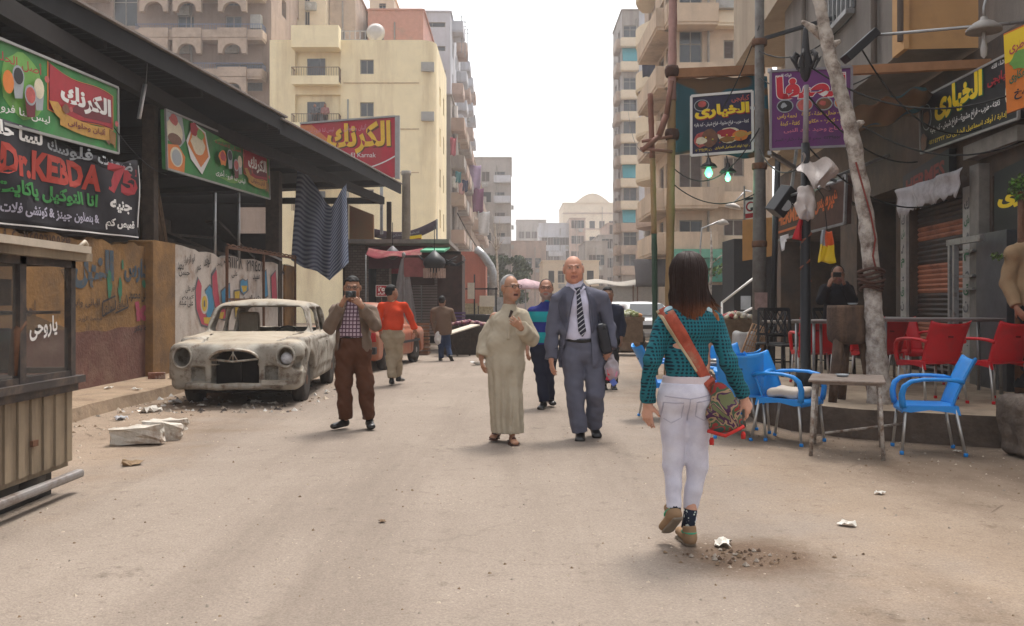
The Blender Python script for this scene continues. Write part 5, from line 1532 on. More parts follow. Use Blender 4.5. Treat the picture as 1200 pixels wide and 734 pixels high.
for s0,s1 in((FY(1143),FY(1132.5)),(FY(1065.5),FY(1059))):
 b=MB();fbox(b,s0,s1,PZ,zt+0.05,0.003,0.05);o=b.build('pilaster',m_tile,root)
 A=Art(FP(s1,zt,0.052)-O,FP(s0,zt,0.052)-O,FP(s0,PZ,0.052)-O,FP(s1,PZ,0.052)-O,step=0.002)
 for i,t in enumerate(('ك','ش','هـ','م','ط','ق','ن','ف','ع')):
  A.text(t,0.2,0.9-i*0.09,0.8,0.96-i*0.09,m_tgreen if i%2 else m_pgry,0.03)
 A.build('tile_writing',o)
b=MB()
fbox(b,FY(1160),FY(1149),PZ,FPX_(1149,195).z,0.003,0.14);b.build('pilaster',mat('grey pilaster',(0.20,0.185,0.165),0.8,var=0.25),root)
b=MB();fbox(b,FY(1213),FY(1147),FPX_(1147,188).z,FPX_(1147,172).z,0.004,0.2);b.build('lintel',mat('grey pilaster',(0.2,0.19,0.17),0.8),root)
b=MB();fbox(b,FY(1198),FY(1161),PZ,FPX_(1161,275).z,0.02,0.18);b.build('counter_box',mat('steel counter',(0.10,0.105,0.115),0.4,metal=0.5,var=0.25),root)
b=MB();fbox(b,FY(1190),FY(1147),FPX_(1150,288).z,FPX_(1150,281).z,0.36,0.42)
for px in(1150,1156):fbox(b,FY(px)-0.03,FY(px)+0.03,PZ,FPX_(1150,285).z,0.36,0.42)
for py in(296,325,340):fbox(b,FY(1158),FY(1136),FPX_(1150,py).z,FPX_(1150,py).z+0.03,0.15,0.2)
b.build('gas_pipe',m_steel,root)
# upper floors: overhang A (grey street face, peach end face) and beige balconies beyond
OV=0.93
sA=4.0;sB=11.2
b=MB()
zb=4.78
fq(b,sA,zb,sB,14,OV);b.poly([FP(sA,zb,OV)-O,FP(sB,zb,OV)-O,FP(sB,zb,-1)-O,FP(sA,zb,-1)-O])
b.poly([FP(sB,zb,OV)-O,FP(sB,zb,-1)-O,FP(sB,14,-1)-O,FP(sB,14,OV)-O])
b.build('overhang',m_gover,root,fix=False)
b=MB();b.poly([FP(sA-0.002,zb,-3)-O,FP(sA-0.002,zb,OV+0.03)-O,FP(sA-0.002,14,OV+0.03)-O,FP(sA-0.002,14,-3)-O])
fbox(b,sA-0.1,sA+0.35,zb-0.02,14,OV-0.02,OV+0.05);b.build('overhang_end',m_yover,root,fix=False)
b=MB();fq(b,-2,GH,sA,14,-0.02);b.build('upper_wall',m_gover,root,fix=False)
b=MB();fq(b,sB,4.75,16.4,14,0.0);b.build('rear_upper_wall',m_bover,root,fix=False)
b=MB();fbox(b,9.5,15.8,7.62,11.2,0.02,1.25);b.build('balcony',m_bover,root)
b=MB();fbox(b,11.3,15.9,5.0,5.9,0.02,0.55);b.build('balcony',m_bover,root)
# barred window high on the grey wall, pipes
s0,s1=FY(1003,OV),FY(972,OV);z0,z1=FPX_(990,22,OV).z,FPX_(990,22,OV).z+2.2
b=MB();fbox(b,s0,s1,z0,z1,OV+0.005,OV+0.02);o=b.build('window',m_glass,root)
b=MB()
for i in range(7):s=s0+(s1-s0)*i/6;fbox(b,s-0.02,s+0.02,z0,z1,OV+0.06,OV+0.09)
fbox(b,s0,s1,z0-0.1,z0-0.02,OV+0.02,OV+0.16);b.build('window_bars',m_steel,o)
b=MB()
for px in(946,1030,1062):b.tube([FP(FY(px,OV),zb+0.1,OV+0.07)-O,FP(FY(px,OV),14,OV+0.07)-O],0.05,6)
b.build('drain_pipe',m_gover,root)
# big black grill sign on the facade
OS=0.30
def sgn(pts,out):return[FPX_(x,y,out)for x,y in pts]
TL,TR,BR,BL=sgn(((1078,117),(1196,56),(1194,139),(1080,180)),OS)
root=thing('shop_sign','long black grill shop sign with yellow Arabic lettering over the shutter','sign',TL);L_=[p-TL for p in(TL,TR,BR,BL)]
panel(*L_,0.08).build('panel',m_sblk,root);A=Art(*L_,step=0.003)
A.ell(0.08,0.62,0.06,0.24,m_sgry,20);A.ell(0.08,0.62,0.055,0.22,m_sblk,20);A.ell(0.08,0.6,0.04,0.14,m_sbrn,14,wob_=0.2)
A.text('الخيارى',0.20,0.43,0.70,0.96,m_pgreen,0.05);A.text('الخيارى',0.19,0.45,0.69,0.98,m_syel,0.055)
A.text('كبابجى',0.74,0.62,0.93,0.80,m_sred,0.03);A.text('ان شاء الله',0.78,0.86,0.93,0.95,m_swht,0.01)
A.text('كفتة - طرب - فراخ مشوية - فراخ شيش - كبد بانيه',0.14,0.24,0.86,0.40,m_swht,0.02)
A.text('إدارة / أولاد اسماعيل الخيارى ت: ٠١٢٨٤٣٣٢٢',0.12,0.06,0.92,0.19,m_syel,0.01)
A.ell(0.06,0.16,0.04,0.16,m_sbrn,12,wob_=0.25);A.ell(0.92,0.42,0.012,0.14,m_scream,10)
A.build('artwork',root);rim(*L_,w=0.03).build('frame',m_alu,root)
# orange vertical sign at the frame's edge
q=[P(1176,40,9.4),P(1216,22,9.25),P(1216,120,9.25),P(1180,133,9.4)]
root=thing('shop_sign','orange and yellow hanging sign cut by the right picture edge','sign',q[0]);L_=[p-q[0]for p in q]
panel(*L_,0.06).build('panel',m_sor,root);A=Art(*L_,step=0.003);A.rect(0,0.62,1,0.98,m_syel);A.ell(0.5,0.6,0.35,0.12,m_slime,14,wob_=0.2);A.text('فطاطرى',0.15,0.70,0.95,0.85,m_spink,0.03);A.text('عكاوى',0.12,0.34,0.62,0.48,m_pgreen,0.03);A.text('مخ',0.25,0.12,0.7,0.25,m_sblk,0.03);A.build('artwork',root)
b=MB();b.beam(L_[1]+Vector((-.1,0.1,-0.1)),FP(1.2,q[0].z-0.1)-q[0],0.05);b.build('bracket',m_steel,root)
# small black sign with yellow letters in the right shop
TL,TR,BR,BL=sgn(((1165,203),(1212,180),(1212,277),(1165,272)),0.06)
root=thing('shop_sign','dark panel with yellow letters over the steel counter','sign',TL);L_=[p-TL for p in(TL,TR,BR,BL)]
panel(*L_,0.05).build('panel',m_sblk,root);A=Art(*L_,step=0.003);A.text('الخيارى',0.08,0.36,1.6,0.62,m_syel,0.05)if False else A.text('رى',0.10,0.38,0.75,0.60,m_syel,0.06);A.build('artwork',root)
# HERMES fascia over the shutter and torn white banner
TL,TR,BR,BL=sgn(((1058,207),(1112,174),(1112,212),(1058,235)),0.12)
root=thing('shop_sign','dark fascia with dull red Latin letters above torn white banner','sign',TL);L_=[p-TL for p in(TL,TR,BR,BL)]
panel(*L_,0.1).build('panel',m_sblk,root);A=Art(*L_,step=0.003);A.text('HERMES',0.08,0.18,0.92,0.75,mat('dull red letters',(0.20,0.035,0.03),0.6),0.04);A.build('artwork',root)
TL,TR,BR,BL=sgn(((1049,224),(1130,196),(1124,226),(1053,250)),0.28)
root=thing('torn_banner','torn greyish white cloth strip hanging over the rusty shutter','banner',TL);L_=[p-TL for p in(TL,TR,BR,BL)]
g=random.Random(6);A0=Art(*L_);b=MB()
jag=[g.uniform(-0.25,0.12)for _ in range(25)]
b.grid(lambda u,v:A0.at(u,v if v>0.01 else jag[int(u*24)]+(-0.25 if u<0.06 else 0),0.03*math.sin(u*20)+0.02*math.sin(v*7+u*9)),24,6,thick=tuple(FN*-0.006))
b.build('cloth',mat('dirty white cloth',(0.44,0.42,0.44),0.85,var=0.15,scale=5,dirt=(0.24,0.22,0.22),dcut=0.6,dscale=4),root)
# second HERMES board, farther along, rust coloured
Yh=15.2
q=[P(907,247,Yh+1.5),P(992,205,Yh-0.6),P(990,262,Yh-0.6),P(907,283,Yh+1.5)]
root=thing('shop_sign','tilted dark orange Latin sign board behind the black lamp post','sign',q[0]);L_=[p-q[0]for p in q]
panel(*L_,0.12).build('panel',mat('brownish board',(0.085,0.045,0.035),0.6,var=0.3),root);A=Art(*L_,step=0.004)
A.text('HERMES',0.06,0.42,0.42,0.82,mat('sign letter orange',(0.55,0.13,0.04),0.5),0.04);A.text('هيرميس',0.60,0.38,0.90,0.80,mat('sign letter orange',(0.5,0.1,0.03),0.5),0.04);A.rect(0.05,0.2,0.45,0.27,mat('sign letter orange',(0.5,0.1,0.03),0.5));A.build('artwork',root)  # plain orange letters and bar on the board
rim(*L_,w=0.04).build('frame',m_steel,root)
b=MB();b.beam(L_[0]+Vector((0.3,0.1,0)),L_[0]+Vector((0.6,0.4,1.6)),0.05);b.beam(L_[1]+Vector((-.1,0.1,0)),L_[1]+Vector((0.9,0.5,0.4)),0.05);b.build('bracket',m_steel,root)
# hanging signs that face the street
Y1=16.6
q=[P(810,113,Y1+.15),P(881.5,107,Y1),P(882,177,Y1),P(810,182.5,Y1+.15)]
root=thing('shop_sign','square black grill sign with yellow title and roast pictures, above green lamps','sign',q[3]);L_=[p-q[3]for p in q]
panel(*L_,0.06).build('panel',mat('sign navy',(0.020,0.014,0.05),0.5),root);A=Art(*L_,step=0.003)
A.ell(0.17,0.83,0.125,0.10,m_sgry,18);A.ell(0.17,0.83,0.11,0.085,m_sblk,18);A.ell(0.18,0.85,0.07,0.055,m_spink,12)
A.text('كبابجى',0.66,0.83,0.95,0.95,m_spink,0.03)
A.text('الخيارى',0.07,0.575,0.96,0.81,m_sred,0.05);A.text('الخيارى',0.06,0.595,0.95,0.83,m_syel,0.055)
A.text('كفتة - طرب - فراخ مشوية - فراخ شيش - كبد بانيه',0.05,0.45,0.94,0.54,m_swht,0.02)
A.ell(0.17,0.25,0.13,0.13,m_spink,14,wob_=0.12);A.ell(0.30,0.27,0.14,0.15,m_sbrn,14,wob_=0.1);A.ell(0.16,0.23,0.09,0.06,m_scream,14,wob_=0.15)
A.ell(0.62,0.29,0.19,0.13,m_scream,18,wob_=0.06);A.ell(0.60,0.33,0.16,0.07,m_sred,14,wob_=0.2);A.ell(0.60,0.22,0.13,0.05,m_sdgold,14,wob_=0.2)
A.ell(0.80,0.27,0.13,0.09,m_sor,16,wob_=0.08);A.poly([(0.88,0.3),(0.97,0.33),(0.985,0.29),(0.9,0.25)],m_sgold);A.ell(0.8,0.29,0.09,0.05,m_sgold,14)
for i in range(14):A.ell(0.12+0.06*(i%7)*1.9,0.17+0.17*((i*37)%10)/10,0.014,0.012,(m_pgreen,m_sred,m_syel)[i%3],7)
A.text('ادارة / اولاد اسماعيل الخيارى',0.38,0.055,0.94,0.11,m_syel,0.01);A.text('ت: ٠١٠٦٣٢٤٤٩٩',0.06,0.04,0.33,0.09,m_syel,0.0)
A.build('artwork',root);rim(*L_,w=0.045).build('frame',m_swht,root)
b=MB();b.beam(L_[1]+Vector((-0.05,0.04,-0.3)),P(893,128,Y1-.1)-q[3],0.05);b.beam(L_[2]+Vector((-0.05,0.04,0.2)),P(893,165,Y1-.1)-q[3],0.05);b.build('bracket',m_steel,root)
Y2=11.4
q=[P(903,84,Y2+.2),P(998,78.5,Y2),P(998,171,Y2),P(903,175.5,Y2+.2)]
root=thing('shop_sign','purple restaurant sign with red title and four dish pictures','sign',q[3]);L_=[p-q[3]for p in q]
m_pur=mat('sign purple',(0.125,0.02,0.135),0.5,var=0.3,scale=1.2,dirt=(.10,.035,.11),dcut=.58,dscale=2);m_pyl=mat('sign gold text',(0.62,0.40,0.05),0.5)
panel(*L_,0.06).build('panel',m_pur,root);A=Art(*L_,step=0.003)
m_tr=mat('sign scarlet',(0.52,0.02,0.035),0.5,var=0.1)
A.text('الصفا',0.06,0.62,0.94,0.94,m_swht,0.085);A.text('الصفا',0.07,0.63,0.93,0.93,m_tr,0.06)
A.text('فواكه اللحوم',0.06,0.90,0.26,0.96,m_swht,0.01);A.text('مسمط',0.80,0.90,0.93,0.97,m_swht,0.01)
for i,(u,cm)in enumerate(((0.18,m_sblk),(0.42,m_spink),(0.66,m_sbrn),(0.88,m_sor))):
 A.ell(u,0.545,0.105,0.085,m_sgry,20);A.ell(u,0.545,0.092,0.072,cm,16,wob_=0.06);A.ell(u-0.02,0.55,0.04,0.03,m_spink if i else m_sgry,10,wob_=0.3)
A.text('ممبار - طحال - فشة - كرشة',0.38,0.385,0.96,0.45,m_pyl,0.02);A.text('لحمة راس',0.08,0.37,0.32,0.44,m_pyl,0.02)
A.text('فتة - كوارع - عكاوى',0.42,0.285,0.94,0.355,m_pyl,0.02);A.text('كفتة - كبدة',0.12,0.275,0.36,0.345,m_pyl,0.02)
A.text('الحاج وحيد عبد النبى',0.16,0.175,0.90,0.25,mat('sign rose',(0.52,0.14,0.22),0.5),0.02)
A.text('ت: ٠١١٢٣٩٥٥٨ مصر القديمة - شارع السد',0.05,0.07,0.95,0.13,m_sblk,0.01)
A.build('artwork',root);rim(*L_,w=0.03).build('frame',mat('grey frame',(0.22,0.2,0.22),0.6),root)
b=MB();b.beam(L_[0]+Vector((0.0,0.05,0.03)),FP(FY(1000),q[0].z-0.1,0)-q[3],0.05);b.beam(L_[3]+Vector((0,0.05,-0.03)),FP(FY(1003),q[3].z,0)-q[3]+Vector((0,0,-.1)),0.05);b.build('bracket',m_steel,root)
# posts, poles, trunk
def pole(name,label,cat,pts,r,m,bands=None):
 o=thing(name,label,cat,(pts[0].x,pts[0].y,pts[0].z));b=MB();b.tube([p-pts[0]for p in pts],r,12);b.build('shaft',m,o);return o
m_pole=mat('grey pole paint',(0.135,0.125,0.115),0.6,var=0.25,scale=8,dirt=(0.07,0.05,0.04),dcut=0.6,dscale=3)
Yp=15.8;x=P(890,0,Yp).x
o=thing('street_light_pole','tall grey steel pole right of the square grill sign','pole',(x,Yp,PZ if x>3.3 else 0))
b=MB();b.lathe([(0.13,0),(0.12,2.0),(0.105,3.4),(0.085,3.5),(0.08,8.5)],(0,0,0),14);b.build('shaft',m_pole,o)
b=MB()
for z in(2.05,3.42,5.6):b.lathe([(0.128,z),(0.135,z+0.02),(0.135,z+0.09),(0.128,z+0.11)],(0,0,0),14)
b.build('collar',m_rust,o)
b=MB();b.box((-0.12,-0.14,0.95),(0.1,-0.125,1.25));b.build('pasted_notice',mat('old notice',(0.33,0.22,0.20),0.8,var=0.3,scale=14),o)
b=MB();b.beam((0.05,0,5.72),(1.35,-0.6,5.98),0.06);b.build('arm',m_black,o)
x=P(903.5,0,15.4).x
o=thing('thin_pipe','thin dark pipe standing just right of the grey pole','pole',(x,15.4,PZ));b=MB();b.tube([(0,0,0),(0.12,0,3.6)],0.05,8);b.build('shaft',m_black,o)
Yl=10.6
x=P(944,0,Yl).x;zp=P(0,168,Yl).z
o=thing('ornamental_lamp_post','black ornamental lamp post wrapped with old plastic bags','lamp post',(x,Yl,PZ))
b=MB();b.lathe([(0.11,0),(0.11,0.25),(0.062,0.3),(0.058,2.2),(0.05,zp-PZ)],(0,0,0),12);b.build('shaft',m_black,o)
b=MB();b.tube([(0,0,zp-PZ),(0.01,0,P(0,100,Yl).z-PZ)],[0.035,0.03],8)
zc=P(0,66,Yl).z-PZ;OK_=.62
b.build('upper_rod',mat('pale rod',(0.25,0.22,0.22),0.6,var=0.2),o)
b=MB();b.lathe([(0.02,-0.3),(0.05,-0.25),(0.09,-0.1),(0.05,0.05),(0.03,0.3),(0.01,0.36)],(0,0,zc),10)
for k in range(6):
 a=k*PI/3
 b.tube([(OK_*r*math.cos(a),OK_*r*math.sin(a),zc+OK_*h)for r,h in((0,-.18),(.16,-.24),(.24,-.08),(.2,.06),(.12,.02))],[0.014,0.018,0.02,0.026,0.01],6)
 b.tube([(OK_*.24*math.cos(a),OK_*.24*math.sin(a),zc-.05),(OK_*.3*math.cos(a),OK_*.3*math.sin(a),zc)],[0.022,0.006],6)
b.build('leaf_crown',mat('dark cast iron',(0.03,0.028,0.03),0.6),o)
b=MB();z0=P(0,330,Yl).z-PZ
b.tube([(0.07*math.cos(t*1.7),0.07*math.sin(t*1.7),z0+t*0.08)for t in range(14)],0.012,5);b.build('wire_wrap',mat('red brown wire',(0.22,0.07,0.04),0.7),o)
def bag(px,py,Y,w,h,label,m,seed,name='plastic_bag'):
 c=P(px,py,Y);s=SDF((-w,-w,-h),(w,w,h),min(w,h)/14)
 s.ell((0,0,0),(w*.62,w*.5,h*.68),0.01);s.seg((0,0,h*.3),(w*.1,0,h*.85),w*.35,w*.12,k=0.05)
 s.disp(wob(seed,w*(0.06 if 'carrier' in name else 0.16),8/w,7));
 o=s.build(name,m,None,smooth=1);o.location=c;tag(o,label,'plastic bag');return o
m_bag=mat('translucent bag white',(0.50,0.44,0.41),0.45,var=0.2,scale=5)
bag(944,238,Yl-0.1,0.20,0.27,'dirty white plastic bag tied low on the black post',m_bag,3)
# torn umbrella of white sheet near the post top
c=P(950,200,Yl-0.15)
o=thing('white_sheeting','crumpled white plastic sheet caught high on the black post','plastic sheet',c)
def pl(u,v):return Vector((-0.1+0.36*u+0.05*math.sin(v*5),0.12*math.sin(u*5+v*3),0.2-0.34*v*(0.6+0.4*math.sin(u*3))-0.12*u+0.04*math.sin(u*11)))
b=MB();b.grid(pl,14,10,smooth=False,thick=(0,0.004,0));b.build('sheet',m_bag,o)
b=MB();b.beam((0.0,0.1,0.0),(0.32,0.05,-0.12),0.03);b.build('rod',m_black,o)
o=thing('loudspeaker','black box loudspeaker tilted on the post beside plastic bag','loudspeaker',P(917,236,Yl+1.6));b=MB();Rm=Matrix.Rotation(R(35),3,'Y')@Matrix.Rotation(R(20),3,'Z');b.box((-0.1,-0.12,-0.2),(0.1,0.12,0.2),Rm);b.build('cabinet',m_black,o,bevel=0.01)
b=MB();b.lathe([(0.08,0),(0.03,0.02)],Rm@Vector((0,-0.125,-0.05)),12,'y',);b.tube([(0,0.1,0.05),(0.45,-1.0,0.15)],0.02,5);b.build('mount',m_steel,o)
# flags and bags
def rag(name,label,cat,c,fn,m,nu=10,nv=10):
 o=thing(name,label,cat,c);b=MB();b.grid(fn,nu,nv,thick=(0,0.003,0));b.build('cloth',m,o,fix=False);return o
rag('red_flag','small red flag hanging by the black post','flag',P(936,272,Yl-0.05),lambda u,v:Vector((-0.02-0.09*u*(0.4+v),0.03*math.sin(u*7),0.14-0.30*v+0.04*u))if False else Vector((0.05-0.11*u*(0.3+0.8*v),0.03*math.sin(u*6+v*2),0.15-0.26*v+0.03*u)),mat('flag red',(0.38,0.014,0.02),0.8,var=0.1))
o=rag('paper_sign','torn white paper strip hanging left of red flag','paper',P(919,283,Yl+0.1),lambda u,v:Vector((0.1*u-0.05+0.02*v-(0.04*u if v>.5 else 0),0.01*math.sin(v*4),0.06-0.18*v*(1 if u<.6 else .5)+0.03*u)),m_swht,6,6)
c=P(970,290,Yl+0.1)
o=thing('snack_bag','bright yellow and red plastic bag hanging beside the black post','plastic bag',c)
def yb(u,v):return Vector(((-0.10+0.20*u)*(0.55+0.45*v),0.05*math.sin(u*PI)+0.012*math.sin(u*14+v*9),0.2-0.38*v+0.015*math.sin(u*6)))
b=MB();b.m=0;b.grid(yb,10,14,thick=(0,0.05,0));
for i,f in enumerate(b.f):
 z=sum(b.v[k][2]for k in f)/len(f);xx=sum(b.v[k][0]for k in f)/len(f)
 if z>0.02 and xx>-0.01:b.mi[i]=1
 elif z>0.03:b.mi[i]=2
b.build('bag',[mat('bag yellow',(0.72,0.50,0.015),0.4,var=0.1),mat('bag orange red',(0.62,0.09,0.015),0.4,var=0.2),mat('bag grey',(0.30,0.32,0.36),0.4,var=0.3)],o,fix=False)
b=MB();b.tube([(0,0.02,0.2),(-0.05,0.0,0.6),(-0.26,0,0.9)],0.006,5);b.build('string',m_black,o)
# bare trunk
Yt_=9.55
tp=[(1031,470),(1029,440),(1026,400),(1024,370),(1022,330),(1018,285),(1014,250),(1007,205),(999,160),(988,118),(977,80),(968,45),(962,12),(955,-20),(946,-60)]
base=P(1031,472,Yt_);base.z=PZ
o=thing('bare_tree','bare pale tree trunk growing from the cafe terrace','tree',base)
b=MB();pts=[P(px,py,Yt_-0.012*i)-base for i,(px,py)in enumerate(tp)];pts[0].z=-0.02
rs=[0.15,0.125,0.108,0.10,0.096,0.093,0.09,0.086,0.083,0.08,0.075,0.07,0.066,0.062,0.055]
# refine and gnarl
fp,fr_=[],[]
g=random.Random(9)
for i in range(len(pts)-1):
 for k in range(5):
  t=k/5;fp.append(pts[i].lerp(pts[i+1],t)+Vector((g.uniform(-1,1),g.uniform(-1,1),0))*0.008);fr_.append((rs[i]*(1-t)+rs[i+1]*t)*.92+g.uniform(-0.004,0.006))
b.tube(fp,fr_,18)
m_bark=mat('pale dry bark',(0.47,0.42,0.37),0.95,var=0.3,scale=5,bump=1.0,bscale=22,dirt=(0.13,0.09,0.07),dcut=0.55,dscale=8)
b.build('trunk',m_bark,o)
b=MB()
for a,c in(((1012,235),(1004,231)),((1000,150),(1012,143)),((966,60),(985,48)),((966,45),(940,25))):
 p,q_=P(*a,Yt_)-base,P(*c,Yt_-0.1)-base;b.tube([p,p.lerp(q_,0.6)+Vector((0,0,0.01)),q_],[0.05,0.04,0.018],8)
b.build('broken_branch',m_bark,o)
b=MB()
for k in range(6):
 z=0.02*k;c=P(1021,338-k*4.2,Yt_-0.06)-base;r_=0.108+0.01*(k%3)
 b.tube([c+Vector((r_*math.cos(t),r_*math.sin(t),0.02*math.sin(t*2+k)))for t in[2*PI*i/16 for i in range(16)]],0.017,6,closed=True)
b.build('rope_coil',m_rope,o)
b=MB();b.tube([P(px,py,Yt_-0.17)-base for px,py in((1027,318),(1023,300),(1026,280),(1020,250),(1010,215),(1003,190))],0.01,5);b.build('loose_cord',mat('red cord',(0.20,0.04,0.03),0.8),o)
# bamboo scaffold poles and fabric awning
m_bam=mat('yellow bamboo',(0.30,0.195,0.09),0.6,var=0.2,scale=6,dirt=(0.18,0.10,0.045),dcut=0.6,dscale=3);m_pinkp=mat('faded pink paint',(0.38,0.22,0.19),0.7,var=0.2,scale=6)
m_pdk=mat('reddish pole paint',(0.22,0.10,0.07),0.7,var=0.2,scale=6);m_pgr=mat('dark green paint',(0.035,0.07,0.045),0.7,var=0.2)
Yb_=17.0
def bpole(pxs,r,label,mats,name='scaffold_pole'):
 base=P(pxs[0][0],0,Yb_);base.z=0
 o=thing(name,label,'pole',base)
 for(a,c,m,nm)in mats:
  b=MB();pts=[]
  n=14
  for i in range(n+1):
   t=a+(c-a)*i/n;k=t*(len(pxs)-1);j=min(len(pxs)-2,int(k));f_=k-j
   px,py=pxs[j][0]*(1-f_)+pxs[j+1][0]*f_,pxs[j][1]*(1-f_)+pxs[j+1][1]*f_
   p=P(px,py,Yb_)-base;pts.append(p)
  if a==0:pts[0].z=0
  b.tube(pts,[r*(1.12 if i%4==0 else 1.0)for i in range(len(pts))],10);b.build(nm,m,o)
 return o
bpole([(783,440),(785,300),(786.5,180),(788,60),(789,-40)],0.078,'thick bamboo pole, yellow below and pink above, holding the awning',[(0,0.63,m_bam,'lower_pole'),(0.63,1.0,m_pinkp,'upper_pole')])
bpole([(768,440),(767,300),(765,200),(762,110)],0.052,'thinner reddish pole with green foot left of the bamboo pole',[(0,0.42,m_pgr,'green_foot'),(0.42,0.72,m_bam,'middle'),(0.72,1.0,m_pdk,'upper_pole')])
o=thing('scaffold_bars','crossed poles lashed between the two scaffold poles','poles',P(770,165,Yb_))
b=MB();c0=P(770,165,Yb_)
for p0,p1,r_ in(((752,177),(772,160),0.05),((772,160),(781,135),0.06),((781,135),(787,95),0.05),((750,174),(788,178),0.03),((752,166),(788,160),0.03)):
 b.tube([P(*p0,Yb_-0.1)-c0,P(*p1,Yb_-0.12)-c0],r_,8)
b.build('bar',m_pdk,o)
b=MB()
for py in(84,158):b.lathe([(0.12,-0.1),(0.14,-0.03),(0.14,0.03),(0.12,0.1)],P(787.5,py,Yb_)-c0,10)
b.build('lashing',m_rope,o)
m_beam=mat('orange timber',(0.31,0.155,0.075),0.75,var=0.25,scale=4)
o=thing('awning_beam','orange timber beam carrying the patterned fabric awning','beam',P(790,87,Yb_))
b=MB();c0=P(790,87,Yb_);b.beam(Vector((-0.1,0,0)),P(895,82,Yb_+.2)-c0,0.14,0.17);b.build('timber',m_beam,o)
o=thing('awning_beam','second orange timber beam running from purple sign to the peach overhang','beam',P(1000,83,11.7))
b=MB();c0=P(1000,83,11.7);b.beam(Vector((-0.05,0,0)),P(1160,75,11.5)-c0,0.1,0.11);b.build('timber',m_beam,o)
m_fab=mat('awning fabric',(0.19,0.125,0.075),0.9,var=0.15,scale=2)
N,L,bs=nodes(m_fab)
tc=N.new('ShaderNodeTexCoord');nz=N.new('ShaderNodeTexNoise');nz.inputs['Scale'].default_value=1.1;nz.inputs['Detail'].default_value=1.5;mp=N.new('ShaderNodeMapping');mp.inputs['Scale'].default_value=(0.8,1,1.9);L.new(tc.outputs['Object'],mp.inputs[0]);L.new(mp.outputs[0],nz.inputs['Vector'])
mr=N.new('ShaderNodeMapRange');mr.inputs[1].default_value=0.53;mr.inputs[2].default_value=0.56;L.new(nz.outputs[0],mr.inputs[0]);mx=N.new('ShaderNodeMix');mx.data_type='RGBA';mx.inputs[6].default_value=(0.20,0.125,0.07,1);mx.inputs[7].default_value=(0.045,0.15,0.20,1);L.new(mr.outputs[0],mx.inputs[0]);L.new(mx.outputs[2],bs.inputs['Base Color'])
def fabric(name,label,a,c,d,e,sag):
 o=thing(name,label,'awning',a);b=MB()
 b.grid(lambda u,v:(a.lerp(c,u)).lerp(e.lerp(d,u),v)-a+Vector((0,0,-sag*math.sin(PI*u)*math.sin(PI*min(1,v*1.0))+0.03*math.sin(u*17+v*5))),30,16,thick=(0,0.006,0));b.build('fabric',m_fab,o,fix=False);return o
fabric('fabric_awning','brown and teal patterned cloth hung behind the square grill sign',P(792,92,Yb_+.05),P(899,88,Yb_+0.3),P(903,186,Yb_+.9),P(791,180,Yb_+.9),0.1)
fabric('fabric_awning','brown and teal cloth awning slung beneath the peach overhang',P(1000,128,12.2),P(1085,100,11.8),P(1100,122,13.5),P(1000,158,13.8),0.15)
# lamps: two green bulbs (lit), dish lamp, floodlight
m_bulb=mat('lit green bulb',(0.4,1.0,0.7),0.3,var=0,emis=(0.10,1.0,0.34),estr=1.1)
m_bulb2=mat('lit pale green bulb',(0.5,1.0,0.8),0.3,var=0,emis=(0.14,1.0,0.42),estr=1.1)
for px,py,m,rr,lb in((830.5,203,m_bulb,0.075,'larger lit green lamp hanging under the square grill sign'),(853,209,m_bulb2,0.055,'smaller lit green lamp hanging to the right of the larger')):
 o=thing('green_lamp',lb,'lamp',P(px,py,16.4),group='lit green lamps')
 b=MB();b.lathe([(0.0,-rr*1.2),(rr*0.7,-rr*0.8),(rr,0),(rr*0.7,rr*0.8),(rr*0.35,rr*1.5),(rr*0.35,rr*1.9)],(0,0,0),14);b.build('bulb',m,o)
 b=MB();b.lathe([(0.16,0.10),(0.12,0.16),(0.05,0.20),(0.03,0.28)],(0,0,0),14);b.tube([(0,0,0.26),(0,0.1,0.42)],0.012,5);b.build('lamp_shade',m_black,o)
 ld=bpy.data.lights.new('green_lamp_light','POINT');ld.energy=2.5;ld.color=(0.3,1.0,0.6);ld.shadow_soft_size=0.1
 lo=bpy.data.objects.new('lamp_light',ld);link(lo,o);lo.location=(0,-0.15,-0.12)
o=thing('dish_lamp','grey enamel dish lamp on an arm at upper right','lamp',P(1153,34,9.0))
b=MB();b.lathe([(0.17,-0.03),(0.165,0.0),(0.10,0.06),(0.04,0.09),(0.03,0.12)],(0,0,0),18);b.build('lamp_shade',mat('enamel grey',(0.22,0.20,0.18),0.5,var=0.2),o)
b=MB();b.tube([(0,0,0.1),(0.0,0,0.22),(0.03,0,0.34),(0.10,0.02,0.42),(0.2,0.05,0.46)],0.014,8);b.build('arm',m_steel,o)
b=MB();b.lathe([(0.0,-0.30),(0.03,-0.27),(0.035,-0.2),(0.02,-0.12),(0.02,-0.02)],(0,0,0),10);b.build('bulb',mat('unlit bulb',(0.35,0.33,0.31),0.2),o)
o=thing('flood_light','black floodlight bracket on a long horizontal bar','lamp',P(1008,54,10.6))
b=MB();Rm=Matrix.Rotation(R(-42),3,'Y');b.box((-0.24,-0.1,-0.05),(0.24,0.1,0.05),Rm);b.build('lamp_head',m_black,o,bevel=0.01)
b=MB();b.tube([Vector((0.12,0,0.12)),P(1200,26,9.6)-P(1008,54,10.6)],0.018,6);b.build('bar',m_steel,o)
o=thing('wall_lamp','small round street lamp on thin stem before beige block','lamp',P(859,243,30));b=MB();b.lathe([(0.02,-0.06),(0.28,-0.02),(0.2,0.08),(0.04,0.14)],(0,0,0),12,Rm=Matrix.Rotation(R(15),3,'Y'));b.build('lamp_shade',mat('pale enamel',(0.4,0.36,0.32),0.5),o)
b=MB();b.tube([(0,0,0.1),(0.5,0.3,0.6),(1.4,3,0.9)],0.03,5);b.build('arm',m_steel,o)
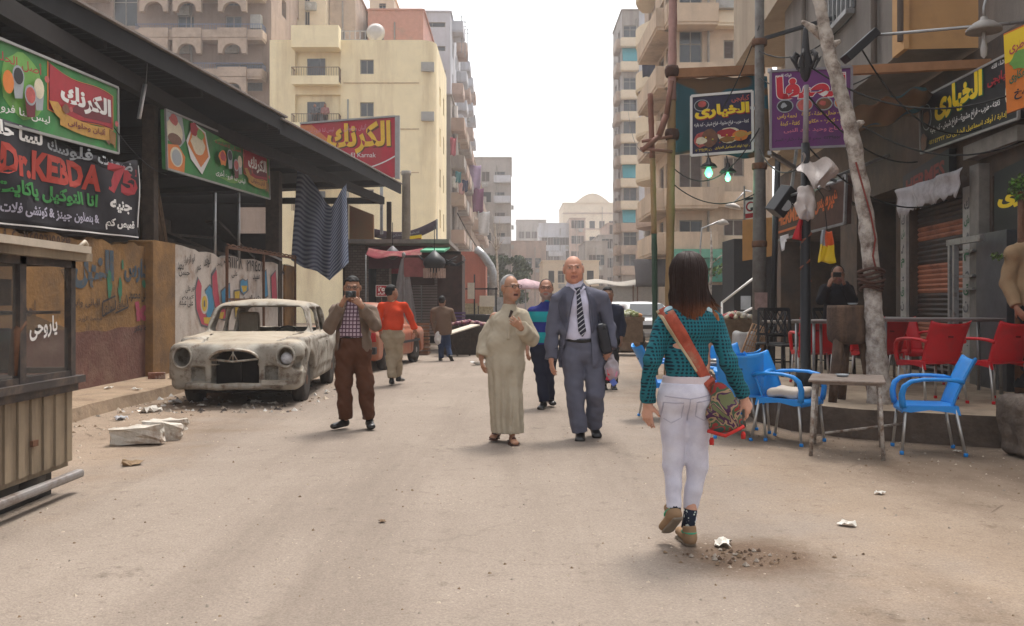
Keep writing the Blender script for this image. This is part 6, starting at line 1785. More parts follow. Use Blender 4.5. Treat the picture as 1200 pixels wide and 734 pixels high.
o=thing('wall_lamp','second small lamp lower left on a bent stem','lamp',P(847,261,30));b=MB();b.lathe([(0.03,-0.1),(0.22,-0.05),(0.14,0.06),(0.03,0.12)],(0,0,0),12);b.build('lamp_shade',mat('pale enamel',(0.4,0.36,0.32),0.5),o)
b=MB();b.tube([(-0.1,0,0.05),(-0.7,0,-0.2),(-0.75,0,-0.8),(-0.72,0,P(0,400,30).z-2.5)],0.03,5);b.build('arm',m_steel,o)
# blue-red round trademark panel and orange board beside the pole
q=[P(872,232,18.5),P(887,230,18.4),P(887,255,18.4),P(872,257,18.5)]
o=thing('small_sign','small white panel with dark swirl and red foot behind pole','sign',q[3]);L_=[p-q[3]for p in q]
panel(*L_,0.05).build('panel',m_swht,o);A=Art(*L_,step=0.003);A.rect(0.02,0.02,0.98,0.24,m_sred);A.rect(0.02,0.86,0.98,0.98,m_sblk);A.ell(0.5,0.55,0.36,0.24,m_sred,20);A.ell(0.54,0.55,0.28,0.16,m_swht,20);A.rect(0.5,0.35,0.98,0.5,m_sblk);A.build('artwork',o)
q=[P(870,258,18.3),P(905,255,18.0),P(905,300,18.0),P(870,306,18.3)]
o=thing('orange_board','plain orange board hung behind the grey pole','board',q[3]);L_=[p-q[3]for p in q]
panel(*L_,0.06).build('panel',mat('dull orange',(0.42,0.20,0.07),0.7,var=0.15),o);b=MB();b.beam(L_[0]+Vector((0.05,0.04,0)),L_[0]+Vector((0.05,0.04,0.7)),0.03);b.beam((0.3,0.05,0),(0.3,0.05,-q[3].z),0.04);b.build('hanger',m_steel,o)
# black shop side, handrail, sapling
o=thing('black_booth','black shop booth with small white notice behind the chairs','booth',(P(868,0,27).x,27,0))
b=MB();b.box((-0.2,0,0),(1.6,1.5,3.3));b.build('booth_body',m_dark,o)
b=MB();b.box((0.0,-0.02,P(0,363,27).z),(0.3,-0.003,P(0,347,27).z));b.build('notice',mat('pale notice',(0.45,0.5,0.55),0.6),o)
o=thing('hand_rail','white pipe handrails of shop steps left of the grey pole','railing',G(860,390))
b=MB();c0=G(860,390);Yh_=26.0
for p0,p1 in(((846,355),(886,324)),((846,380),(886,359))):b.tube([P(*p0,Yh_)-c0,P(*p1,Yh_)-c0],0.035,6)
for px,a,c in((846,354,398),(884,325,398)):b.tube([P(px,a,Yh_)-c0,P(px,c,Yh_)-c0],0.03,6)
b.build('rail',m_white,o)
# cafe furniture
m_blue=mat('blue plastic',(0.012,0.235,0.66),0.42,var=0.06,scale=3,spec=0.45,dirt=(0.06,0.22,0.48),dcut=0.66,dscale=4)
m_redp=mat('red plastic',(0.52,0.010,0.018),0.42,var=0.06,scale=3,spec=0.4,dirt=(.36,.02,.025),dcut=.6,dscale=5)
m_leg=mat('aluminium leg',(0.50,0.49,0.47),0.38,metal=0.75,var=0.12)
def make_chair(name,label,m,group):
 t=thing(name,label,'chair',(0,0,0),0,group)
 b=MB()
 def seat(u,v):
  x=(u-0.5)*(0.47-0.05*v);y=-0.25+0.47*v
  return Vector((x,y,0.445-0.022*math.sin(PI*u)*math.sin(PI*min(1,v*1.1))-(0.05*(1-v/0.1)**2 if v<0.1 else 0)+0.0))
 b.grid(seat,14,14,thick=(0,0,-0.022))
 for s in(-1,1):
  pr=[(-0.25,0.39),(-0.25,0.44),(0.22,0.445),(0.24,0.36),(0.17,0.385),(-0.02,0.405),(-0.18,0.38)]
  b.prism(pr,-0.01,0.01,frame=lambda u,v,w,s=s:Vector((s*(0.232-0.02*(u+0.25))+w,u,v)))
 b.build('seat',m,t)
 b=MB()
 def back(u,v):
  e=abs(2*u-1)
  w=0.43+0.035*v;top=0.43+0.035*e**3-0.012
  z=0.43+top*v
  y=0.205+0.14*v+0.05*v*v-0.05*e*e
  return Vector(((u-0.5)*w,y,z))
 b.grid(back,16,14,thick=(0,0.018,0))
 b.build('backrest',m,t)
 b=MB();b.prism([(-0.03,0),(0.03,0.004),(0.028,0.022),(-0.03,0.02)],0.0,0.004,frame=lambda u,v,w:Vector((u,0.322+0.0+w+0.02,0.70+v)))
 o=b.build('hand_slot_shade',mat('slot shade '+m.name,tuple(c*0.25 for c in m.node_tree.nodes['RGB'].outputs[0].default_value[:3]),0.5,var=0),t)  # dark plate, its colour stands in for the shade inside a slot
 for s in(-1,1):
  b=MB()
  pts=[(0.222,0.262,0.655),(0.245,0.20,0.675),(0.262,0.08,0.685),(0.268,-0.08,0.682),(0.264,-0.18,0.662),(0.255,-0.235,0.615),(0.245,-0.255,0.54),(0.236,-0.25,0.47),(0.232,-0.24,0.42)]
  b.tube([Vector((s*x,y,z))for x,y,z in pts],[(0.022,0.02),(0.019,0.026),(0.017,0.03),(0.017,0.03),(0.02,0.028),(0.026,0.025),(0.028,0.024),(0.029,0.023),(0.029,0.022)],12,flat=(0,0,1))
  b.build('armrest',m,t)
 for sx in(-1,1):
  for y0,y1 in((-0.215,-0.255),(0.195,0.275)):
   b=MB();b.tube([(sx*0.218,y0,0.43),(sx*0.245,y1,0.0)],[0.0145,0.0135],10);lg=b.build('leg',m_leg,t)
   b=MB();b.lathe([(0.019,0.0),(0.019,0.028),(0.016,0.032)],(sx*0.245,y1,0.0),10);b.build('foot_cap',m,lg)
 return t
blue=make_chair('plastic_chair','blue plastic armchair standing alone right of the low scratched table',m_blue,'blue plastic chairs')
p=G(1086,529);blue.location=p;blue.rotation_euler=(0,0,R(-104))
def pc(src,x,y,z,th,label):
 return dup(src,(x,y,z),R(th),label)
c2=pc(blue,(924-600)*8.85/1050,8.85,0,46,'blue plastic armchair with white cushion, left of the low scratched table')
pc(blue,(872-600)*9.15/1050,9.2,0,160,'blue plastic armchair turned back, between woman and cushioned chair')
pc(blue,(868-600)*10.6/1050,10.6,0,25,'blue plastic armchair half hidden behind the turned one, close to basket')
pc(blue,(846-600)*9.75/1050,9.75,0,205,'blue plastic armchair close behind bag of the woman, facing away')
pc(blue,(781-600)*10.6/1050,10.6,0,95,'blue plastic armchair showing left of the woman in teal')
o=thing('seat_cushion','worn white cushion lying in blue chair','cushion',(c2.location.x,c2.location.y,0.44),R(46))
s=SDF((-0.24,-0.24,-0.03),(0.24,0.24,0.14),0.012);s.box((0,-0.02,0.05),(0.19,0.18,0.045),0.04);s.disp(wob(2,0.008,30));s.build('cushion_pad',mat('dirty white cloth pad',(0.52,0.45,0.38),0.9,var=0.15,scale=8),o)
red=make_chair('plastic_chair','red plastic armchair seen from behind, right of bare trunk',m_redp,'red plastic chairs')
red.location=((1090-600)*9.75/1050,9.75,PZ);red.rotation_euler=(0,0,R(190))
pc(red,(1164-600)*9.75/1050,9.75,PZ,194,'red plastic armchair seen from behind, next to man in tan jacket')
pc(red,(953-600)*11.8/1050,11.8,PZ,172,'red plastic armchair between black lamp post and wooden block')
pc(red,(1029-600)*11.6/1050,11.6,PZ,186,'red plastic armchair partly behind the bare trunk')
pc(red,(1072-600)*11.9/1050,11.9,PZ,8,'red plastic armchair across the long table, facing camera')
pc(red,(998-600)*12.6/1050,12.6,PZ,150,'red plastic armchair half hidden behind the wooden block legs')
m_top=mat('scratched table top',(0.235,0.185,0.155),0.5,var=0.25,scale=7,dirt=(0.12,0.08,0.06),dcut=0.6,dscale=6)
m_tleg=mat('chipped white leg',(0.42,0.38,0.34),0.7,var=0.3,scale=18,dirt=(0.14,0.08,0.05),dcut=0.53,dscale=16)
def table(name,label,x,y,z,rz,w,d,h,mt=m_top,ml=m_tleg,splay=0.02,r=0.018):
 o=thing(name,label,'table',(x,y,z),R(rz))
 b=MB();b.box((-w/2,-d/2,h-0.022),(w/2,d/2,h));b.build('tabletop',mt,o,bevel=0.008)
 b=MB();b.box((-w/2+.03,-d/2+.03,h-0.042),(w/2-.03,d/2-.03,h-0.024));b.build('apron',mt,o)
 for sx in(-1,1):
  for sy in(-1,1):
   b=MB();b.tube([(sx*(w/2-0.05),sy*(d/2-0.05),h-0.03),(sx*(w/2-0.04+splay),sy*(d/2-0.04+splay),0)],r,10);b.build('leg',ml,o)
 return o
lt=table('low_table','low scratched table with chipped white legs by the blue chairs',3.08,8.24,0,-21,0.64,0.80,0.685)
b=MB();b.tube([(-0.2,0.3,0.12),(0.5,0.5,0.22)],0.012,6);b.build('loose_rod',m_tleg,lt)
o=thing('ashtray','small dark ashtray standing on the low scratched table','ashtray',(3.06,8.30,0.686));b=MB();b.lathe([(0.045,0),(0.06,0.022),(0.055,0.024),(0.04,0.008),(0.0,0.007)],(0,0,0),16);b.build('dish',m_sgry,o);b=MB();b.lathe([(0.03,0.009),(0.025,0.012),(0.0,0.013)],(0,0,0),10);b.build('ash',m_sblk,o)
m_gtop=mat('grey metal table top',(0.24,0.215,0.21),0.45,metal=0.3,var=0.2,scale=6)
table('long_table','long grey cafe table on terrace in front of the shutter',5.05,10.75,PZ,-2,1.42,0.62,0.89,m_gtop,m_steel,0.0,0.02)
table('cafe_table','second grey cafe table farther back on the terrace',5.05,12.6,PZ,0,0.95,0.6,0.87,m_gtop,m_steel,0.0,0.02)
table('cafe_table','steel-legged cafe table between lamp post and wooden block',(958-600)*11.1/1050,11.1,PZ,6,0.42,0.6,0.86,m_gtop,m_steel,0.0,0.018)
table('cafe_table','grey table on street level behind the woman in teal',(838-600)*10.0/1050,10.0,0,12,0.55,0.55,0.72,m_gtop,m_steel,0.0,0.018)
table('cafe_table','pale topped table beside the black chairs',(918-600)*15.2/1050,14.6,PZ,0,0.9,0.6,0.78,mat('pale table top',(0.36,0.31,0.27),0.5,var=0.15),m_black,0.0,0.018)
o=thing('metal_tray','small shiny tin tray lying on street level grey table','tray',((842-600)*10.0/1050,9.95,0.722));b=MB();b.lathe([(0.0,0.003),(0.10,0.004),(0.115,0.02),(0.12,0.02),(0.105,0.0),(0,0)],(0,0,0),20);b.build('tray_dish',m_leg,o)
def black_chair(label):
 t=thing('black_chair',label,'chair',(0,0,0),0,'black lattice chairs')
 b=MB();b.box((-0.21,-0.21,0.43),(0.21,0.21,0.46));b.build('seat',m_black,t,bevel=0.01)
 b=MB()
 for s in(-1,1):b.beam((s*0.2,0.2,0.45),(s*0.2,0.28,0.98),0.035)
 b.beam((-0.2,0.28,0.97),(0.2,0.28,0.97),0.05,0.05);b.beam((-0.2,0.22,0.58),(0.2,0.22,0.58),0.035)
 for i in range(-3,5):
  for s in(-1,1):
   xa,xb_=(i*0.1-0.1),(i*0.1+0.1)
   if s<0:xa,xb_=xb_,xa
   if max(abs(xa),abs(xb_))<=0.21:b.beam((xa,0.235,0.6),(xb_,0.272,0.95),0.014)
 b.build('backrest',m_black,t)
 for sx in(-1,1):
  for y in(-0.19,0.19):
   b=MB();b.beam((sx*0.19,y,0.43),(sx*0.2,y*1.1,0),0.032);b.build('leg',m_black,t)
 b=MB();
 for s in(-1,1):b.beam((s*0.19,-0.19,0.2),(s*0.19,0.19,0.2),0.02)
 b.beam((-0.19,0.0,0.2),(0.19,0.0,0.2),0.02);b.build('stretcher',m_black,t)
 return t
bc=black_chair('black lattice-backed chair nearest the black lamp post');bc.location=((922-600)*13.2/1050,13.2,PZ);bc.rotation_euler=(0,0,R(15))
dup(bc,((903-600)*13.8/1050,13.8,PZ),R(-20),'black lattice-backed chair next to grey steel pole')
dup(bc,(4.9,13.6,PZ),R(10),'black lattice-backed chair against the rusty shutter')
m_dwood2=mat('dark butcher wood',(0.075,0.045,0.03),0.8,var=0.55,scale=10,bump=0.6,dirt=(0.17,0.10,0.06),dcut=0.6,dscale=6,streak=True)
Yk_=9.75;x=(994-600)*Yk_/1050
o=thing('butcher_block','round dark wooden chopping block standing on three thick legs','chopping block',(x,Yk_,PZ))
zt=P(0,358,Yk_).z-PZ;zb_=P(0,402,Yk_).z-PZ
b=MB();b.lathe([(0.0,zb_-0.02),(0.16,zb_-0.01),(0.21,zb_+0.03),(0.222,zb_+0.1),(0.222,zt-0.03),(0.215,zt),(0.0,zt+0.003)],(0,0,0),24);b.build('block',m_dwood2,o)
for dx,dy,ex in((-0.13,-0.08,-0.215),(0.14,-0.06,0.235),(0.01,0.13,0.0)):
 b=MB();b.tube([(dx,dy,zb_+0.05),((dx+ex)/2,dy*1.2,zb_*0.5),(ex,dy*1.5,0)],[0.062,0.055,0.045],10);b.build('leg',m_dwood2,o)
o=thing('ashtray','pale ashtray on top of the wooden block','ashtray',(x+0.03,Yk_-0.05,PZ+zt+0.004));b=MB();b.lathe([(0.04,0),(0.055,0.02),(0.05,0.022),(0.035,0.008),(0,0.007)],(0,0,0),14);b.build('dish',m_sgry,o);b=MB();b.lathe([(0.02,0.008),(0.015,0.012),(0,0.013)],(0,0,0),8);b.build('ash',m_sblk,o)
# rough stone block at the terrace corner
def rough(name,label,cat,c,half,seed,m,amp=0.03,fr=9,h=0.02,rz=0):
 o=thing(name,label,cat,c,R(rz));s=SDF([-q-0.1 for q in half],[q+0.1 for q in half],h);s.box((0,0,0),half,min(half)*0.35);s.disp(wob(seed,amp,fr,9));s.disp(wob(seed+1,amp*0.3,fr*4,9));s.build('stone',m,o,smooth=0);o.location.z+=half[2];return o
m_rock=mat('rough grey stone',(0.135,0.105,0.085),0.95,var=0.4,scale=6,bump=0.9,bscale=25,dirt=(0.24,0.19,0.15),dcut=0.62,dscale=5)
rough('stone_block','rough dark stone block at the terrace corner on the right','stone block',(4.66,7.95,0),(0.24,0.2,0.26),3,m_rock)
rough('boulder','brown boulder on the road edge beyond the plastic bag','boulder',G(738,413),(0.42,0.3,0.2),5,mat('brown stone',(0.22,0.155,0.11),0.95,var=0.3,bump=0.6),0.06,6,0.03)
# basket and clear plastic sheet
Yb2=14.6
c=P(882,0,Yb2);o=thing('wicker_basket','tan open-weave cane basket leaning beside the grey pole','basket',(c.x,Yb2,0))
b=MB();a0,a1=Vector((-0.16,-0.1,0.30)),Vector((0.14,0.0,0.98))
ax=(a1-a0);side=Vector((0.26,0.05,-0.10))
for i in range(9):t=i/8;b.tube([a0+ax*t-side*0.5,a0+ax*t+Vector((0,-0.1,0)),a0+ax*t+side*0.5],0.008,5)
for i in range(9):t=i/8-0.5;b.tube([a0+side*t+Vector((0,-0.1*(1-4*t*t),0)),a1+side*t+Vector((0,-0.1*(1-4*t*t),0))],0.008,5)
b.build('weave',mat('cane',(0.36,0.21,0.12),0.8,var=0.2),o)
b=MB();b.tube([a0-side*0.55,a0+side*0.55,a1+side*0.55,a1-side*0.55],0.014,6,closed=True);b.build('rim',mat('cane',(0.36,0.21,0.12),0.8),o)
o=thing('plastic_sheet','crumpled whitish plastic sheet bundle left of cane basket','plastic sheet',(P(872,0,14.9).x,14.9,0.62));s=SDF((-0.3,-0.3,-0.7),(0.3,0.3,0.5),0.025);s.box((0,0,-0.12),(0.17,0.14,0.42),0.08);s.disp(wob(8,0.04,16,9));s.build('sheet',mat('milky plastic',(0.36,0.335,0.32),0.35,var=0.25,scale=5),o)
# vehicles
m_tyre=mat('dusty tyre',(0.045,0.038,0.034),0.9,var=0.3,bump=0.3)
m_carint=mat('dark car interior',(0.018,0.015,0.014),0.9,var=0.3)
def wheel(root,x,y,r,w,rimm):
 b=MB();b.lathe([(r*0.62,-w/2),(r*0.92,-w/2),(r,-w/2+0.03),(r,w/2-0.03),(r*0.92,w/2),(r*0.62,w/2)],(x,y,r),28,'x');wobj=b.build('wheel',m_tyre,root)
 b=MB();s=1 if x>0 else-1;b.lathe([(r*0.62,s*(w/2-0.005)),(r*0.55,s*(w/2-0.04)),(r*0.3,s*(w/2-0.03)),(r*0.22,s*(w/2+0.0)),(0.0,s*(w/2+0.004))],(x,y,r),20,'x');b.build('rim',rimm,wobj)
def body_sdf(L,Wd,H,h,round_=True,wheels=(0.8,3.5),wr=0.33,gh=(1.30,1.85,3.0,3.65),belt=0.93,hollow=True,hoodz=0.95,bootz=0.88,wins=None,w1o=.26):
 """gh: y of windscreen foot, windscreen top, rear-window top, rear-window foot"""
 s=SDF((-Wd/2-0.1,-0.12,0.1),(Wd/2+0.1,L+0.12,H+0.08),h)
 hw=Wd/2
 if round_:
  s.box((0,L/2,0.56),(hw-0.02,L/2-0.03,0.31),0.10,0.0)
  for sx in(-1,1):
   s.box((sx*(hw-.185),.98,.62),(.185,.98,.255),.12,.04);s.seg((sx*(hw-0.19),0.13,0.685),(sx*(hw-0.19),1.8,0.715),0.185,0.19,k=0.05)
   s.seg((sx*(hw-0.19),1.8,0.72),(sx*(hw-0.19),L-1.4,0.73),0.19,0.19,k=0.05);s.box((sx*(hw-.15),L/2,.68),(.15,L/2-.5,.26),.08,.03)
   s.seg((sx*(hw-0.19),L-1.5,0.73),(sx*(hw-0.22),L-0.2,0.68),0.2,0.18,k=0.05)
  s.seg((0,0.34,hoodz-0.22),(0,gh[0]+0.1,hoodz-0.10),(0.48,0.17),(0.70,0.14),(1,0,0),k=0.11)
  s.seg((0,0.10,0.66),(0,0.6,0.72),(0.36,0.20),(0.42,0.18),(1,0,0),k=0.05)
  s.seg((0,gh[3]-0.2,bootz-0.1),(0,L-0.25,bootz-0.18),(0.62,0.15),(0.5,0.15),(1,0,0),k=0.06)
 else:
  s.box((0,L/2,0.50),(hw,L/2-0.02,0.28),0.10)
  s.fn(lambda x,y,z:np.maximum(np.maximum(np.abs(x)-hw+0.05+0.12*np.maximum(z-0.7,0),z-(hoodz+(bootz-hoodz)*np.clip((y-1.2)/(L-2.0),0,1))+0.05*np.clip(1-y/1.1,0,1)),np.maximum(np.maximum(0.06-y,y-L+0.06),0.5-z)),0.05)
 w0,w1=hw-0.10,hw-w1o
 def green(ins):
  def f(x,y,z):
   t=np.clip((z-belt)/(H-belt),-0.5,1.3)
   yf=gh[0]+(gh[1]-gh[0])*t;yb=gh[3]+(gh[2]-gh[3])*t
   cr=H-0.10*(np.abs(x)/w1)**2*0.6-0.05*((y-(gh[1]+gh[2])/2)/((gh[2]-gh[1])/2+0.3))**2
   ds=[np.abs(x)-(w0+(w1-w0)*t),(yf-y)*0.8,(y-yb)*0.8,(z-cr),(belt-0.2)-z]
   k=0.10
   d=ds[0]+0*y
   for q in ds[1:]:
    tt=np.maximum(k-np.abs(d-q),0)/k;d=np.maximum(d,q)+tt*tt*k*0.25
   return d+ins
  return f
 s.fn(green(0.0),0.04)
 if hollow:
  s.fn(lambda x,y,z:np.maximum(green(0.055)(x,y,z),0.42-z),0.0,'-')
  s.box((0,(gh[0]+gh[3])/2,0.66),(hw-0.14,(gh[3]-gh[0])/2-0.1,0.28),0.05,0,'-')
  def scr(y0,y1,zz0,zz1,wd):
   def f(x,y,z):
    q1=np.abs(x)-(wd-0.12*(z-zz0)/(zz1-zz0));q2=np.abs(z-(zz0+zz1)/2)-(zz1-zz0)/2
    rr=0.07
    a,c=np.maximum(q1+rr,0),np.maximum(q2+rr,0)
    d=np.sqrt(a*a+c*c)+np.minimum(np.maximum(q1+rr,q2+rr),0)-rr
    return np.maximum(d,np.maximum(y0-y,y-y1))
   return f
  ym=(gh[1]+gh[2])/2
  s.fn(scr(gh[0]-0.3,ym-0.5,belt+0.05,H-0.11,w0-0.04),0,'-')
  s.fn(scr(ym+0.5,gh[3]+0.3,belt+0.07,H-0.13,w0-0.14),0,'-')
  for(a0,a1,c0,c1)in wins or((gh[0]+0.42,gh[1]+0.18,gh[1]+0.72,gh[1]+0.72),(gh[1]+0.80,gh[1]+0.80,gh[2]+0.05,gh[3]-0.42)):
   def f(x,y,z,a0=a0,a1=a1,c0=c0,c1=c1):
    t=(z-belt)/(H-belt)
    q1=np.maximum((a0+(a1-a0)*t)-y,y-(c0+(c1-c0)*t));q2=np.maximum(belt+0.035-z,z-(H-0.13));rr=0.05
    a,c=np.maximum(q1+rr,0),np.maximum(q2+rr,0)
    return np.maximum(np.sqrt(a*a+c*c)+np.minimum(np.maximum(q1+rr,q2+rr),0)-rr,(w1-0.25)-np.abs(x))
   s.fn(f,0,'-')
 for wy in wheels:
  s.fn(lambda x,y,z,wy=wy:np.maximum(np.sqrt((y-wy)**2+(z-wr)**2)-(wr+0.06),(hw-0.32)-np.abs(x)),0.015,'-')
 return s
def seam(s,pts,x,w=0.02,d=0.02):
 pass
# the wreck
root=thing('old_car','derelict beige vintage saloon with empty grille and missing headlamp','car',(-3.63,11.72,-0.03),R(4.0))
Lc,Wc=4.45,1.72
s=body_sdf(Lc,Wc,1.46,0.0155,True,(0.84,3.52),0.33,(1.36,1.72,3.10,3.52),0.93,True,0.98,0.92,w1o=.20)
# nose openings
s.seg((0,-0.15,0.68),(0,0.32,0.68),(0.29,0.105),(0.28,0.1),(1,0,0),k=0.01,op='-')
s.box((0,0.0,0.64),(0.30,0.32,0.05),0.02,0.0,'-')
s.box((0.0,0.0,0.44),(0.31,0.30,0.15),0.03,0.01,'-')
s.box((-0.47,0.0,0.47),(0.09,0.16,0.10),0.02,0.01,'-');s.box((0.47,0.0,0.47),(0.09,0.16,0.10),0.02,0.01,'-')
s.seg((-0.66,-0.1,0.69),(-0.66,0.24,0.70),(0.115,0.135),(0.11,0.13),(1,0,0),k=0.015,op='-')
s.seg((0.66,-0.1,0.69),(0.66,0.18,0.70),(0.115,0.13),(0.10,0.11),(1,0,0),k=0.015,op='-')
# crumpled right wing and the open seam of the bonnet
s.ell((0.80,0.12,0.60),(0.10,0.16,0.10),0.03,'-');s.ell((0.88,0.36,0.62),(0.07,0.12,0.16),0.03,'-')
s.seg((0.47,0.2,0.85),(0.64,1.36,0.955),0.022,0.032,k=0.01,op='-');s.seg((-0.47,0.2,0.85),(-0.62,1.34,0.945),0.015,0.015,k=0.01,op='-')
hwc=Wc/2
for sx in(-1,1):
 for y0,z0,y1,z1 in((1.50,0.33,1.50,0.98),(2.50,0.30,2.55,0.98),(3.18,0.50,3.36,0.98),(1.50,0.33,3.0,0.33),(1.5,0.86,3.3,0.86)):
  s.seg((sx*(hwc+0.005),y0,z0),(sx*(hwc+0.005),y1,z1),0.022 if z0!=z1 else 0.018,0.02,k=0.0,op='-')
s.disp(wob(4,0.004,8,9));s.disp(wob(14,0.0025,24,9))
m_wreck=mat('weathered car paint',(0.30,0.275,0.235),0.75,var=0.22,scale=5,bump=0.25,bscale=35,dirt=(0.11,0.07,0.045),dcut=0.57,dscale=6,dsoft=0.08)
N,L,bs=nodes(m_wreck)
src=bs.inputs['Base Color'].links[0].from_socket
tc=N.new('ShaderNodeTexCoord');nz=N.new('ShaderNodeTexNoise');nz.inputs['Scale'].default_value=2.6;nz.inputs['Detail'].default_value=7;L.new(tc.outputs['Object'],nz.inputs['Vector'])
mr=N.new('ShaderNodeMapRange');mr.inputs[1].default_value=0.52;mr.inputs[2].default_value=0.66;L.new(nz.outputs[0],mr.inputs[0])
mx=N.new('ShaderNodeMix');mx.data_type='RGBA';L.new(mr.outputs[0],mx.inputs[0]);L.new(src,mx.inputs[6]);mx.inputs[7].default_value=(0.42,0.395,0.345,1)
ge=N.new('ShaderNodeNewGeometry');sz=N.new('ShaderNodeSeparateXYZ');L.new(ge.outputs['Normal'],sz.inputs[0]);mr2=N.new('ShaderNodeMapRange');mr2.inputs[1].default_value=0.75;mr2.inputs[2].default_value=0.98;mr2.inputs[4].default_value=0.75;L.new(sz.outputs[2],mr2.inputs[0])
mx2=N.new('ShaderNodeMix');mx2.data_type='RGBA';L.new(mr2.outputs[0],mx2.inputs[0]);L.new(mx.outputs[2],mx2.inputs[6]);mx2.inputs[7].default_value=(0.37,0.305,0.225,1);L.new(mx2.outputs[2],bs.inputs['Base Color'])
s.build('body',m_wreck,root,smooth=1)
m_chr=mat('dull chrome',(0.38,0.35,0.30),0.45,metal=0.6,var=0.3,scale=9,dirt=(0.16,0.09,0.05),dcut=0.57,dscale=8)
b=MB();b.tube([(x_,-0.01-0.10*(1-(x_/0.62)**2)+0.05,z_)for x_,z_ in((-0.62,0.31),(-0.4,0.315),(-0.2,0.30),(0.05,0.315),(0.3,0.305),(0.62,0.33))],[(0.045,0.05)]*6,10);b.beam((0.36,-0.06,0.36),(0.74,-0.0,0.35),0.09,0.06);b.build('front_bumper',m_wreck,root)
b=MB();pts=[(0.31*math.cos(t),-0.085+0.05*(abs(math.cos(t))),0.665+0.125*math.sin(t))for t in[PI*i/16 for i in range(17)]]
b.tube(pts,0.02,8);b.tube([pts[0],(0,-0.10,0.635),pts[-1]],0.014,8);b.tube([(0,-0.09,0.63),(0,-0.08,0.79)],0.011,6);b.tube([(-0.06,-0.08,0.64),(0,-0.085,0.75),(0.06,-0.08,0.64)],0.009,6);b.build('grille_surround',m_chr,root)
b=MB();b.box((-0.30,0.27,0.28),(0.30,0.29,0.82));b.beam((0.07,0.1,0.3),(0.05,0.1,0.66),0.03);b.build('radiator',m_carint,root)
for sx,zc in((-1,0.69),(1,0.69)):
 b=MB();b.tube([(sx*0.66+0.117*math.cos(t),-0.03+0.02*math.sin(t),zc+0.135*math.sin(t))for t in[2*PI*i/24 for i in range(24)]],0.016,8,closed=True);b.build('headlamp_ring',m_wreck,root)
b=MB();b.lathe([(0.0,0.0),(0.05,0.006),(0.078,0.03),(0.08,0.05),(0.0,0.09)],(0.66,0.03,0.665),16,'y');b.build('headlight',mat('broken lamp glass',(0.52,0.52,0.55),0.25,var=0.45,scale=20),root)
for x_ in(-0.72,0.72):
 wheel(root,x_,0.84,0.32,0.17,m_rust);wheel(root,x_,3.52,0.32,0.17,m_rust)
b=MB();b.box((-0.66,1.6,0.38),(0.66,3.2,0.48));b.box((-0.62,1.45,0.55),(0.62,1.56,0.88));b.box((-0.55,3.25,0.4),(0.55,3.35,0.92));b.build('cabin_floor',m_carint,root)
for x_ in(-0.34,):
 b=MB();b.box((x_-0.16,2.35,0.42),(x_+0.16,2.50,1.26),Matrix.Rotation(R(0),3,'X'));b.build('seat_back',mat('torn seat leather',(0.30,0.25,0.19),0.8,var=0.3),root,bevel=0.05)
b=MB();b.tube([(0.36+0.17*math.cos(t),1.75+0.08*math.sin(t),0.92+0.13*math.sin(t))for t in[2*PI*i/20 for i in range(20)]],0.011,6,closed=True);b.build('steering_wheel',m_carint,root)
for sx in(-1,1):
 b=MB();b.beam((sx*(hwc+0.02),2.32,0.80),(sx*(hwc+0.02),2.46,0.80),0.02,0.025);b.build('door_handle',m_chr,root)
b=MB();b.box((-0.6,0.25,0.2),(0.6,4.2,0.27));b.build('underside',m_carint,root)
# orange hatchback seen from its rear
m_or=mat('faded orange car paint',(0.33,0.085,0.035),0.45,var=0.15,scale=2.5,dirt=(0.29,0.15,0.09),dcut=0.57,dscale=2.2,coat=0.15)
root=thing('parked_car','faded orange small saloon parked beyond the man in red sweater','car',(-2.86,21.5,0),R(172))
Lo,Wo=3.9,1.56
s=body_sdf(Lo,Wo,1.38,0.02,False,(0.7,3.15),0.29,(1.0,1.45,2.55,3.15),0.86,True,0.86,0.90)
for sx in(-1,1):
 for y0,z0,y1,z1 in((1.25,0.30,1.25,0.88),(2.1,0.3,2.1,0.9),(2.8,0.5,2.75,0.9)):s.seg((sx*(Wo/2-0.005),y0,z0),(sx*(Wo/2-0.005),y1,z1),0.018,0.018,k=0,op='-')
s.build('body',m_or,root,smooth=1)
m_trimb=mat('black rubber trim',(0.02,0.02,0.022),0.5)
b=MB();b.box((-0.76,Lo-0.05,0.36),(0.76,Lo+0.09,0.50));b.build('rear_bumper',m_trimb,root,bevel=0.02)
b=MB();b.box((-0.74,-0.07,0.34),(0.74,0.06,0.48));b.build('front_bumper',m_trimb,root,bevel=0.02)
for sx in(-1,1):
 b=MB();b.box((sx*0.61-0.13,Lo-0.04,0.60),(sx*0.61+0.13,Lo+0.015,0.78));b.build('tail_light',mat('tail lamp red',(0.35,0.01,0.012),0.2),root,bevel=0.01)
 b=MB();b.lathe([(0.0,-0.02),(0.085,-0.01),(0.09,0.03)],(sx*0.55,0.03,0.66),16,'y');b.build('headlight',m_leg,root)
 b=MB();b.beam((sx*(Wo/2+0.005),0.5,0.52),(sx*(Wo/2+0.005),3.5,0.52),0.02,0.05);b.build('side_trim',m_trimb,root)
 b=MB();b.beam((sx*(Wo/2+0.01),1.92,0.80),(sx*(Wo/2+0.01),2.06,0.80),0.02,0.025);b.build('door_handle',m_chr,root)
 wheel(root,sx*0.68,0.7,0.29,0.16,m_steel);wheel(root,sx*0.68,3.15,0.29,0.16,m_steel)
b=MB();b.box((-0.6,1.1,0.3),(0.6,3.0,0.42));b.box((-0.56,2.5,0.42),(0.56,2.62,1.0));b.build('cabin_floor',m_carint,root)
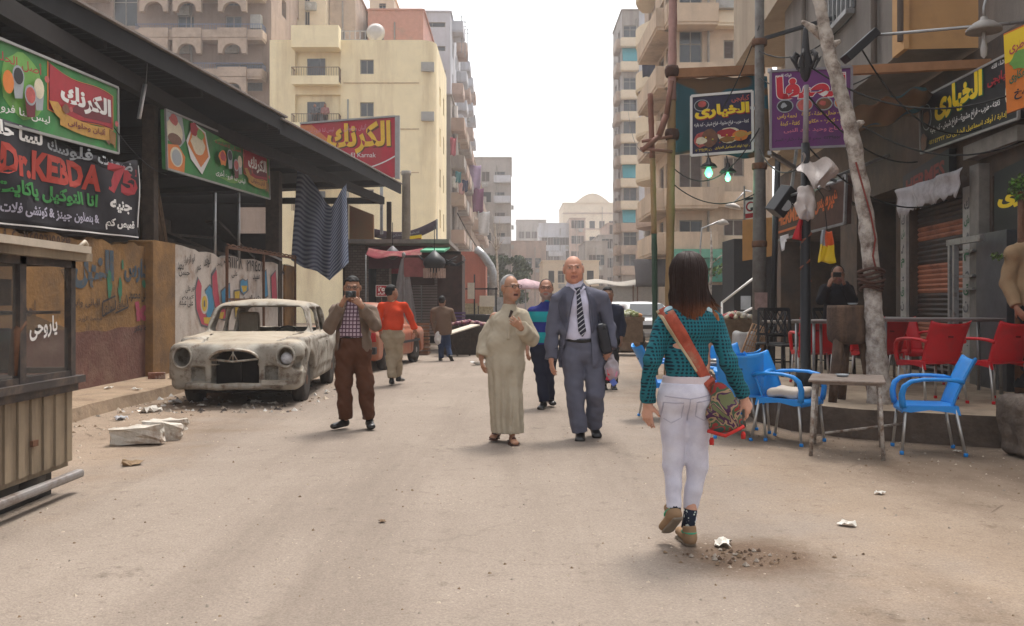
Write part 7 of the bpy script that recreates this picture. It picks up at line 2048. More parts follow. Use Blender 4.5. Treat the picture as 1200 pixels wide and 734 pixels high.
for sx in(-1,1):
 b=MB();b.poly([(sx*0.665,1.3,0.88),(sx*0.665,2.9,0.88),(sx*0.56,2.55,1.27),(sx*0.56,1.5,1.27)]);b.build('side_window',mat('pale window glass',(0.10,0.10,0.10),0.1,var=0,spec=0.7),root)
b=MB();b.poly([(-0.58,3.06,0.92),(0.58,3.06,0.92),(0.47,2.66,1.28),(-0.47,2.66,1.28)]);b.build('rear_window',m_glass,root)
b=MB();b.poly([(-0.6,1.06,0.90),(0.6,1.06,0.90),(0.48,1.42,1.28),(-0.48,1.42,1.28)]);b.build('windscreen',m_glass,root)
b=MB();b.box((-0.26,Lo-0.03,0.56),(0.26,Lo+0.0,0.67));b.build('number_plate',m_sgry,root)
def white_car(label,loc,rz,paint,scale=1.0):
 root=thing('parked_car',label,'car',loc,R(rz))
 s=body_sdf(4.2,1.66,1.42,0.028,False,(0.75,3.35),0.3,(0.95,1.5,3.0,3.6),0.88,False,0.90,0.92);s.build('body',paint,root,smooth=1)
 b=MB();t0,t1=0.15,0.8
 def q(t,w,o):return(0.95+(1.5-0.95)*t-o,0.88+(1.42-0.88)*t+o*0.6)
 y0,z0=q(t0,0,0.045);y1,z1=q(t1,0,0.045);b.poly([(-0.62,y0,z0),(0.62,y0,z0),(0.52,y1,z1),(-0.52,y1,z1)]);b.v+=[];
 b.build('windscreen',m_glass,root)
 for sx in(-1,1):
  b=MB();b.poly([(sx*0.735,1.35,0.93),(sx*0.735,3.2,0.93),(sx*0.645,2.95,1.28),(sx*0.645,1.65,1.28)]);b.build('side_window',m_glass,root)
  b=MB();b.box((sx*0.58-0.13,-0.02,0.60),(sx*0.58+0.13,0.08,0.73));b.build('headlight',m_leg,root,bevel=0.01)
  wheel(root,sx*0.7,0.75,0.3,0.17,m_steel);wheel(root,sx*0.7,3.35,0.3,0.17,m_steel)
 b=MB();b.box((-0.4,-0.02,0.58),(0.4,0.07,0.70));b.build('grille',m_trimb,root)
 b=MB();b.box((-0.78,-0.06,0.32),(0.78,0.06,0.46));b.build('front_bumper',m_steel,root,bevel=0.02)
 return root
m_wcar=mat('white car paint',(0.62,0.62,0.62),0.3,var=0.05,coat=0.4)
white_car('white car parked farther right, nearest behind the woman in teal',((768-600)*27/1050,27,0),3,m_wcar)
white_car('white car behind the produce cart beyond the man in the suit',((738-600)*33/1050,33,0),2,m_wcar)
white_car('silver car parked at far end of the row of white cars',((716-600)*46/1050,46,0),0,mat('silver car paint',(0.36,0.37,0.39),0.35,metal=0.4))
# produce carts on the right verge
g=random.Random(31)
def cart(label,px,Y,w,nm,mm):
 root=thing('produce_cart',label,'cart',((px-600)*Y/1050,Y,0))
 b=MB();b.box((-w/2,-0.4,0.35),(w/2,0.5,0.95));b.box((-w/2-.04,-0.44,0.9),(w/2+.04,0.54,1.0));b.build('cart_box',m_wood,root)
 for sx in(-1,1):
  b=MB();b.lathe([(0.05,-0.03),(0.3,-0.03),(0.33,0),(0.3,0.03),(0.05,0.03)],(sx*(w/2+0.05),0.0,0.33),16,'x');b.build('wheel',m_tyre,root)
 b=MB();produce(b,(0,0,1.0),w/2-0.05,0.4,110,0.06,g);b.build('produce',mm,root)
cart('brown wooden cart heaped with pale produce right of the suited man',737,23.5,0.62,'x',[mat('pale cabbage',(0.45,0.45,0.33),0.6),mat('leafy produce',(0.25,0.27,0.12),0.6),mat('orange produce',(0.5,0.24,0.10),0.6)])
cart('low cart of white produce by the shop handrails',862,20.5,0.7,'x',[mat('white produce',(0.55,0.52,0.48),0.6),m_scream,m_spink])
root=thing('market_awning','dusty white canvas awning over stalls behind the white cars','awning',((742-600)*50/1050,50,0))
b=MB();b.grid(lambda u,v:Vector((-2.5+5.0*u,2.5*v,2.35+0.3*v+0.08*math.sin(u*12))),20,4,thick=(0,0,0.03));b.box((-2.4,0.3,0.9),(2.4,0.36,2.3));b.build('canvas',mat('dusty canvas',(0.42,0.38,0.33),0.9,var=0.15),root)
b=MB()
for x_ in(-2.4,0,2.4):b.beam((x_,0,0),(x_,0,2.35),0.07)
b.build('awning_post',m_rust,root)
o=thing('cloth_awning','dark curved shop awning at the foot of the balcony building','awning',((762-600)*48/1050,48,0));b=MB();b.grid(lambda u,v:Vector((-1.0+4.0*u,-1.6*math.cos(v*1.4),2.2+1.5*math.sin(v*1.4))),8,8,thick=(0,0.02,0.02));b.build('canvas',mat('dark canvas',(0.085,0.075,0.075),0.9),o);b=MB();b.beam((-0.9,-1.5,0),(-0.9,-1.5,2.25),0.07);b.beam((2.9,-1.5,0),(2.9,-1.5,2.25),0.07);b.build('awning_post',m_rust,o)
o=thing('market_parasol','faded pink and white parasol in the distance beside striped polo man','parasol',((616-600)*40/1050,40,0));b=MB();b.lathe([(0.0,2.45),(0.6,2.3),(1.05,2.02),(1.02,1.98)],(0,0,0),10);b.build('canopy',mat('faded parasol',(0.45,0.31,0.33),0.8,var=0.3),o);b=MB();b.tube([(0,0,0),(0,0,2.4)],0.03,6);b.build('pole',m_steel,o)
# people
from mathutils.bvhtree import BVHTree
def V3(p):return np.array(p,float)
def cloth_mat(name,col,rough=0.88,var=0.12,scale=9,attr=None,**k):
 return mat(name,col,rough,var=var,scale=scale,bump=0.12,bscale=220,spec=0.15,attr=attr,**k)
class Fig:
 def __init__(s,label,cx,Y,z0,F,H=1.70,h=0.0085,skin=(0.36,0.20,0.13),group=None,hd=1.10):
  s.cx,s.Y,s.z0,s.k=cx,Y,z0,Y/FPX
  s.root=thing('person',label,'person',((cx-HX)*s.k,Y,z0),0,group)
  s.F=V3((F[0],F[1],0));s.F/=np.linalg.norm(s.F);s.U=V3((s.F[1],-s.F[0],0));s.sc=H/1.70;s.hk=s.sc*hd;s.h=h;s.skin=tuple(min(.62,q*1.22)for q in skin)
  s.J={};s.hands=[];s.feet=[]
 def p(s,px,py,dy=0.0):
  Y=s.Y+dy
  return V3(((px-HX)*Y/FPX-(s.cx-HX)*s.k,dy,CAMZ-(py-HY)*Y/FPX-s.z0))
 def set(s,**kw):
  for n,v in kw.items():s.J[n]=s.p(*v)
 def head_frame(s,yaw=0,pitch=0,roll=0):
  f=Vector(s.F);base=Matrix(((s.U[0],s.F[0],0),(s.U[1],s.F[1],0),(0,0,1)))
  s.HM=base@Matrix.Rotation(R(yaw),3,'Z')@Matrix.Rotation(R(roll),3,'Y')@Matrix.Rotation(R(pitch),3,'X')
  return s.HM
 def bounds(s,m=0.2):
  P_=np.array(list(s.J.values())+[h[0]for h in s.hands]+[t for f in s.feet for t in f[:2]])
  return P_.min(0)-m,P_.max(0)+m
 def body(s,hairdo=None,haircol=(0.012,0.010,0.009),beard=None,brow=(0.03,0.02,0.015),slim=0.0,lip=(0.30,0.11,0.09),glasses=False,thin_legs=True,mouth_open=False,bare_feet=False,smile=False,hollow_brow=True):
  J,k=s.J,s.sc
  lo,hi=s.bounds(0.22);S_=SDF(lo,hi,s.h);s.S=S_
  U=s.U
  g=-0.02
  S_.seg(J['pelvis'],J['waist'],(.135*k,.09*k),(.12*k,.085*k),U)
  S_.seg(J['waist'],J['chest'],(.12*k,.085*k),(.14*k,.095*k),U)
  S_.seg(J['chest'],J['neck']-V3((0,0,.03)),(.14*k,.09*k),(.07*k,.06*k),U)
  for q in 'ab':
   S_.seg(J['neck']-V3((0,0,.055)),J['sh'+q],.034*k,.040*k)
   S_.seg(J['sh'+q],J['el'+q],.045*k,.036*k);S_.seg(J['el'+q],J['wr'+q],.037*k,.026*k)
   if 'hip'+q in J:
    S_.seg(J['pelvis']-V3((0,0,0.02)),J['hip'+q],.08*k,.075*k)
    S_.seg(J['hip'+q],J['kn'+q],.07*k,.048*k);S_.seg(J['kn'+q],J['an'+q],.048*k,.034*k)
  hk=s.hk
  c=J['head'];M=s.HM
  S_.seg(J['neck']-V3((0,0,.02)),c+V3(M@Vector((0,-.02,-.06))),.056*hk,.053*hk,k=0.02)
  T=lambda*q:c+V3(M@Vector(q))*hk
  E=lambda q,r,kk=0.02,op='+':S_.ell(T(*q),[t*hk for t in r],kk,op,M)
  E((0,-.012,.022),(.074,.094,.092));E((0,.022,-.035),(.062,.074,.072),0.03);E((0,.052,-.088),(.034,.03,.026),0.035)
  for sx in(-1,1):
   E((sx*.036,.05,-.03),(.026,.03,.03),0.03)
   E((sx*.05,.03,-.065),(.02,.035,.028),0.03)
   E((sx*.031,.094,.014),(.016,.014,.011),0.012,'-')
   E((sx*.031,.0785,.013),(.013,.0125,.010),0.004)
   S_.seg(T(sx*.012,.092,.030),T(sx*.045,.079,.031),.008*hk,.007*hk,k=.012)
   E((sx*.077,-.006,.0),(.012,.024,.034),0.008)
   E((sx*.013,.094,-.026),(.009,.010,.008),0.008)
  S_.seg(T(0,.090,.018),T(0,.106,-.024),.008*hk,.0135*hk,k=.014)
  w=.030 if smile else .024
  S_.seg(T(-w,.080,-.056+(.006 if smile else 0)),T(0,.094,-.056),.006*hk,.009*hk,k=.008);S_.seg(T(w,.080,-.056+(.006 if smile else 0)),T(0,.094,-.056),.006*hk,.009*hk,k=.008)
  S_.seg(T(-w*.8,.079,-.068),T(w*.8,.079,-.068),.007*hk,.007*hk,k=.01)
  S_.box(T(0,.100,-.0625),(.021*hk,.014*hk,.0028*hk if not mouth_open else .008*hk),0.002,.004,'-',M)
  for W_,d,n,ts,curl in s.hands:
   d=d/np.linalg.norm(d);n=n-d*(n@d);n/=np.linalg.norm(n);lat=np.cross(d,n)*ts
   S_.seg(W_-d*.01,W_+d*.085*k,(.028*k,.018*k),(.040*k,.0135*k),lat,k=.012)
   for i,(o,L_)in enumerate(zip((.031,.0105,-.0105,-.030),(.068,.077,.072,.056))):
    b0=W_+d*(.086-.004*abs(i-1.3))*k+lat*o*k;cc=curl*(0.85+.12*i)
    d1=d*math.cos(cc)+n*math.sin(cc);d2=d*math.cos(cc*2)+n*math.sin(cc*2);sp=lat*(0.05*(1.5-i))
    m1=b0+(d1+sp)*L_*.55*k;S_.seg(b0-d*.012,m1,.0095*k,.0088*k,k=.003);S_.seg(m1,m1+(d2+sp*.6)*L_*.5*k,.0088*k,.0075*k,k=.003)
   t0=W_+d*.022*k+lat*.026*k;td=d*.62+lat*.68+n*.35*(1+curl);td/=np.linalg.norm(td);t1=t0+td*.042*k;td2=td*.7+d*.6+n*.3*curl;td2/=np.linalg.norm(td2)
   S_.seg(t0,t1,.0145*k,.0115*k,k=.012);S_.seg(t1,t1+td2*.032*k,.0112*k,.0085*k,k=.004)
  if bare_feet:
   for a,t,r in s.feet:S_.seg(a,t,(.034*k,.034*k),(.038*k,.020*k),U,k=.02)
  Mi=np.array(M.transposed());skin=np.array(s.skin)
  def color(V):
   L=((V-c)@Mi.T)/s.hk
   C=np.tile(skin,(len(V),1)).astype(np.float32)
   x,y,z=np.abs(L[:,0]),L[:,1],L[:,2]
   def put(m,col,a=1.0):C[m]=C[m]*(1-a)+np.array(col)*a
   hd=(np.abs(L)<.16).all(1)
   put(hd&(y>.05)&(z<.0)&(x<.06),skin*np.array((1.08,.95,.92)))
   if beard is not None:put(hd&(y>-.01)&(z<-.045)&~((x<.026)&(np.abs(z+.062)<.012))&(z>-.13),beard[:3],beard[3]);
   if beard is not None:put(hd&(y>.06)&(z<-.036)&(z>-.05)&(x<.032),beard[:3],beard[3])
   put(hd&(y>.074)&(x<.027)&(np.abs(z+.0625)<.0125),lip,.8)
   if mouth_open:put(hd&(y>.06)&(x<.022)&(np.abs(z+.0625)<.007),(0.05,.01,.01))
   ez=(np.abs(x-.031)<.0135)&(np.abs(z-.013)<.0075)&(y>.065)&hd
   put(ez,(.42,.36,.33),.5);put(ez&(np.abs(x-.031)<.0055),(.03,.018,.014),.85);
   put(hd&(y>.055)&(x>.010)&(x<.052)&(np.abs(z-.033+.12*np.abs(x-.03)*.5)<.0048),brow,.55)
   return C
  m=mat('skin',(0.4,0.25,0.2),0.55,var=0.1,scale=30,attr='Col',spec=0.35)
  o=S_.build('body',m,s.root,color,smooth=1)
  if hairdo:s.hair(hairdo,haircol)
  if glasses:
   b=MB()
   for sx in(-1,1):
    cc=T(sx*.031,.108,.010);ex=V3(M@Vector((1,0,0)));ez=V3(M@Vector((0,0,1)))
    b.tube([Vector(cc+ex*.023*math.cos(t)+ez*.017*math.sin(t))for t in[2*PI*i/14 for i in range(14)]],.0028,5,closed=True)
    b.tube([Vector(T(sx*.054,.104,.014)),Vector(T(sx*.08,.0,.016))],.0025,5)
   b.tube([Vector(T(-.009,.11,.014)),Vector(T(.009,.11,.014))],.0025,5);b.build('spectacles',mat('spectacle frame',(0.05,0.04,0.04),0.3,metal=0.5,var=0),s.root)
  return o
 def hair(s,kind,col):
  c=s.J['head'];M=s.HM;k=s.hk;Mi=M.transposed()
  S_=SDF(c-.17*k,c+.17*k,0.007 if s.h<.012 else s.h)
  S_.ell(c+V3(M@Vector((0,-.014,.026)))*k,(.0815*k,.1015*k,.099*k),0,'+',M)
  def loc(x,y,z):
   dx,dy,dz=(x-c[0])/k,(y-c[1])/k,(z-c[2])/k
   return[Mi[i][0]*dx+Mi[i][1]*dy+Mi[i][2]*dz for i in range(3)]
  def face(x,y,z):
   X,Y_,Z=loc(x,y,z)
   low=np.minimum(0.052-Z+0.0*X,1)
   fr=np.maximum(0.012+0.45*np.maximum(Z-.02,0)-Y_,-(0.074-Z))
   side=np.maximum(np.maximum(-(0.0-Y_)*1.0-.0,0)*0+(np.abs(Y_+.006)-.022),Z+.0-.03)
   nape=Z+.062
   d=np.maximum(0.014-Y_,Z-0.066)
   d=np.minimum(d,nape)
   d=np.minimum(d,np.maximum(np.maximum(-.028-Y_,Y_-.02),Z-.018))
   if kind=='receding':d=np.minimum(d,np.maximum(0.01-Y_,Z-.2))
   if kind=='bald':d=np.minimum(d,np.maximum(-.055-Y_,.05-Z));d=np.minimum(d,np.maximum(0.0-Y_,Z-.2))if kind=='bald' else d
   return d
  S_.fn(face,0.012,'-')
  S_.disp(wob(7,0.002,130,7))
  S_.build('hair',cloth_mat('hair %.3f %.3f'%(col[0],col[2]),col,0.6,var=0.3,scale=60),s.root,smooth=0)
 def sdf(s,m=0.3):lo,hi=s.bounds(m);return SDF(lo,hi,s.h*1.1)
 def torso(s,S_,g=0.0,belly=0.0,hem=None,hemr=None,sh=.062,chest=(.172,.118),waist=(.15,.112),hip=(.165,.12),shy=0.0):
  J,k,U=s.J,s.sc,s.U
  A=lambda r:((r[0]+g)*k,(r[1]+g)*k)
  S_.seg(J['pelvis'],J['waist'],A(hip),A(waist),U,k=.04);S_.seg(J['waist'],J['chest'],A(waist),A(chest),U,k=.04)
  S_.seg(J['chest'],J['neck']-V3((0,0,.05*k)),A(chest),A((.10,.08)),U,k=.04)
  for q in 'ab':S_.seg(J['neck']-V3((0,0,.04*k)),J['sh'+q],(.05+g)*k,(sh+g)*k,k=.05)
  if belly:S_.ell(J['waist']+s.F*belly+V3((0,0,.03)),(.13*k,.09*k,.14*k),.08)
 def sleeves(s,S_,r=(.066,.056,.046),g=0.0,cut=.03,which='ab',cuff=None,kk=.03):
  J,k=s.J,s.sc;main=S_.v;S_.v=np.full(S_.n,1.0,np.float32);S_.lk=kk
  for q in which:
   a,e,w=J['sh'+q],J['el'+q],J['wr'+q];d=(w-e)/np.linalg.norm(w-e);w2=w-d*cut
   S_.seg(a,e,(r[0]+g)*k,(r[1]+g)*k,k=kk);S_.seg(e,w2,(r[1]+g)*k,(r[2]+g)*k,k=.02)
   S_.fn(lambda x,y,z:np.maximum(((x-w2[0])*d[0]+(y-w2[1])*d[1]+(z-w2[2])*d[2])*-1.0,np.sqrt((x-w2[0])**2+(y-w2[1])**2+(z-w2[2])**2)-.14),0,'-')
  S_.late=S_.v;S_.v=main;S_.lk=.014
 def hemcut(s,S_,z):
  """flat hem of the body of a top: arms that hang lower are kept by cutting near the trunk only"""
  J=s.J;c=J['pelvis']
  S_.fn(lambda x,y,zz:np.maximum(zz-z,np.sqrt(((x-c[0])/1.0)**2+(y-c[1])**2)-.215*s.sc),0,'-')
 def collar_cut(s,S_,r=.060,dz=0.0,up=0):
  n=s.J['neck']
  if up:S_.seg(n-V3((0,0,.05)),n+V3((0,0,up)),(r+.022)*s.sc,(r+.014)*s.sc,k=.03)
  S_.seg(n+V3((0,0,-.01+dz)),n+V3((0,0,.3)),r*s.sc,(r+.012)*s.sc,k=.006,op='-')
 def front_open(s,S_,pts,back=0.02):
  """open front: pts = [(z, half-width-left, half-width-right)] in local z; removes what lies in front of the chest line"""
  zs=np.array([p[0]for p in pts][::-1]);wl=np.array([p[1]for p in pts][::-1]);wr=np.array([p[2]for p in pts][::-1])
  F=s.F;U=s.U;c=s.J['waist']
  def f(x,y,z):
   u=(x-c[0])*U[0]+(y-c[1])*U[1];v=(x-c[0])*F[0]+(y-c[1])*F[1]
   a=np.interp(z,zs,wl);b=np.interp(z,zs,wr)
   return np.maximum(np.maximum(-u-a,u-b),np.maximum(back-v,np.maximum(z-zs[-1],zs[0]-z)))
  S_.fn(f,0.006,'-')
 def trousers(s,name,m,r=(.098,.076,.062),waist=(.165,.122),top=None,hem=.035,seed=1,wr=0.005,g=0.0,crease=False):
  J,k,U=s.J,s.sc,s.U;S_=s.sdf()
  zt=J['waist'][2]if top is None else top
  S_.seg(J['pelvis'],(J['pelvis'][0],J['pelvis'][1],zt),((waist[0]+.004)*k,(waist[1]+.004)*k),((waist[0]-.008)*k,(waist[1]-.004)*k),U,k=.05)
  for q in 'ab':
   h_,kn,an=J['hip'+q],J['kn'+q],J['an'+q]
   S_.seg(J['pelvis']*.55+h_*.45,h_,.10*k,r[0]*k,k=.04)
   S_.seg(h_,kn,r[0]*k,r[1]*k,k=.03);S_.seg(kn,an,r[1]*k,r[2]*k,k=.02)
  S_.disp(lambda x,y,z:wob(seed,wr,26,7,1.6)(x,y,z));S_.disp(wob(seed+5,wr*.5,70,7,1.4))
  S_.fn(lambda x,y,z:zt-z+0*x,0,'-')
  for q in 'ab':
   an,kn=J['an'+q],J['kn'+q];d=(an-kn)/np.linalg.norm(an-kn);c=an-d*hem*k+d*.03
   S_.fn(lambda x,y,z:np.maximum(-((x-c[0])*d[0]+(y-c[1])*d[1]+(z-c[2])*d[2]),np.sqrt((x-c[0])**2+(y-c[1])**2+(z-c[2])**2)-.15),0,'-')
  return S_.build(name,m,s.root,smooth=1)
 def shoes(s,name,m,r=.042,sole=None):
  k=s.sc
  for a,t,_ in s.feet:
   d=t-a;d/=np.linalg.norm(d);dn=V3((0,0,-1));dn=dn-d*(dn@d);dn/=np.linalg.norm(dn);lat=np.cross(d,dn)
   S_=SDF(np.minimum(a,t)-.14,np.maximum(a,t)+.14,0.0075 if s.h<.012 else .012)
   S_.seg(a-d*.02,t-d*.03,(r*.85*k,.040*k),(r*1.08*k,.030*k),lat,k=.02)
   S_.seg(a-dn*.055,a,.040*k,.042*k,k=.02)
   c=a+dn*.034*k;S_.fn(lambda x,y,z:-((x-c[0])*dn[0]+(y-c[1])*dn[1]+(z-c[2])*dn[2]),0.004,'-')
   c2=a-dn*.07*k;S_.fn(lambda x,y,z:((x-c2[0])*dn[0]+(y-c2[1])*dn[1]+(z-c2[2])*dn[2]),0.0,'-')
   o=S_.build(name,m,s.root,smooth=1)
   if sole:
    q=SDF(np.minimum(a,t)-.14,np.maximum(a,t)+.14,0.0075);cc=dn*.034*k
    q.seg(a-d*.022+cc,t-d*.03+cc,(r*.92*k,.012),(r*1.14*k,.012),lat,k=.01);q.build('sole',sole,o,smooth=1)
 def bvh(s,*objs):
  V,F=[],[]
  for o in objs:
   b=len(V);V+=[v.co.copy()for v in o.data.vertices];F+=[tuple(b+i for i in p.vertices)for p in o.data.polygons]
  return BVHTree.FromPolygons(V,F)
 def strip(s,bv,path,w,name,m,off=.006,n=16,parent=None,thick=.005,away=1):
  """band laid over a garment: path = [(px,py)], w = widths in metres; rays come from the camera side"""
  pts=[s.p(*q)for q in path];ws=w if isinstance(w,(list,tuple))else[w]*len(pts)
  rows=[]
  for i in range(n+1):
   t=i/n*(len(pts)-1);j=min(len(pts)-2,int(t));f=t-j
   c=pts[j]*(1-f)+pts[j+1]*f;d=pts[j+1]-pts[j];d=d/np.linalg.norm(d);pr=V3((-d[2],0,d[0]));ww=ws[j]*(1-f)+ws[j+1]*f
   row=[]
   for e in(-.5,-.17,.17,.5):
    q=c+pr*e*ww;hit=bv.ray_cast(Vector((q[0],-2.0,q[2])),Vector((0,1,0)))
    y=hit[0].y if hit[0]is not None else(row[-1].y+off if row else 0.0)
    row.append(Vector((q[0],y-off,q[2])))
   rows.append(row)
  b=MB();b.grid(lambda u,v:rows[round(v*n)][round(u*3)],3,n,thick=(0,thick,0))
  return b.build(name,m,parent or s.root)
DOWN=V3((0,0,-1))
# 1. woman in the teal dotted hoodie
f=Fig('woman seen from behind in teal dotted hoodie and pale jeans with patterned bag',808,5.05,0,(0.03,1),1.64,0.008,(0.46,0.25,0.18))
f.set(head=(806,327),neck=(806,359),chest=(807,386),waist=(806,425),pelvis=(804,458),sha=(779,378),shb=(836,376),ela=(763,424,-.05),elb=(853,424,-.04),wra=(759,472,.02),wrb=(872,466,.02),hipa=(789,470),hipb=(820,470),kna=(789,545,.02),knb=(816,548,.03),ana=(790,596,-.03),anb=(807,613,.02))
f.hands=[(f.J['wra'],f.p(758,492,.03)-f.J['wra'],V3((.6,.6,0)),1,.35),(f.J['wrb'],f.p(879,482,.05)-f.J['wrb'],V3((-.6,.6,0)),-1,.45)]
f.feet=[(f.p(790,604,-.04),f.p(777,620,.06),0),(f.p(806,627,-.0),f.p(800,630,.24),0)]
f.feet[1]=(f.p(808,630,0.0),f.p(808,630,0.0)+V3((-.015,.19,-.005)),0)
f.head_frame(4,0,-3)
body=f.body(None)
m_teal=cloth_mat('teal dotted jersey',(0.02,0.115,0.135),0.9,var=0.1)
N,L,bs=nodes(m_teal)
tc=N.new('ShaderNodeTexCoord');sx=N.new('ShaderNodeSeparateXYZ');L.new(tc.outputs['Object'],sx.inputs[0])
def mth(op,a,c=None):
 n=N.new('ShaderNodeMath');n.operation=op
 for i,q in enumerate((a,c)):
  if q is None:continue
  if isinstance(q,(int,float)):n.inputs[i].default_value=q
  else:L.new(q,n.inputs[i])
 return n.outputs[0]
xy=mth('ADD',sx.outputs[0],mth('MULTIPLY',sx.outputs[1],0.8))
d1=mth('SINE',mth('MULTIPLY',mth('ADD',xy,sx.outputs[2]),2*PI*25));d2=mth('SINE',mth('MULTIPLY',mth('SUBTRACT',xy,sx.outputs[2]),2*PI*25))
mr=N.new('ShaderNodeMapRange');mr.inputs[1].default_value=0.12;mr.inputs[2].default_value=0.42;L.new(mth('MULTIPLY',d1,d2),mr.inputs[0])
mx=N.new('ShaderNodeMix');mx.data_type='RGBA';mx.inputs[6].default_value=(0.016,0.125,0.155,1);mx.inputs[7].default_value=(0.010,0.026,0.042,1);L.new(mr.outputs[0],mx.inputs[0]);L.new(mx.outputs[2],bs.inputs['Base Color'])
S_=f.sdf();f.torso(S_,-.014,hip=(.150,.116),waist=(.134,.108),chest=(.158,.110),sh=.052);f.sleeves(S_,(.060,.050,.040),0,.01)
S_.seg(f.p(788,372,-.05),f.p(826,371,-.05),.045,.045,k=.05);S_.ell(f.p(807,384,-.085),(.10,.035,.05),.05)
S_.seg(f.p(774,441,0),f.p(838,441,0),.03,.03,k=.05)if False else None
S_.disp(wob(3,.006,24,8,1.8));S_.disp(wob(8,.0035,60,8,1.6))
f.hemcut(S_,f.p(0,447)[2]);f.collar_cut(S_,.06)
hood=S_.build('hoodie',m_teal,f.root,smooth=1)
S_=f.sdf();S_.seg(f.p(786,366,-.045),f.p(826,364,-.045),.034,.034,k=.02);S_.seg(f.p(786,366,-.045),f.p(786,366,.05),.03,.02,k=.02);S_.seg(f.p(826,364,-.045),f.p(826,364,.05),.03,.02,k=.02);S_.disp(wob(5,.006,40));S_.build('hood_lining',cloth_mat('pale hood lining',(0.36,0.50,0.55),0.9),f.root)
S_=f.sdf();f.torso(S_,-.006,hip=(.158,.12),waist=(.14,.11));zl,zh=f.p(0,455)[2],f.p(0,440)[2]
S_.fn(lambda x,y,z:np.maximum(zl+.02*(x)-z,z-zh)+0*x,0,'&');S_.disp(wob(9,.003,50));S_.build('vest_hem',cloth_mat('pale pink vest',(0.58,0.50,0.52)),f.root)
m_jean=cloth_mat('pale washed denim',(0.60,0.585,0.66),0.85,var=0.12,scale=4,dirt=(0.49,0.475,0.57),dcut=0.58,dscale=5)
jeans=f.trousers('jeans',m_jean,(.088,.058,.044),(.152,.126),f.p(0,448)[2],.03,3,.0055)
bv=f.bvh(jeans)
m_stitch=cloth_mat('denim stitching',(0.42,0.41,0.50))
for q in(((775,470),(774,488),(784,494),(796,488),(797,470),(775,470)),((812,469),(812,486),(822,491),(832,484),(833,466),(812,469))):f.strip(bv,q,.006,'pocket_seam',m_stitch,.002,20,jeans,.003)
f.strip(bv,((771,462),(804,465),(836,460)),.006,'waist_seam',m_stitch,.002,12,jeans,.003);f.strip(bv,((804,465),(804,492)),.006,'back_seam',m_stitch,.002,8,jeans,.003)
m_shoe=cloth_mat('tan suede',(0.26,0.165,0.095),0.85);f.shoes('shoe',m_shoe,.040,mat('green rubber sole',(0.20,0.16,0.12),0.8))
m_sock=cloth_mat('black sock with pale dots',(0.02,0.025,0.035));N,L,bs=nodes(m_sock);tc=N.new('ShaderNodeTexCoord');vo=N.new('ShaderNodeTexVoronoi');vo.inputs['Scale'].default_value=55;L.new(tc.outputs['Object'],vo.inputs['Vector']);mr=N.new('ShaderNodeMapRange');mr.inputs[1].default_value=.28;mr.inputs[2].default_value=.34;L.new(vo.outputs['Distance'],mr.inputs[0]);mx=N.new('ShaderNodeMix');mx.data_type='RGBA';mx.inputs[6].default_value=(.5,.55,.5,1);mx.inputs[7].default_value=(.015,.02,.035,1);L.new(mr.outputs[0],mx.inputs[0]);L.new(mx.outputs[2],bs.inputs['Base Color'])
for q in 'ab':
 b=MB();a,kn=Vector(f.J['an'+q]),Vector(f.J['kn'+q]);d=(a-kn).normalized();b.tube([a-d*.08,a-d*.02,a+d*.03],[.037,.037,.04],14);b.build('sock',m_sock,f.root)
for a,t,_ in f.feet:
 d=Vector(t-a).normalized();c=Vector(a);sd_=d.cross(Vector((0,0,1))).normalized();up=sd_.cross(d)
 b=MB();b.tube([Vector(a)+up*.030+d*(.01+.052*math.cos(q))+sd_*.036*math.sin(q)for q in[2*PI*i/16 for i in range(16)]],.007,6,closed=True);b.build('shoe_rim',mat('green shoe binding',(0.05,0.30,0.17),0.7),f.root)
# hair: long bob, dark crown and copper ends
c=f.J['head'];S_=SDF(c-V3((.22,.2,.34)),c+V3((.24,.2,.17)),.007)
S_.ell(c+V3((0,-.014,.03)),(.094,.116,.116),.01)
S_.seg(c+V3((0,-.03,.0)),c+V3((.0,-.035,-.14)),(.098,.088),(.100,.072),(1,0,0),k=.04)
S_.seg(c+V3((-.05,-.045,-.10)),c+V3((-.045,-.05,-.235)),.05,.022,k=.03);S_.seg(c+V3((.0,-.06,-.1)),c+V3((.02,-.075,-.22)),.045,.018,k=.03);S_.seg(c+V3((.06,-.045,-.10)),c+V3((.125,-.045,-.205)),.046,.018,k=.03);S_.seg(c+V3((.125,-.045,-.205)),c+V3((.165,-.04,-.235)),.018,.006,k=.01);S_.seg(c+V3((-.07,0,-.1)),c+V3((-.085,-.01,-.19)),.04,.02,k=.03)
S_.fn(lambda x,y,z:np.maximum(np.maximum(.055-(y-c[1]),(z-c[2])-.06),np.abs(x-c[0])-.075),.01,'-')
S_.disp(wob(12,.0065,130,12,.10));S_.disp(wob(13,.003,260,9,.08))
def hc(V):
 t=np.clip((c[2]-.125-V[:,2])/.12,0,1)[:,None];r=np.clip((V[:,0]-c[0])/.2,0,1)[:,None]
 return np.array((.022,.012,.010))*(1-t)+(np.array((.17,.058,.028))*(1-r)+np.array((.44,.17,.06))*r)*t
m_hair=mat('dip dyed hair',(0.02,0.01,0.01),0.6,var=0.35,scale=90,attr='Col',spec=0.15)
hair_o=S_.build('hair',m_hair,f.root,hc,smooth=0)
g=random.Random(17);b=MB()
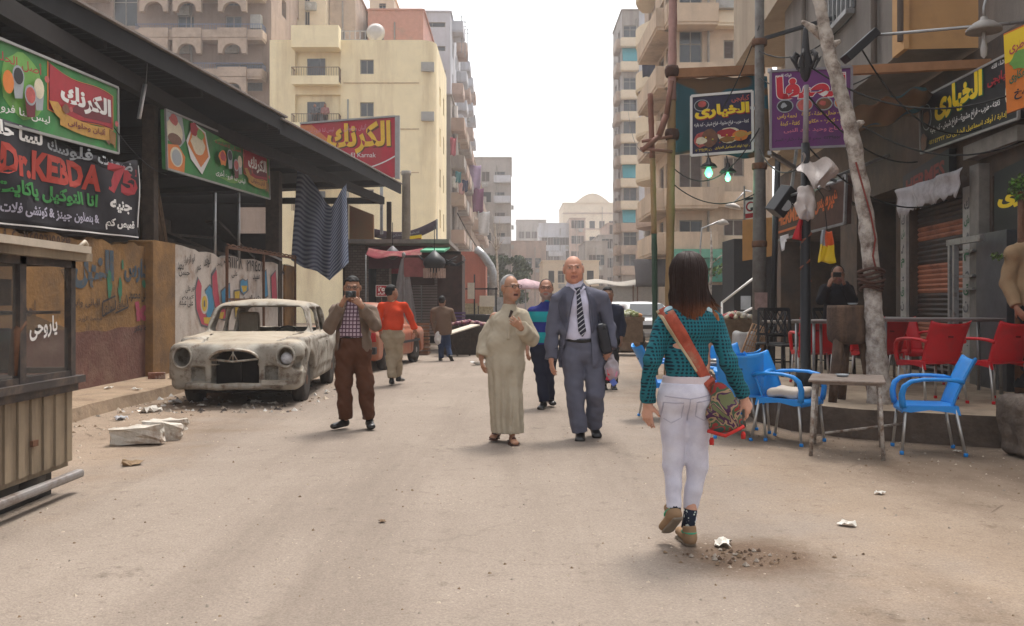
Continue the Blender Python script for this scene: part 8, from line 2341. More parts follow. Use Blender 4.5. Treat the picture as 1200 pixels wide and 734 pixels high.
for i in range(420):
 ph=g.uniform(R(-38),R(218));cx_,sy_=math.cos(ph),-math.sin(ph)if ph>0 and ph<PI else-math.sin(ph)
 ex,ey=.099*cx_,.121*sy_-.014;fl=max(0,cx_)**3*g.uniform(0.2,1.0)*(1 if g.random()<.6 else .3)
 zl_=g.uniform(.19,.295)-.05*abs(cx_)*g.random();rr_=g.uniform(.97,1.05)
 pts=[c+V3((ex*math.sin(t)*rr_,(ey+.014)*math.sin(t)*rr_-.014,.03+.122*math.cos(t)*rr_))for t in(.25,.6,.95,1.3,1.57)]
 jx,jy=g.uniform(-.012,.012),g.uniform(-.01,.01)
 for t in(.3,.6,.85,1.0):pts.append(c+V3((ex*(1-.12*t)+jx*t+fl*.12*t**3,ey*(1-.18*t)+jy*t,.03-(zl_+.0)*t)))
 b.tube([Vector(p)for p in pts],[.003,.0055,.006,.006,.006,.0055,.005,.004,.0012],5)
st=b.build('hair_strands',m_hair,hair_o,fix=False);V_=np.array(b.v);a=st.data.attributes.new('Col','FLOAT_COLOR','POINT');cc=np.ones((len(V_),4),np.float32);cc[:,:3]=hc(V_);a.data.foreach_set('color',cc.ravel())
# shoulder strap and bag (the bag hangs from her: a thing of its own)
m_bagp=mat('embroidered bag cloth',(0.2,0.08,0.06),0.9,var=0.2);N,L,bs=nodes(m_bagp);tc=N.new('ShaderNodeTexCoord');nz=N.new('ShaderNodeTexNoise');nz.inputs['Scale'].default_value=7;nz.inputs['Detail'].default_value=2;nz.inputs['Distortion'].default_value=1.2;L.new(tc.outputs['Object'],nz.inputs['Vector']);cr=N.new('ShaderNodeValToRGB');cr.color_ramp.interpolation='CONSTANT'
for i,(p_,q)in enumerate(((0,(.03,.07,.06)),(.40,(.24,.03,.03)),(.46,(.05,.09,.05)),(.51,(.30,.20,.12)),(.55,(.06,.02,.06)),(.6,(.12,.13,.06)))):
 e=cr.color_ramp.elements[i]if i<2 else cr.color_ramp.elements.new(p_);e.position=p_;e.color=(*q,1)
L.new(nz.outputs[0],cr.inputs[0]);L.new(cr.outputs[0],bs.inputs['Base Color'])
bagt=thing('shoulder_bag','multicoloured embroidered shoulder bag with red tassels on the woman','bag',f.root.location)
fr_=f.root;f.root=bagt
bv=f.bvh(hood,jeans)
f.strip(bv,((776,361),(784,377),(799,401),(815,428),(830,450),(840,466)),[.075,.075,.07,.065,.065,.07],'strap',mat('coral strap',(0.36,0.075,0.045),0.85,var=0.35,scale=22,dirt=(0.32,0.22,0.14),dcut=0.62,dscale=10),.008,30,None,.004)
f.strip(bv,((770,364),(780,384),(796,408),(812,434)),[.016,.016,.014,.012],'strap_edging',mat('pale edging',(0.42,0.34,0.22),0.85),.010,30,None,.004)
S_=SDF(f.p(826,430,-.2),f.p(890,525,.2)*V3((1,1,1)),.01)if False else None
lo=np.minimum(f.p(822,440,-.25),f.p(892,530,.2))-.05;hi=np.maximum(f.p(822,440,-.25),f.p(892,530,.2))+.05
S_=SDF(lo,hi,.009);S_.seg(f.p(840,452,-.10),f.p(848,480,-.10),(.04,.022),(.085,.04),(1,0,.1),k=.03);S_.seg(f.p(848,480,-.10),f.p(850,500,-.10),(.085,.04),(.10,.04),(1,0,-.15),k=.03)
S_.disp(wob(6,.006,30));S_.build('bag_body',m_bagp,bagt,smooth=1)
b=MB()
for px,py in((834,513),(871,506)):
 a=Vector(f.p(px,py,-.1));b.tube([a,a+Vector((0,0,-.015)),a+Vector((0,0,-.04))],[.008,.014,.012],8)
b.tube([Vector(f.p(829,505,-.135)),Vector(f.p(850,511,-.145)),Vector(f.p(872,500,-.13))],.010,6);b.build('tassel',mat('red tassel',(0.45,0.03,0.025),0.9),bagt);f.root=fr_
# 2. man taking a photograph
f=Fig('man in open taupe jacket and brown trousers raising a camera to his face',415,9.7,0,(0.12,-1),1.70,0.009,(0.25,0.125,0.075))
f.set(head=(413,338),neck=(414,357),chest=(414,374),waist=(413,393),pelvis=(414,409),sha=(393,365),shb=(435,365),ela=(387,384,-.14),elb=(440,382,-.14),wra=(401,356,-.28),wrb=(423,358,-.28),hipa=(405,414),hipb=(423,414),kna=(403,450,-.02),knb=(428,450,-.02),ana=(405,490),anb=(432,490))
f.hands=[(f.J['wra'],V3((.08,-.02,.13)),V3((.6,.5,0)),1,.9),(f.J['wrb'],V3((-.10,-.02,.10)),V3((-.4,.6,0)),-1,.9)]
f.feet=[(f.p(404,496,.02),f.p(404,496,.02)+V3((-.11,-.16,-.02)),0),(f.p(433,496,.02),f.p(433,496,.02)+V3((.05,-.19,-.02)),0)]
f.head_frame(0,-4,0);f.body('short',(0.012,0.010,0.010),None,glasses=True)
m_chk=cloth_mat('checked shirt',(0.4,0.3,0.33));N,L,bs=nodes(m_chk);tc=N.new('ShaderNodeTexCoord');sx=N.new('ShaderNodeSeparateXYZ');L.new(tc.outputs['Object'],sx.inputs[0])
s1=mth('GREATER_THAN',mth('SINE',mth('MULTIPLY',sx.outputs[0],2*PI*26)),.55);s2=mth('GREATER_THAN',mth('SINE',mth('MULTIPLY',sx.outputs[2],2*PI*24)),.55);mx=N.new('ShaderNodeMix');mx.data_type='RGBA';mx.inputs[6].default_value=(.43,.33,.37,1);mx.inputs[7].default_value=(.10,.05,.075,1);L.new(mth('MAXIMUM',s1,s2),mx.inputs[0]);L.new(mx.outputs[2],bs.inputs['Base Color'])
S_=f.sdf();f.torso(S_,-.012,.045,waist=(.155,.12));f.hemcut(S_,f.p(0,395)[2]);f.collar_cut(S_,.058,0,.025);S_.disp(wob(3,.004,30));S_.build('shirt',m_chk,f.root)
S_=f.sdf();f.torso(S_,.012,.02,waist=(.165,.125),hip=(.18,.13));f.sleeves(S_,(.068,.064,.054),0,.02);S_.disp(wob(21,.010,22,8));S_.disp(wob(22,.005,60,8));f.hemcut(S_,f.p(0,418)[2]);f.collar_cut(S_,.066,0,.008)
f.front_open(S_,[(f.p(0,352)[2],.05,.05),(f.p(0,375)[2],.085,.10),(f.p(0,420)[2],.12,.16)],.0);S_.build('jacket',cloth_mat('taupe jacket cloth',(0.155,0.112,0.085),0.8),f.root)
m_brn=cloth_mat('brown trouser cloth',(0.085,0.034,0.018));tr=f.trousers('trousers',m_brn,(.108,.088,.074),(.168,.135),f.p(0,391)[2],.02,7,.007)
f.strip(f.bvh(tr),((396,393.5),(413,394.5),(431,393.5)),.034,'belt',mat('black leather',(0.012,0.01,0.01),0.35,var=0),.006,12,None)
m_blk=mat('black shoe leather',(0.010,0.009,0.009),0.3,var=0.05,spec=0.5);f.shoes('shoe',m_blk,.046)
o=thing('camera','small black camera held up by the man in taupe jacket','camera',Vector(f.root.location)+Vector(f.p(411,345,-.33)));b=MB();b.box((-.055,-.015,-.035),(.055,.02,.035));b.build('camera_body',m_blk,o,bevel=.006);b=MB();b.lathe([(.03,0),(.028,-.03),(.02,-.032),(0,-.028)],(0,-.015,0),14,'y');b.build('lens',m_glass,o)
# 3. older man in the long robe
f=Fig('grey-haired man in long beige robe gesturing while he walks',592,8.75,0,(0.15,-1),1.68,0.0085,(0.30,0.155,0.095))
f.set(head=(598,338),neck=(597,361),chest=(595,378),waist=(593,402),pelvis=(592,425),sha=(580,372),shb=(612,371),ela=(568,396,.02),elb=(622,396,-.06),wra=(564,420,-.06),wrb=(610,384,-.28),hipa=(584,432),hipb=(603,432),kna=(585,468,.02),knb=(601,468,-.04),ana=(583,502,.12),anb=(600,508,-.05))
f.hands=[(f.J['wra'],V3((.02,-.06,-.14)),V3((.8,.2,0)),-1,.4),(f.J['wrb'],V3((-.08,-.06,.07)),V3((-.3,.7,.2)),-1,.75)]
f.feet=[(f.p(582,506,.16),f.p(582,506,.16)+V3((-.03,-.14,-.03)),0),(f.p(600,514,-.02),f.p(600,514,-.02)+V3((.03,-.19,-.015)),0)]
f.head_frame(26,2,0);f.body('receding',(0.33,0.32,0.31),(0.30,0.24,0.21,.25),(0.12,.10,.09),glasses=True,mouth_open=True,bare_feet=True)
m_robe=cloth_mat('sand coloured robe',(0.40,0.345,0.262),0.9,var=0.07);J=f.J
S_=f.sdf();f.torso(S_,.004,.05,chest=(.175,.125),waist=(.168,.135),hip=(.165,.135),sh=.06);S_.seg(J['waist'],J['pelvis'],(.17,.14),(.165,.135),f.U,k=.05)
hm=f.p(594,507);S_.seg(J['pelvis'],(hm[0],0.03,hm[2]),(.165,.135),(.142,.15),f.U,k=.05);S_.seg(J['knb'],J['anb']+V3((0,0,.02)),.085,.085,k=.06)
f.sleeves(S_,(.07,.072,.066),0,.03,kk=.05)
S_.disp(wob(31,.016,21,9,.18));S_.disp(wob(32,.008,42,9,.4));S_.disp(wob(33,.002,110,8));S_.disp(lambda x,y,z:.012*np.clip((J['chest'][2]-z)*2.2,0,1)*(.55+.45*np.sin(7*x+5*z))*np.sin(np.arctan2(y-.0,x-.0)*13+2.5*np.sin(z*3.1)+.9*np.sin(z*9)))
S_.fn(lambda x,y,z:z-hm[2]+0*x,0,'-');f.collar_cut(S_,.058,0,.012)
S_.seg(J['neck']+V3((-.062,-.06,-.045)),J['neck']+V3((.0,-.085,-.10)),.018,.015,k=.01);S_.seg(J['neck']+V3((.072,-.055,-.045)),J['neck']+V3((.02,-.085,-.10)),.018,.015,k=.01)
robe=S_.build('robe',m_robe,f.root,smooth=1)
bv=f.bvh(robe);m_seam=cloth_mat('robe placket',(0.25,0.215,0.155));f.strip(bv,((598,366),(597,385),(596,398)),.035,'placket',m_robe,.004,10,None,.005);f.strip(bv,((600,364),(597,372)),[.03,.02],'neck_opening',cloth_mat('dark undervest',(0.05,0.035,0.03)),.009,6)
m_sand=mat('brown sandal leather',(0.07,0.03,0.02),0.6)
for a,t,_ in f.feet:
 q=SDF(np.minimum(a,t)-.12,np.maximum(a,t)+.12,.008);d=(t-a)/np.linalg.norm(t-a);lat=V3((d[1],-d[0],0));cc=V3((0,0,-.028))
 q.seg(a-d*.045+cc,t+d*.01+cc,(.044,.010),(.048,.010),lat,k=.01);q.seg(a+d*.10-lat*.045+cc,a+d*.12+V3((0,0,.022)),.012,.018,k=.01);q.seg(a+d*.10+lat*.045+cc,a+d*.12+V3((0,0,.022)),.012,.018,k=.01);q.build('sandal',m_sand,f.root)
# 4. man in the grey suit
f=Fig('tall smiling bald man in grey suit with striped tie, walking',682,9.05,0,(-0.05,-1),1.82,0.0085,(0.40,0.20,0.135),hd=1.16)
f.set(head=(672,316.5),neck=(674,334),chest=(678,358),waist=(680,392),pelvis=(681,412),sha=(653,351),shb=(706,351),ela=(648,386,.03),elb=(715,384,.02),wra=(646,421,-.04),wrb=(715,408,-.06),hipa=(671,417),hipb=(694,417),kna=(674,466,-.05),knb=(698,462,-.06),ana=(679,506,-.05),anb=(696,498,.12))
f.hands=[(f.J['wra'],V3((.01,-.02,-.15)),V3((.7,.3,0)),-1,.35),(f.J['wrb'],V3((-.02,-.05,-.12)),V3((-.7,.4,0)),1,1.0)]
f.feet=[(f.p(680,511,-.03),f.p(680,511,-.03)+V3((-.02,-.20,-.02)),0),(f.p(697,503,.14),f.p(697,503,.14)+V3((.01,-.17,-.06)),0)]
f.head_frame(2,2,3);f.body('bald',(0.30,0.27,0.25),None,(0.16,.11,.09),smile=True)
m_suit=cloth_mat('grey blue suiting',(0.105,0.107,0.145),0.75,var=0.1);m_shirt=cloth_mat('pale lilac shirt',(0.54,0.52,0.64),0.8)
S_=f.sdf();f.torso(S_,-.008,.02);f.hemcut(S_,f.p(0,398)[2]);f.collar_cut(S_,.058,0,.04);S_.disp(wob(41,.003,40));shirt=S_.build('shirt',m_shirt,f.root)
S_=f.sdf();f.torso(S_,.008,.02,hip=(.18,.132),waist=(.168,.125),sh=.060);f.sleeves(S_,(.068,.063,.056),0,.0);zh=f.p(0,431)[2]
S_.seg(f.J['waist'],(f.J['pelvis'][0],0,zh),(.185,.135),(.225,.15),f.U,k=.05)
S_.disp(wob(42,.009,20,8));S_.disp(wob(43,.005,55,8));S_.fn(lambda x,y,z:np.maximum(z-zh,np.abs(x-f.J['pelvis'][0])-.235),0,'-');f.collar_cut(S_,.068)
f.front_open(S_,[(f.p(0,340)[2],.05,.05),(f.p(0,352)[2],.075,.08),(f.p(0,385)[2],.10,.125),(f.p(0,402)[2],.105,.155),(f.p(0,432)[2],.12,.22)],.01)
jacket=S_.build('suit_jacket',m_suit,f.root)
bv=f.bvh(jacket);m_lap=cloth_mat('suit lapel',(0.078,0.08,0.112),0.75)
f.strip(bv,((661,343),(658,358),(660,372),(664,390)),[.03,.075,.06,.01],'lapel',m_lap,.007,14,jacket);f.strip(bv,((689,343),(695,358),(696,372),(693,390)),[.03,.075,.06,.01],'lapel',m_lap,.007,14,jacket)
f.strip(bv,((650,408),(664,408)),.012,'pocket_flap',m_lap,.004,6,jacket)
m_tie=cloth_mat('striped tie',(0.03,0.03,0.05),0.5);N,L,bs=nodes(m_tie);tc=N.new('ShaderNodeTexCoord');sx=N.new('ShaderNodeSeparateXYZ');L.new(tc.outputs['Object'],sx.inputs[0]);sg=mth('GREATER_THAN',mth('SINE',mth('MULTIPLY',mth('ADD',sx.outputs[2],mth('MULTIPLY',sx.outputs[0],-0.8)),2*PI*21)),.72);mx=N.new('ShaderNodeMix');mx.data_type='RGBA';mx.inputs[6].default_value=(.02,.02,.035,1);mx.inputs[7].default_value=(.42,.42,.46,1);L.new(sg,mx.inputs[0]);L.new(mx.outputs[2],bs.inputs['Base Color'])
bv=f.bvh(shirt);f.strip(bv,((676,338),(677,345),(679,370),(681,388),(681,394)),[.045,.038,.066,.078,.01],'tie',m_tie,.010,20)
f.strip(bv,((668,335),(675,343)),[.03,.008],'shirt_collar',m_shirt,.012,6);f.strip(bv,((686,335),(679,343)),[.03,.008],'shirt_collar',m_shirt,.012,6)
tr=f.trousers('suit_trousers',m_suit,(.102,.085,.078),(.165,.125),f.p(0,396)[2],.02,45,.006)
f.strip(f.bvh(tr),((664,398),(681,399.5),(697,398)),.032,'belt',mat('black leather',(0.012,0.01,0.01),0.35,var=0),.006,12)
f.shoes('shoe',m_blk,.046)
o=thing('document_case','black document case clasped under suited arm','case',Vector(f.root.location)+Vector(f.p(707,397,.0)));S_=SDF((-.2,-.25,-.25),(.2,.25,.25),.012);S_.box((0,0,0),(.055,.16,.15),.03,0,'+',Matrix.Rotation(R(-12),3,'Y'));S_.build('case_body',mat('black case leather',(0.018,0.018,0.024),0.45),o)
b=MB();b.tube([(-.01,-.16,.10),(-.01,-.18,.13),(-.01,-.16,.15)],.008,6);b.build('handle',m_blk,o)
o=bag(717,434,8.95,.12,.17,'clear carrier bag with red and blue packets held by suited man',mat('clear carrier bag',(0.52,0.47,0.50),0.25,var=0.2,alpha=0.55),12,'carrier_bag')
b=MB();g=random.Random(3)
for i in range(7):b.m=i%3;c_=Vector((g.uniform(-.05,.05),g.uniform(-.03,.03),g.uniform(-.12,.0)));b.box((-.028,-.02,-.03),(.028,.02,.03),Matrix.Rotation(g.uniform(0,3),3,'Y'),c=c_)
b.build('packet',[mat('packet red',(0.5,0.03,0.06),0.5),mat('packet blue',(0.1,0.15,0.45),0.5),mat('packet pink',(0.5,0.2,0.3),0.5)],o)
# 5. man in the striped polo shirt
f=Fig('grey-bearded man in blue and turquoise striped polo behind the two walkers',637,11.7,0,(0.0,-1),1.72,0.0105,(0.30,0.15,0.10))
f.set(head=(640,339),neck=(640,357),chest=(639,372),waist=(637,396),pelvis=(637,409),sha=(624,366),shb=(656,366),ela=(617,388,.02),elb=(662,388,.02),wra=(618,409,-.08),wrb=(661,409,-.08),hipa=(631,413),hipb=(645,413),kna=(635,444,-.03),knb=(642,443,.02),ana=(638,470,-.08),anb=(644,468,.1))
f.hands=[(f.J['wra'],V3((.0,-.05,-.14)),V3((.7,.3,0)),-1,.4),(f.J['wrb'],V3((0,-.05,-.14)),V3((-.7,.3,0)),1,.4)]
f.feet=[(f.p(637,474.5,-.08),f.p(637,474.5,-.08)+V3((-.05,-.2,-.03)),0),(f.p(645,470,.12),f.p(645,470,.12)+V3((.03,-.18,-.02)),0)]
f.head_frame(-4,3,0);f.body('receding',(0.10,0.09,0.085),(0.26,0.24,0.23,.75),glasses=True)
m_polo=cloth_mat('striped polo',(0.03,0.05,0.2));N,L,bs=nodes(m_polo);tc=N.new('ShaderNodeTexCoord');sx=N.new('ShaderNodeSeparateXYZ');L.new(tc.outputs['Object'],sx.inputs[0]);sg=mth('GREATER_THAN',mth('SINE',mth('MULTIPLY',mth('SUBTRACT',sx.outputs[2],f.p(0,371)[2]-.07),2*PI/(24*f.k))),0.0);mx=N.new('ShaderNodeMix');mx.data_type='RGBA';mx.inputs[6].default_value=(.022,.028,.16,1);mx.inputs[7].default_value=(.015,.27,.29,1);L.new(sg,mx.inputs[0]);L.new(mx.outputs[2],bs.inputs['Base Color'])
S_=f.sdf();f.torso(S_,.0,.05);f.sleeves(S_,(.075,.065,.055),0,.14);f.hemcut(S_,f.p(0,405)[2]);f.collar_cut(S_,.058,0,.015);S_.disp(wob(51,.005,26));S_.build('polo_shirt',m_polo,f.root)
f.trousers('trousers',cloth_mat('navy trouser cloth',(0.014,0.016,0.032)),(.10,.08,.07),(.165,.13),f.p(0,400)[2],.02,53,.006);f.shoes('shoe',m_blk,.046)
# 6. man in the orange-red sweater
f=Fig('man seen from behind in orange-red sweater and beige trousers',462,14.8,0,(0.25,1),1.66,0.012,(0.24,0.12,0.075))
f.set(head=(459,343),neck=(459,355),chest=(461,366),waist=(460,382),pelvis=(460,391),sha=(448,360),shb=(474,359),ela=(444,375,-.03),elb=(481,372,.06),wra=(446,390,.02),wrb=(486,386,.10),hipa=(455,395),hipb=(467,395),kna=(458,419,.03),knb=(466,418,.08),ana=(460,442,-.05),anb=(466,440,.22))
f.hands=[(f.J['wra'],V3((.0,.03,-.14)),V3((.5,.5,0)),1,.4),(f.J['wrb'],V3((.05,.03,-.12)),V3((-.5,.5,0)),-1,.4)]
f.feet=[(f.p(459,448,-.06),f.p(459,448,-.06)+V3((-.02,.18,-.03)),0),(f.p(467,445,.2),f.p(467,445,.2)+V3((.05,.18,-.02)),0)]
f.head_frame(-35,0,0);f.body('short',(0.010,0.009,0.009))
S_=f.sdf();f.torso(S_,.01,0,hip=(.168,.125),waist=(.165,.12));f.sleeves(S_,(.070,.062,.048),0,.02);S_.disp(wob(61,.011,20));f.hemcut(S_,f.p(0,387)[2]);f.collar_cut(S_,.06);S_.build('sweater',cloth_mat('orange red knit',(0.56,0.052,0.016)),f.root)
S_=f.sdf();S_.seg(f.J['neck']-V3((0,0,.03)),f.J['neck']+V3((0,0,.02)),.068,.062,k=.01);S_.build('shirt_collar',cloth_mat('cream collar',(0.55,0.46,0.32)),f.root)
f.trousers('trousers',cloth_mat('beige trouser cloth',(0.33,0.265,0.185)),(.105,.085,.075),(.17,.13),f.p(0,383)[2],.015,63,.009);f.shoes('shoe',m_blk,.05)
# 7. man walking away in the brown jacket
f=Fig('man walking away in brown jacket and blue jeans, far left side',519,21.1,0,(0.1,1),1.62,0.016,(0.22,0.12,0.08))
f.set(head=(518,353),neck=(518,361),chest=(519,369),waist=(520,382),pelvis=(520,389),sha=(509,365),shb=(528,365),ela=(507,376),elb=(532,375,.05),wra=(509,388),wrb=(529,374,.25),hipa=(516,392),hipb=(523,392),kna=(517,406,.02),knb=(525,406,.02),ana=(517,419,.05),anb=(527,417,-.18))
f.hands=[(f.J['wra'],V3((.03,.02,-.14)),V3((.5,.5,0)),1,.9),(f.J['wrb'],V3((0,.14,.03)),V3((-.5,0,.5)),-1,.4)]
f.feet=[(f.p(516,421.3,.05),f.p(516,421.3,.05)+V3((0,.18,-.02)),0),(f.p(528,418.5,-.2),f.p(528,418.5,-.2)+V3((.04,.12,-.12)),0)]
f.head_frame(0);f.body('short',(0.010,0.009,0.009))
S_=f.sdf();f.torso(S_,.02,0,hip=(.185,.14),waist=(.175,.13));f.sleeves(S_,(.073,.066,.056),0,.02);S_.disp(wob(71,.008,18));f.hemcut(S_,f.p(0,393)[2]);f.collar_cut(S_,.06);S_.build('jacket',cloth_mat('brown jacket cloth',(0.155,0.10,0.07)),f.root)
f.trousers('jeans',cloth_mat('dark denim',(0.028,0.045,0.095)),(.095,.075,.065),(.165,.125),f.p(0,386)[2],.015,73,.006);f.shoes('shoe',m_blk,.05)
bag(513,397,21.0,.13,.22,'white carrier bag held by the man in brown jacket',mat('white carrier bag',(0.62,0.60,0.58),0.5,var=0.1),15,'carrier_bag')
# 8. man half hidden behind the suit
f=Fig('man in dark navy mostly hidden behind the suited man',714,14.2,0,(0,-1),1.72,0.013,(0.22,0.12,0.08))
f.set(head=(712,346),neck=(713,359),chest=(714,371),waist=(714,388),pelvis=(714,397),sha=(702,364),shb=(725,364),ela=(699,381),elb=(729,381),wra=(700,396,-.05),wrb=(728,396,-.05),hipa=(709,401),hipb=(719,401),kna=(709,427,-.02),knb=(719,427,-.02),ana=(709,448),anb=(719,448))
f.hands=[(f.J['wra'],V3((0,-.03,-.14)),V3((.7,.3,0)),-1,.4),(f.J['wrb'],V3((0,-.03,-.14)),V3((-.7,.3,0)),1,.4)]
f.feet=[(f.p(708,454),f.p(708,454)+V3((0,-.18,-.03)),0),(f.p(719,454),f.p(719,454)+V3((0,-.18,-.03)),0)]
f.head_frame(0);f.body('short',(0.010,0.009,0.009))
S_=f.sdf();f.torso(S_,.01);f.sleeves(S_,(.078,.068,.055),0,.02);S_.disp(wob(81,.006,20));f.hemcut(S_,f.p(0,403)[2]);f.collar_cut(S_,.06);S_.build('jacket',cloth_mat('dark navy cloth',(0.018,0.022,0.042)),f.root)
f.trousers('trousers',cloth_mat('charcoal cloth',(0.02,0.02,0.022)),(.10,.08,.07),(.165,.13),f.p(0,394)[2],.015,83,.006);f.shoes('shoe',m_blk,.046)
# 9. dark man raising a phone in the cafe
f=Fig('man in black on the cafe terrace holding a phone up to his face',981,13.3,PZ,(-0.15,-1),1.74,0.012,(0.20,0.10,0.065))
zf=CAMZ-PZ
f.set(head=(982,322),neck=(981,335),chest=(980,348),waist=(980,366),pelvis=(980,377),sha=(967,339),shb=(994,339),ela=(962,352,-.14),elb=(999,352,-.14),wra=(972,334,-.3),wrb=(989,332,-.3),hipa=(974,382),hipb=(986,382),kna=(974,410),knb=(987,410),ana=(974,434),anb=(987,434))
f.hands=[(f.J['wra'],V3((.05,-.02,.13)),V3((.6,.4,0)),1,.6),(f.J['wrb'],V3((-.05,-.02,.13)),V3((-.6,.4,0)),-1,.6)]
f.feet=[(f.p(973,437.5),f.p(973,437.5)+V3((-.03,-.18,-.02)),0),(f.p(988,437.5),f.p(988,437.5)+V3((.03,-.18,-.02)),0)]
f.head_frame(0,-3);f.body('receding',(0.015,0.012,0.012))
S_=f.sdf();f.torso(S_,.016);f.sleeves(S_,(.08,.07,.058),0,.02);S_.disp(wob(91,.006,20));f.hemcut(S_,f.p(0,384)[2]);f.collar_cut(S_,.06);S_.build('jacket',cloth_mat('black jacket cloth',(0.014,0.013,0.017)),f.root)
f.trousers('trousers',cloth_mat('charcoal cloth',(0.02,0.02,0.022)),(.10,.08,.07),(.165,.13),f.p(0,374)[2],.015,93,.006);f.shoes('shoe',m_blk,.046)
o=thing('phone','dark phone raised by the man in black','phone',Vector(f.root.location)+Vector(f.p(981,322,-.36)));b=MB();b.box((-.06,-.005,-.035),(.06,.005,.035));b.build('phone_body',m_blk,o,bevel=.004);b=MB();b.box((.03,-.0075,.01),(.05,-.0052,.028));b.build('lens',m_glass,o)
# 10. man in the tan jacket, cut by the edge
f=Fig('man in tan corduroy jacket standing at right picture edge by red chair',1209,9.9,PZ,(-0.7,-1),1.72,0.010,(0.30,0.15,0.095))
f.set(head=(1212,258),neck=(1211,281),chest=(1210,303),waist=(1210,335),pelvis=(1210,352),sha=(1188,298),shb=(1234,294),ela=(1181,332,.02),elb=(1242,330,.02),wra=(1192,362,-.14),wrb=(1236,362,-.06),hipa=(1201,357),hipb=(1221,357),kna=(1201,410),knb=(1221,410),ana=(1198,453),anb=(1222,453))
f.hands=[(f.J['wra'],V3((.07,-.04,-.11)),V3((.4,.5,0)),-1,.5),(f.J['wrb'],V3((0,-.04,-.14)),V3((-.5,.4,0)),1,.4)]
f.feet=[(f.p(1197,463),f.p(1197,463)+V3((-.08,-.16,-.02)),0),(f.p(1223,463),f.p(1223,463)+V3((-.02,-.18,-.02)),0)]
f.head_frame(10);f.body('short',(0.012,0.010,0.010))
S_=f.sdf();f.torso(S_,.03,0,hip=(.19,.14),waist=(.18,.135),sh=.075);f.sleeves(S_,(.085,.075,.065),0,.03);S_.disp(wob(101,.008,18));S_.disp(wob(102,.003,55));f.hemcut(S_,f.p(0,372)[2]);f.collar_cut(S_,.068);
n_=f.J['neck'];S_.seg(n_+V3((-.09,-.05,-.03)),n_+V3((-.03,-.10,-.08)),.025,.02,k=.02);S_.build('jacket',cloth_mat('tan corduroy',(0.30,0.20,0.115)),f.root)
f.trousers('trousers',cloth_mat('charcoal cloth',(0.02,0.02,0.022)),(.10,.085,.078),(.168,.13),f.p(0,350)[2],.015,103,.006);f.shoes('shoe',m_blk,.05)
# 11. two residents on the cream building's balcony
for cx,lb,col in((369,'tiny figure in grey leaning on the lower balcony of cream building',(0.10,0.10,0.11)),(381,'tiny figure in pale red beside the grey one on the balcony',(0.28,0.13,0.12))):
 zb0=bz(154,Yc);Yq_=Yc-.55
 f=Fig(lb,cx,Yq_,zb0+.03,(0,-1),1.7,0.03,(0.25,0.13,0.09));k=f.k;X=lambda dx,z,dy=0.0:V3((dx,dy,z))
 f.J=dict(head=X(0,1.58),neck=X(0,1.44),chest=X(0,1.27),waist=X(0,1.06),pelvis=X(0,.95),sha=X(-.18,1.38),shb=X(.18,1.38),ela=X(-.25,1.12),elb=X(.25,1.12),wra=X(-.15,1.02,-.2),wrb=X(.15,1.02,-.2),hipa=X(-.09,.9),hipb=X(.09,.9),kna=X(-.1,.5),knb=X(.1,.5),ana=X(-.1,.09),anb=X(.1,.09))
 f.hands=[(f.J['wra'],X(.05,-.02,-.1),X(0,-1),-1,.4),(f.J['wrb'],X(-.05,-.02,-.1),X(0,-1),1,.4)];f.feet=[(X(-.1,.05),X(-.1,.03,-.18),0),(X(.1,.05),X(.1,.03,-.18),0)]
 f.head_frame(0);f.body('short',(0.012,0.010,0.010));S_=f.sdf();f.torso(S_,.01);f.sleeves(S_,(.075,.065,.055));f.hemcut(S_,.9);S_.build('shirt',cloth_mat('balcony shirt %d'%cx,col),f.root)
 f.trousers('trousers',cloth_mat('charcoal cloth',(0.02,0.02,0.022)),top=1.0)
# plants
m_leafd=mat('dusty dark leaves',(0.035,0.055,0.022),0.7,var=0.35,scale=3);m_leafm=mat('dusty mid leaves',(0.07,0.095,0.04),0.7,var=0.3,scale=3);m_leafl=mat('fresh leaves',(0.12,0.20,0.04),0.6,var=0.25,scale=5)
def crown(root,clumps,n,size,mats,seed,name='crown'):
 g=random.Random(seed);b=MB()
 for i in range(n):
  c,r=clumps[g.randrange(len(clumps))]
  d=Vector((g.gauss(0,1),g.gauss(0,1),g.gauss(0,1))).normalized()*r*(g.random()**0.45)
  p=Vector(c)+Vector((d.x,d.y,d.z*0.8));s_=size*g.uniform(0.6,1.4)
  a=Vector((g.gauss(0,1),g.gauss(0,1),g.gauss(0,.6))).normalized();u=a.orthogonal().normalized();v=a.cross(u)
  b.m=g.randrange(len(mats));b.poly([p-u*s_,p-v*s_*.5,p+u*s_,p+v*s_*.5])
 return b.build(name,mats,root,fix=False)
def trunk(root,pts,rs,m,name='trunk'):
 b=MB();b.tube(pts,rs,8);return b.build(name,m,root)
Yt3=78.0
root=thing('street_tree','dusty dark green tree behind the grey-haired man, before far houses','tree',((594-600)*Yt3/1050,Yt3,0))
trunk(root,[Vector((0,0,0)),Vector((.1,0,1.2)),Vector((0,0,2.6)),Vector((.2,0,4.6))],[.2,.16,.12,.04],m_bark)
g=random.Random(4);cl=[(Vector((g.uniform(-1.9,1.7),g.uniform(-1.2,1.2),g.uniform(1.6,5.0))),g.uniform(.5,.95))for _ in range(34)]
crown(root,cl,7500,.17,[m_leafd,m_leafd,m_leafm],5)
b=MB()
for c,r in cl[:8]:b.tube([Vector((0,0,2.0)),Vector(c)*.6+Vector((0,0,1)),c],[.07,.04,.015],5)
b.build('limb',m_bark,root)
root=thing('sapling','thin street sapling with sparse pale leaves before the green fascia','tree',((833-600)*29/1050,29,0))
tp_=lambda px,py:P(px,py,29)-Vector(root.location)
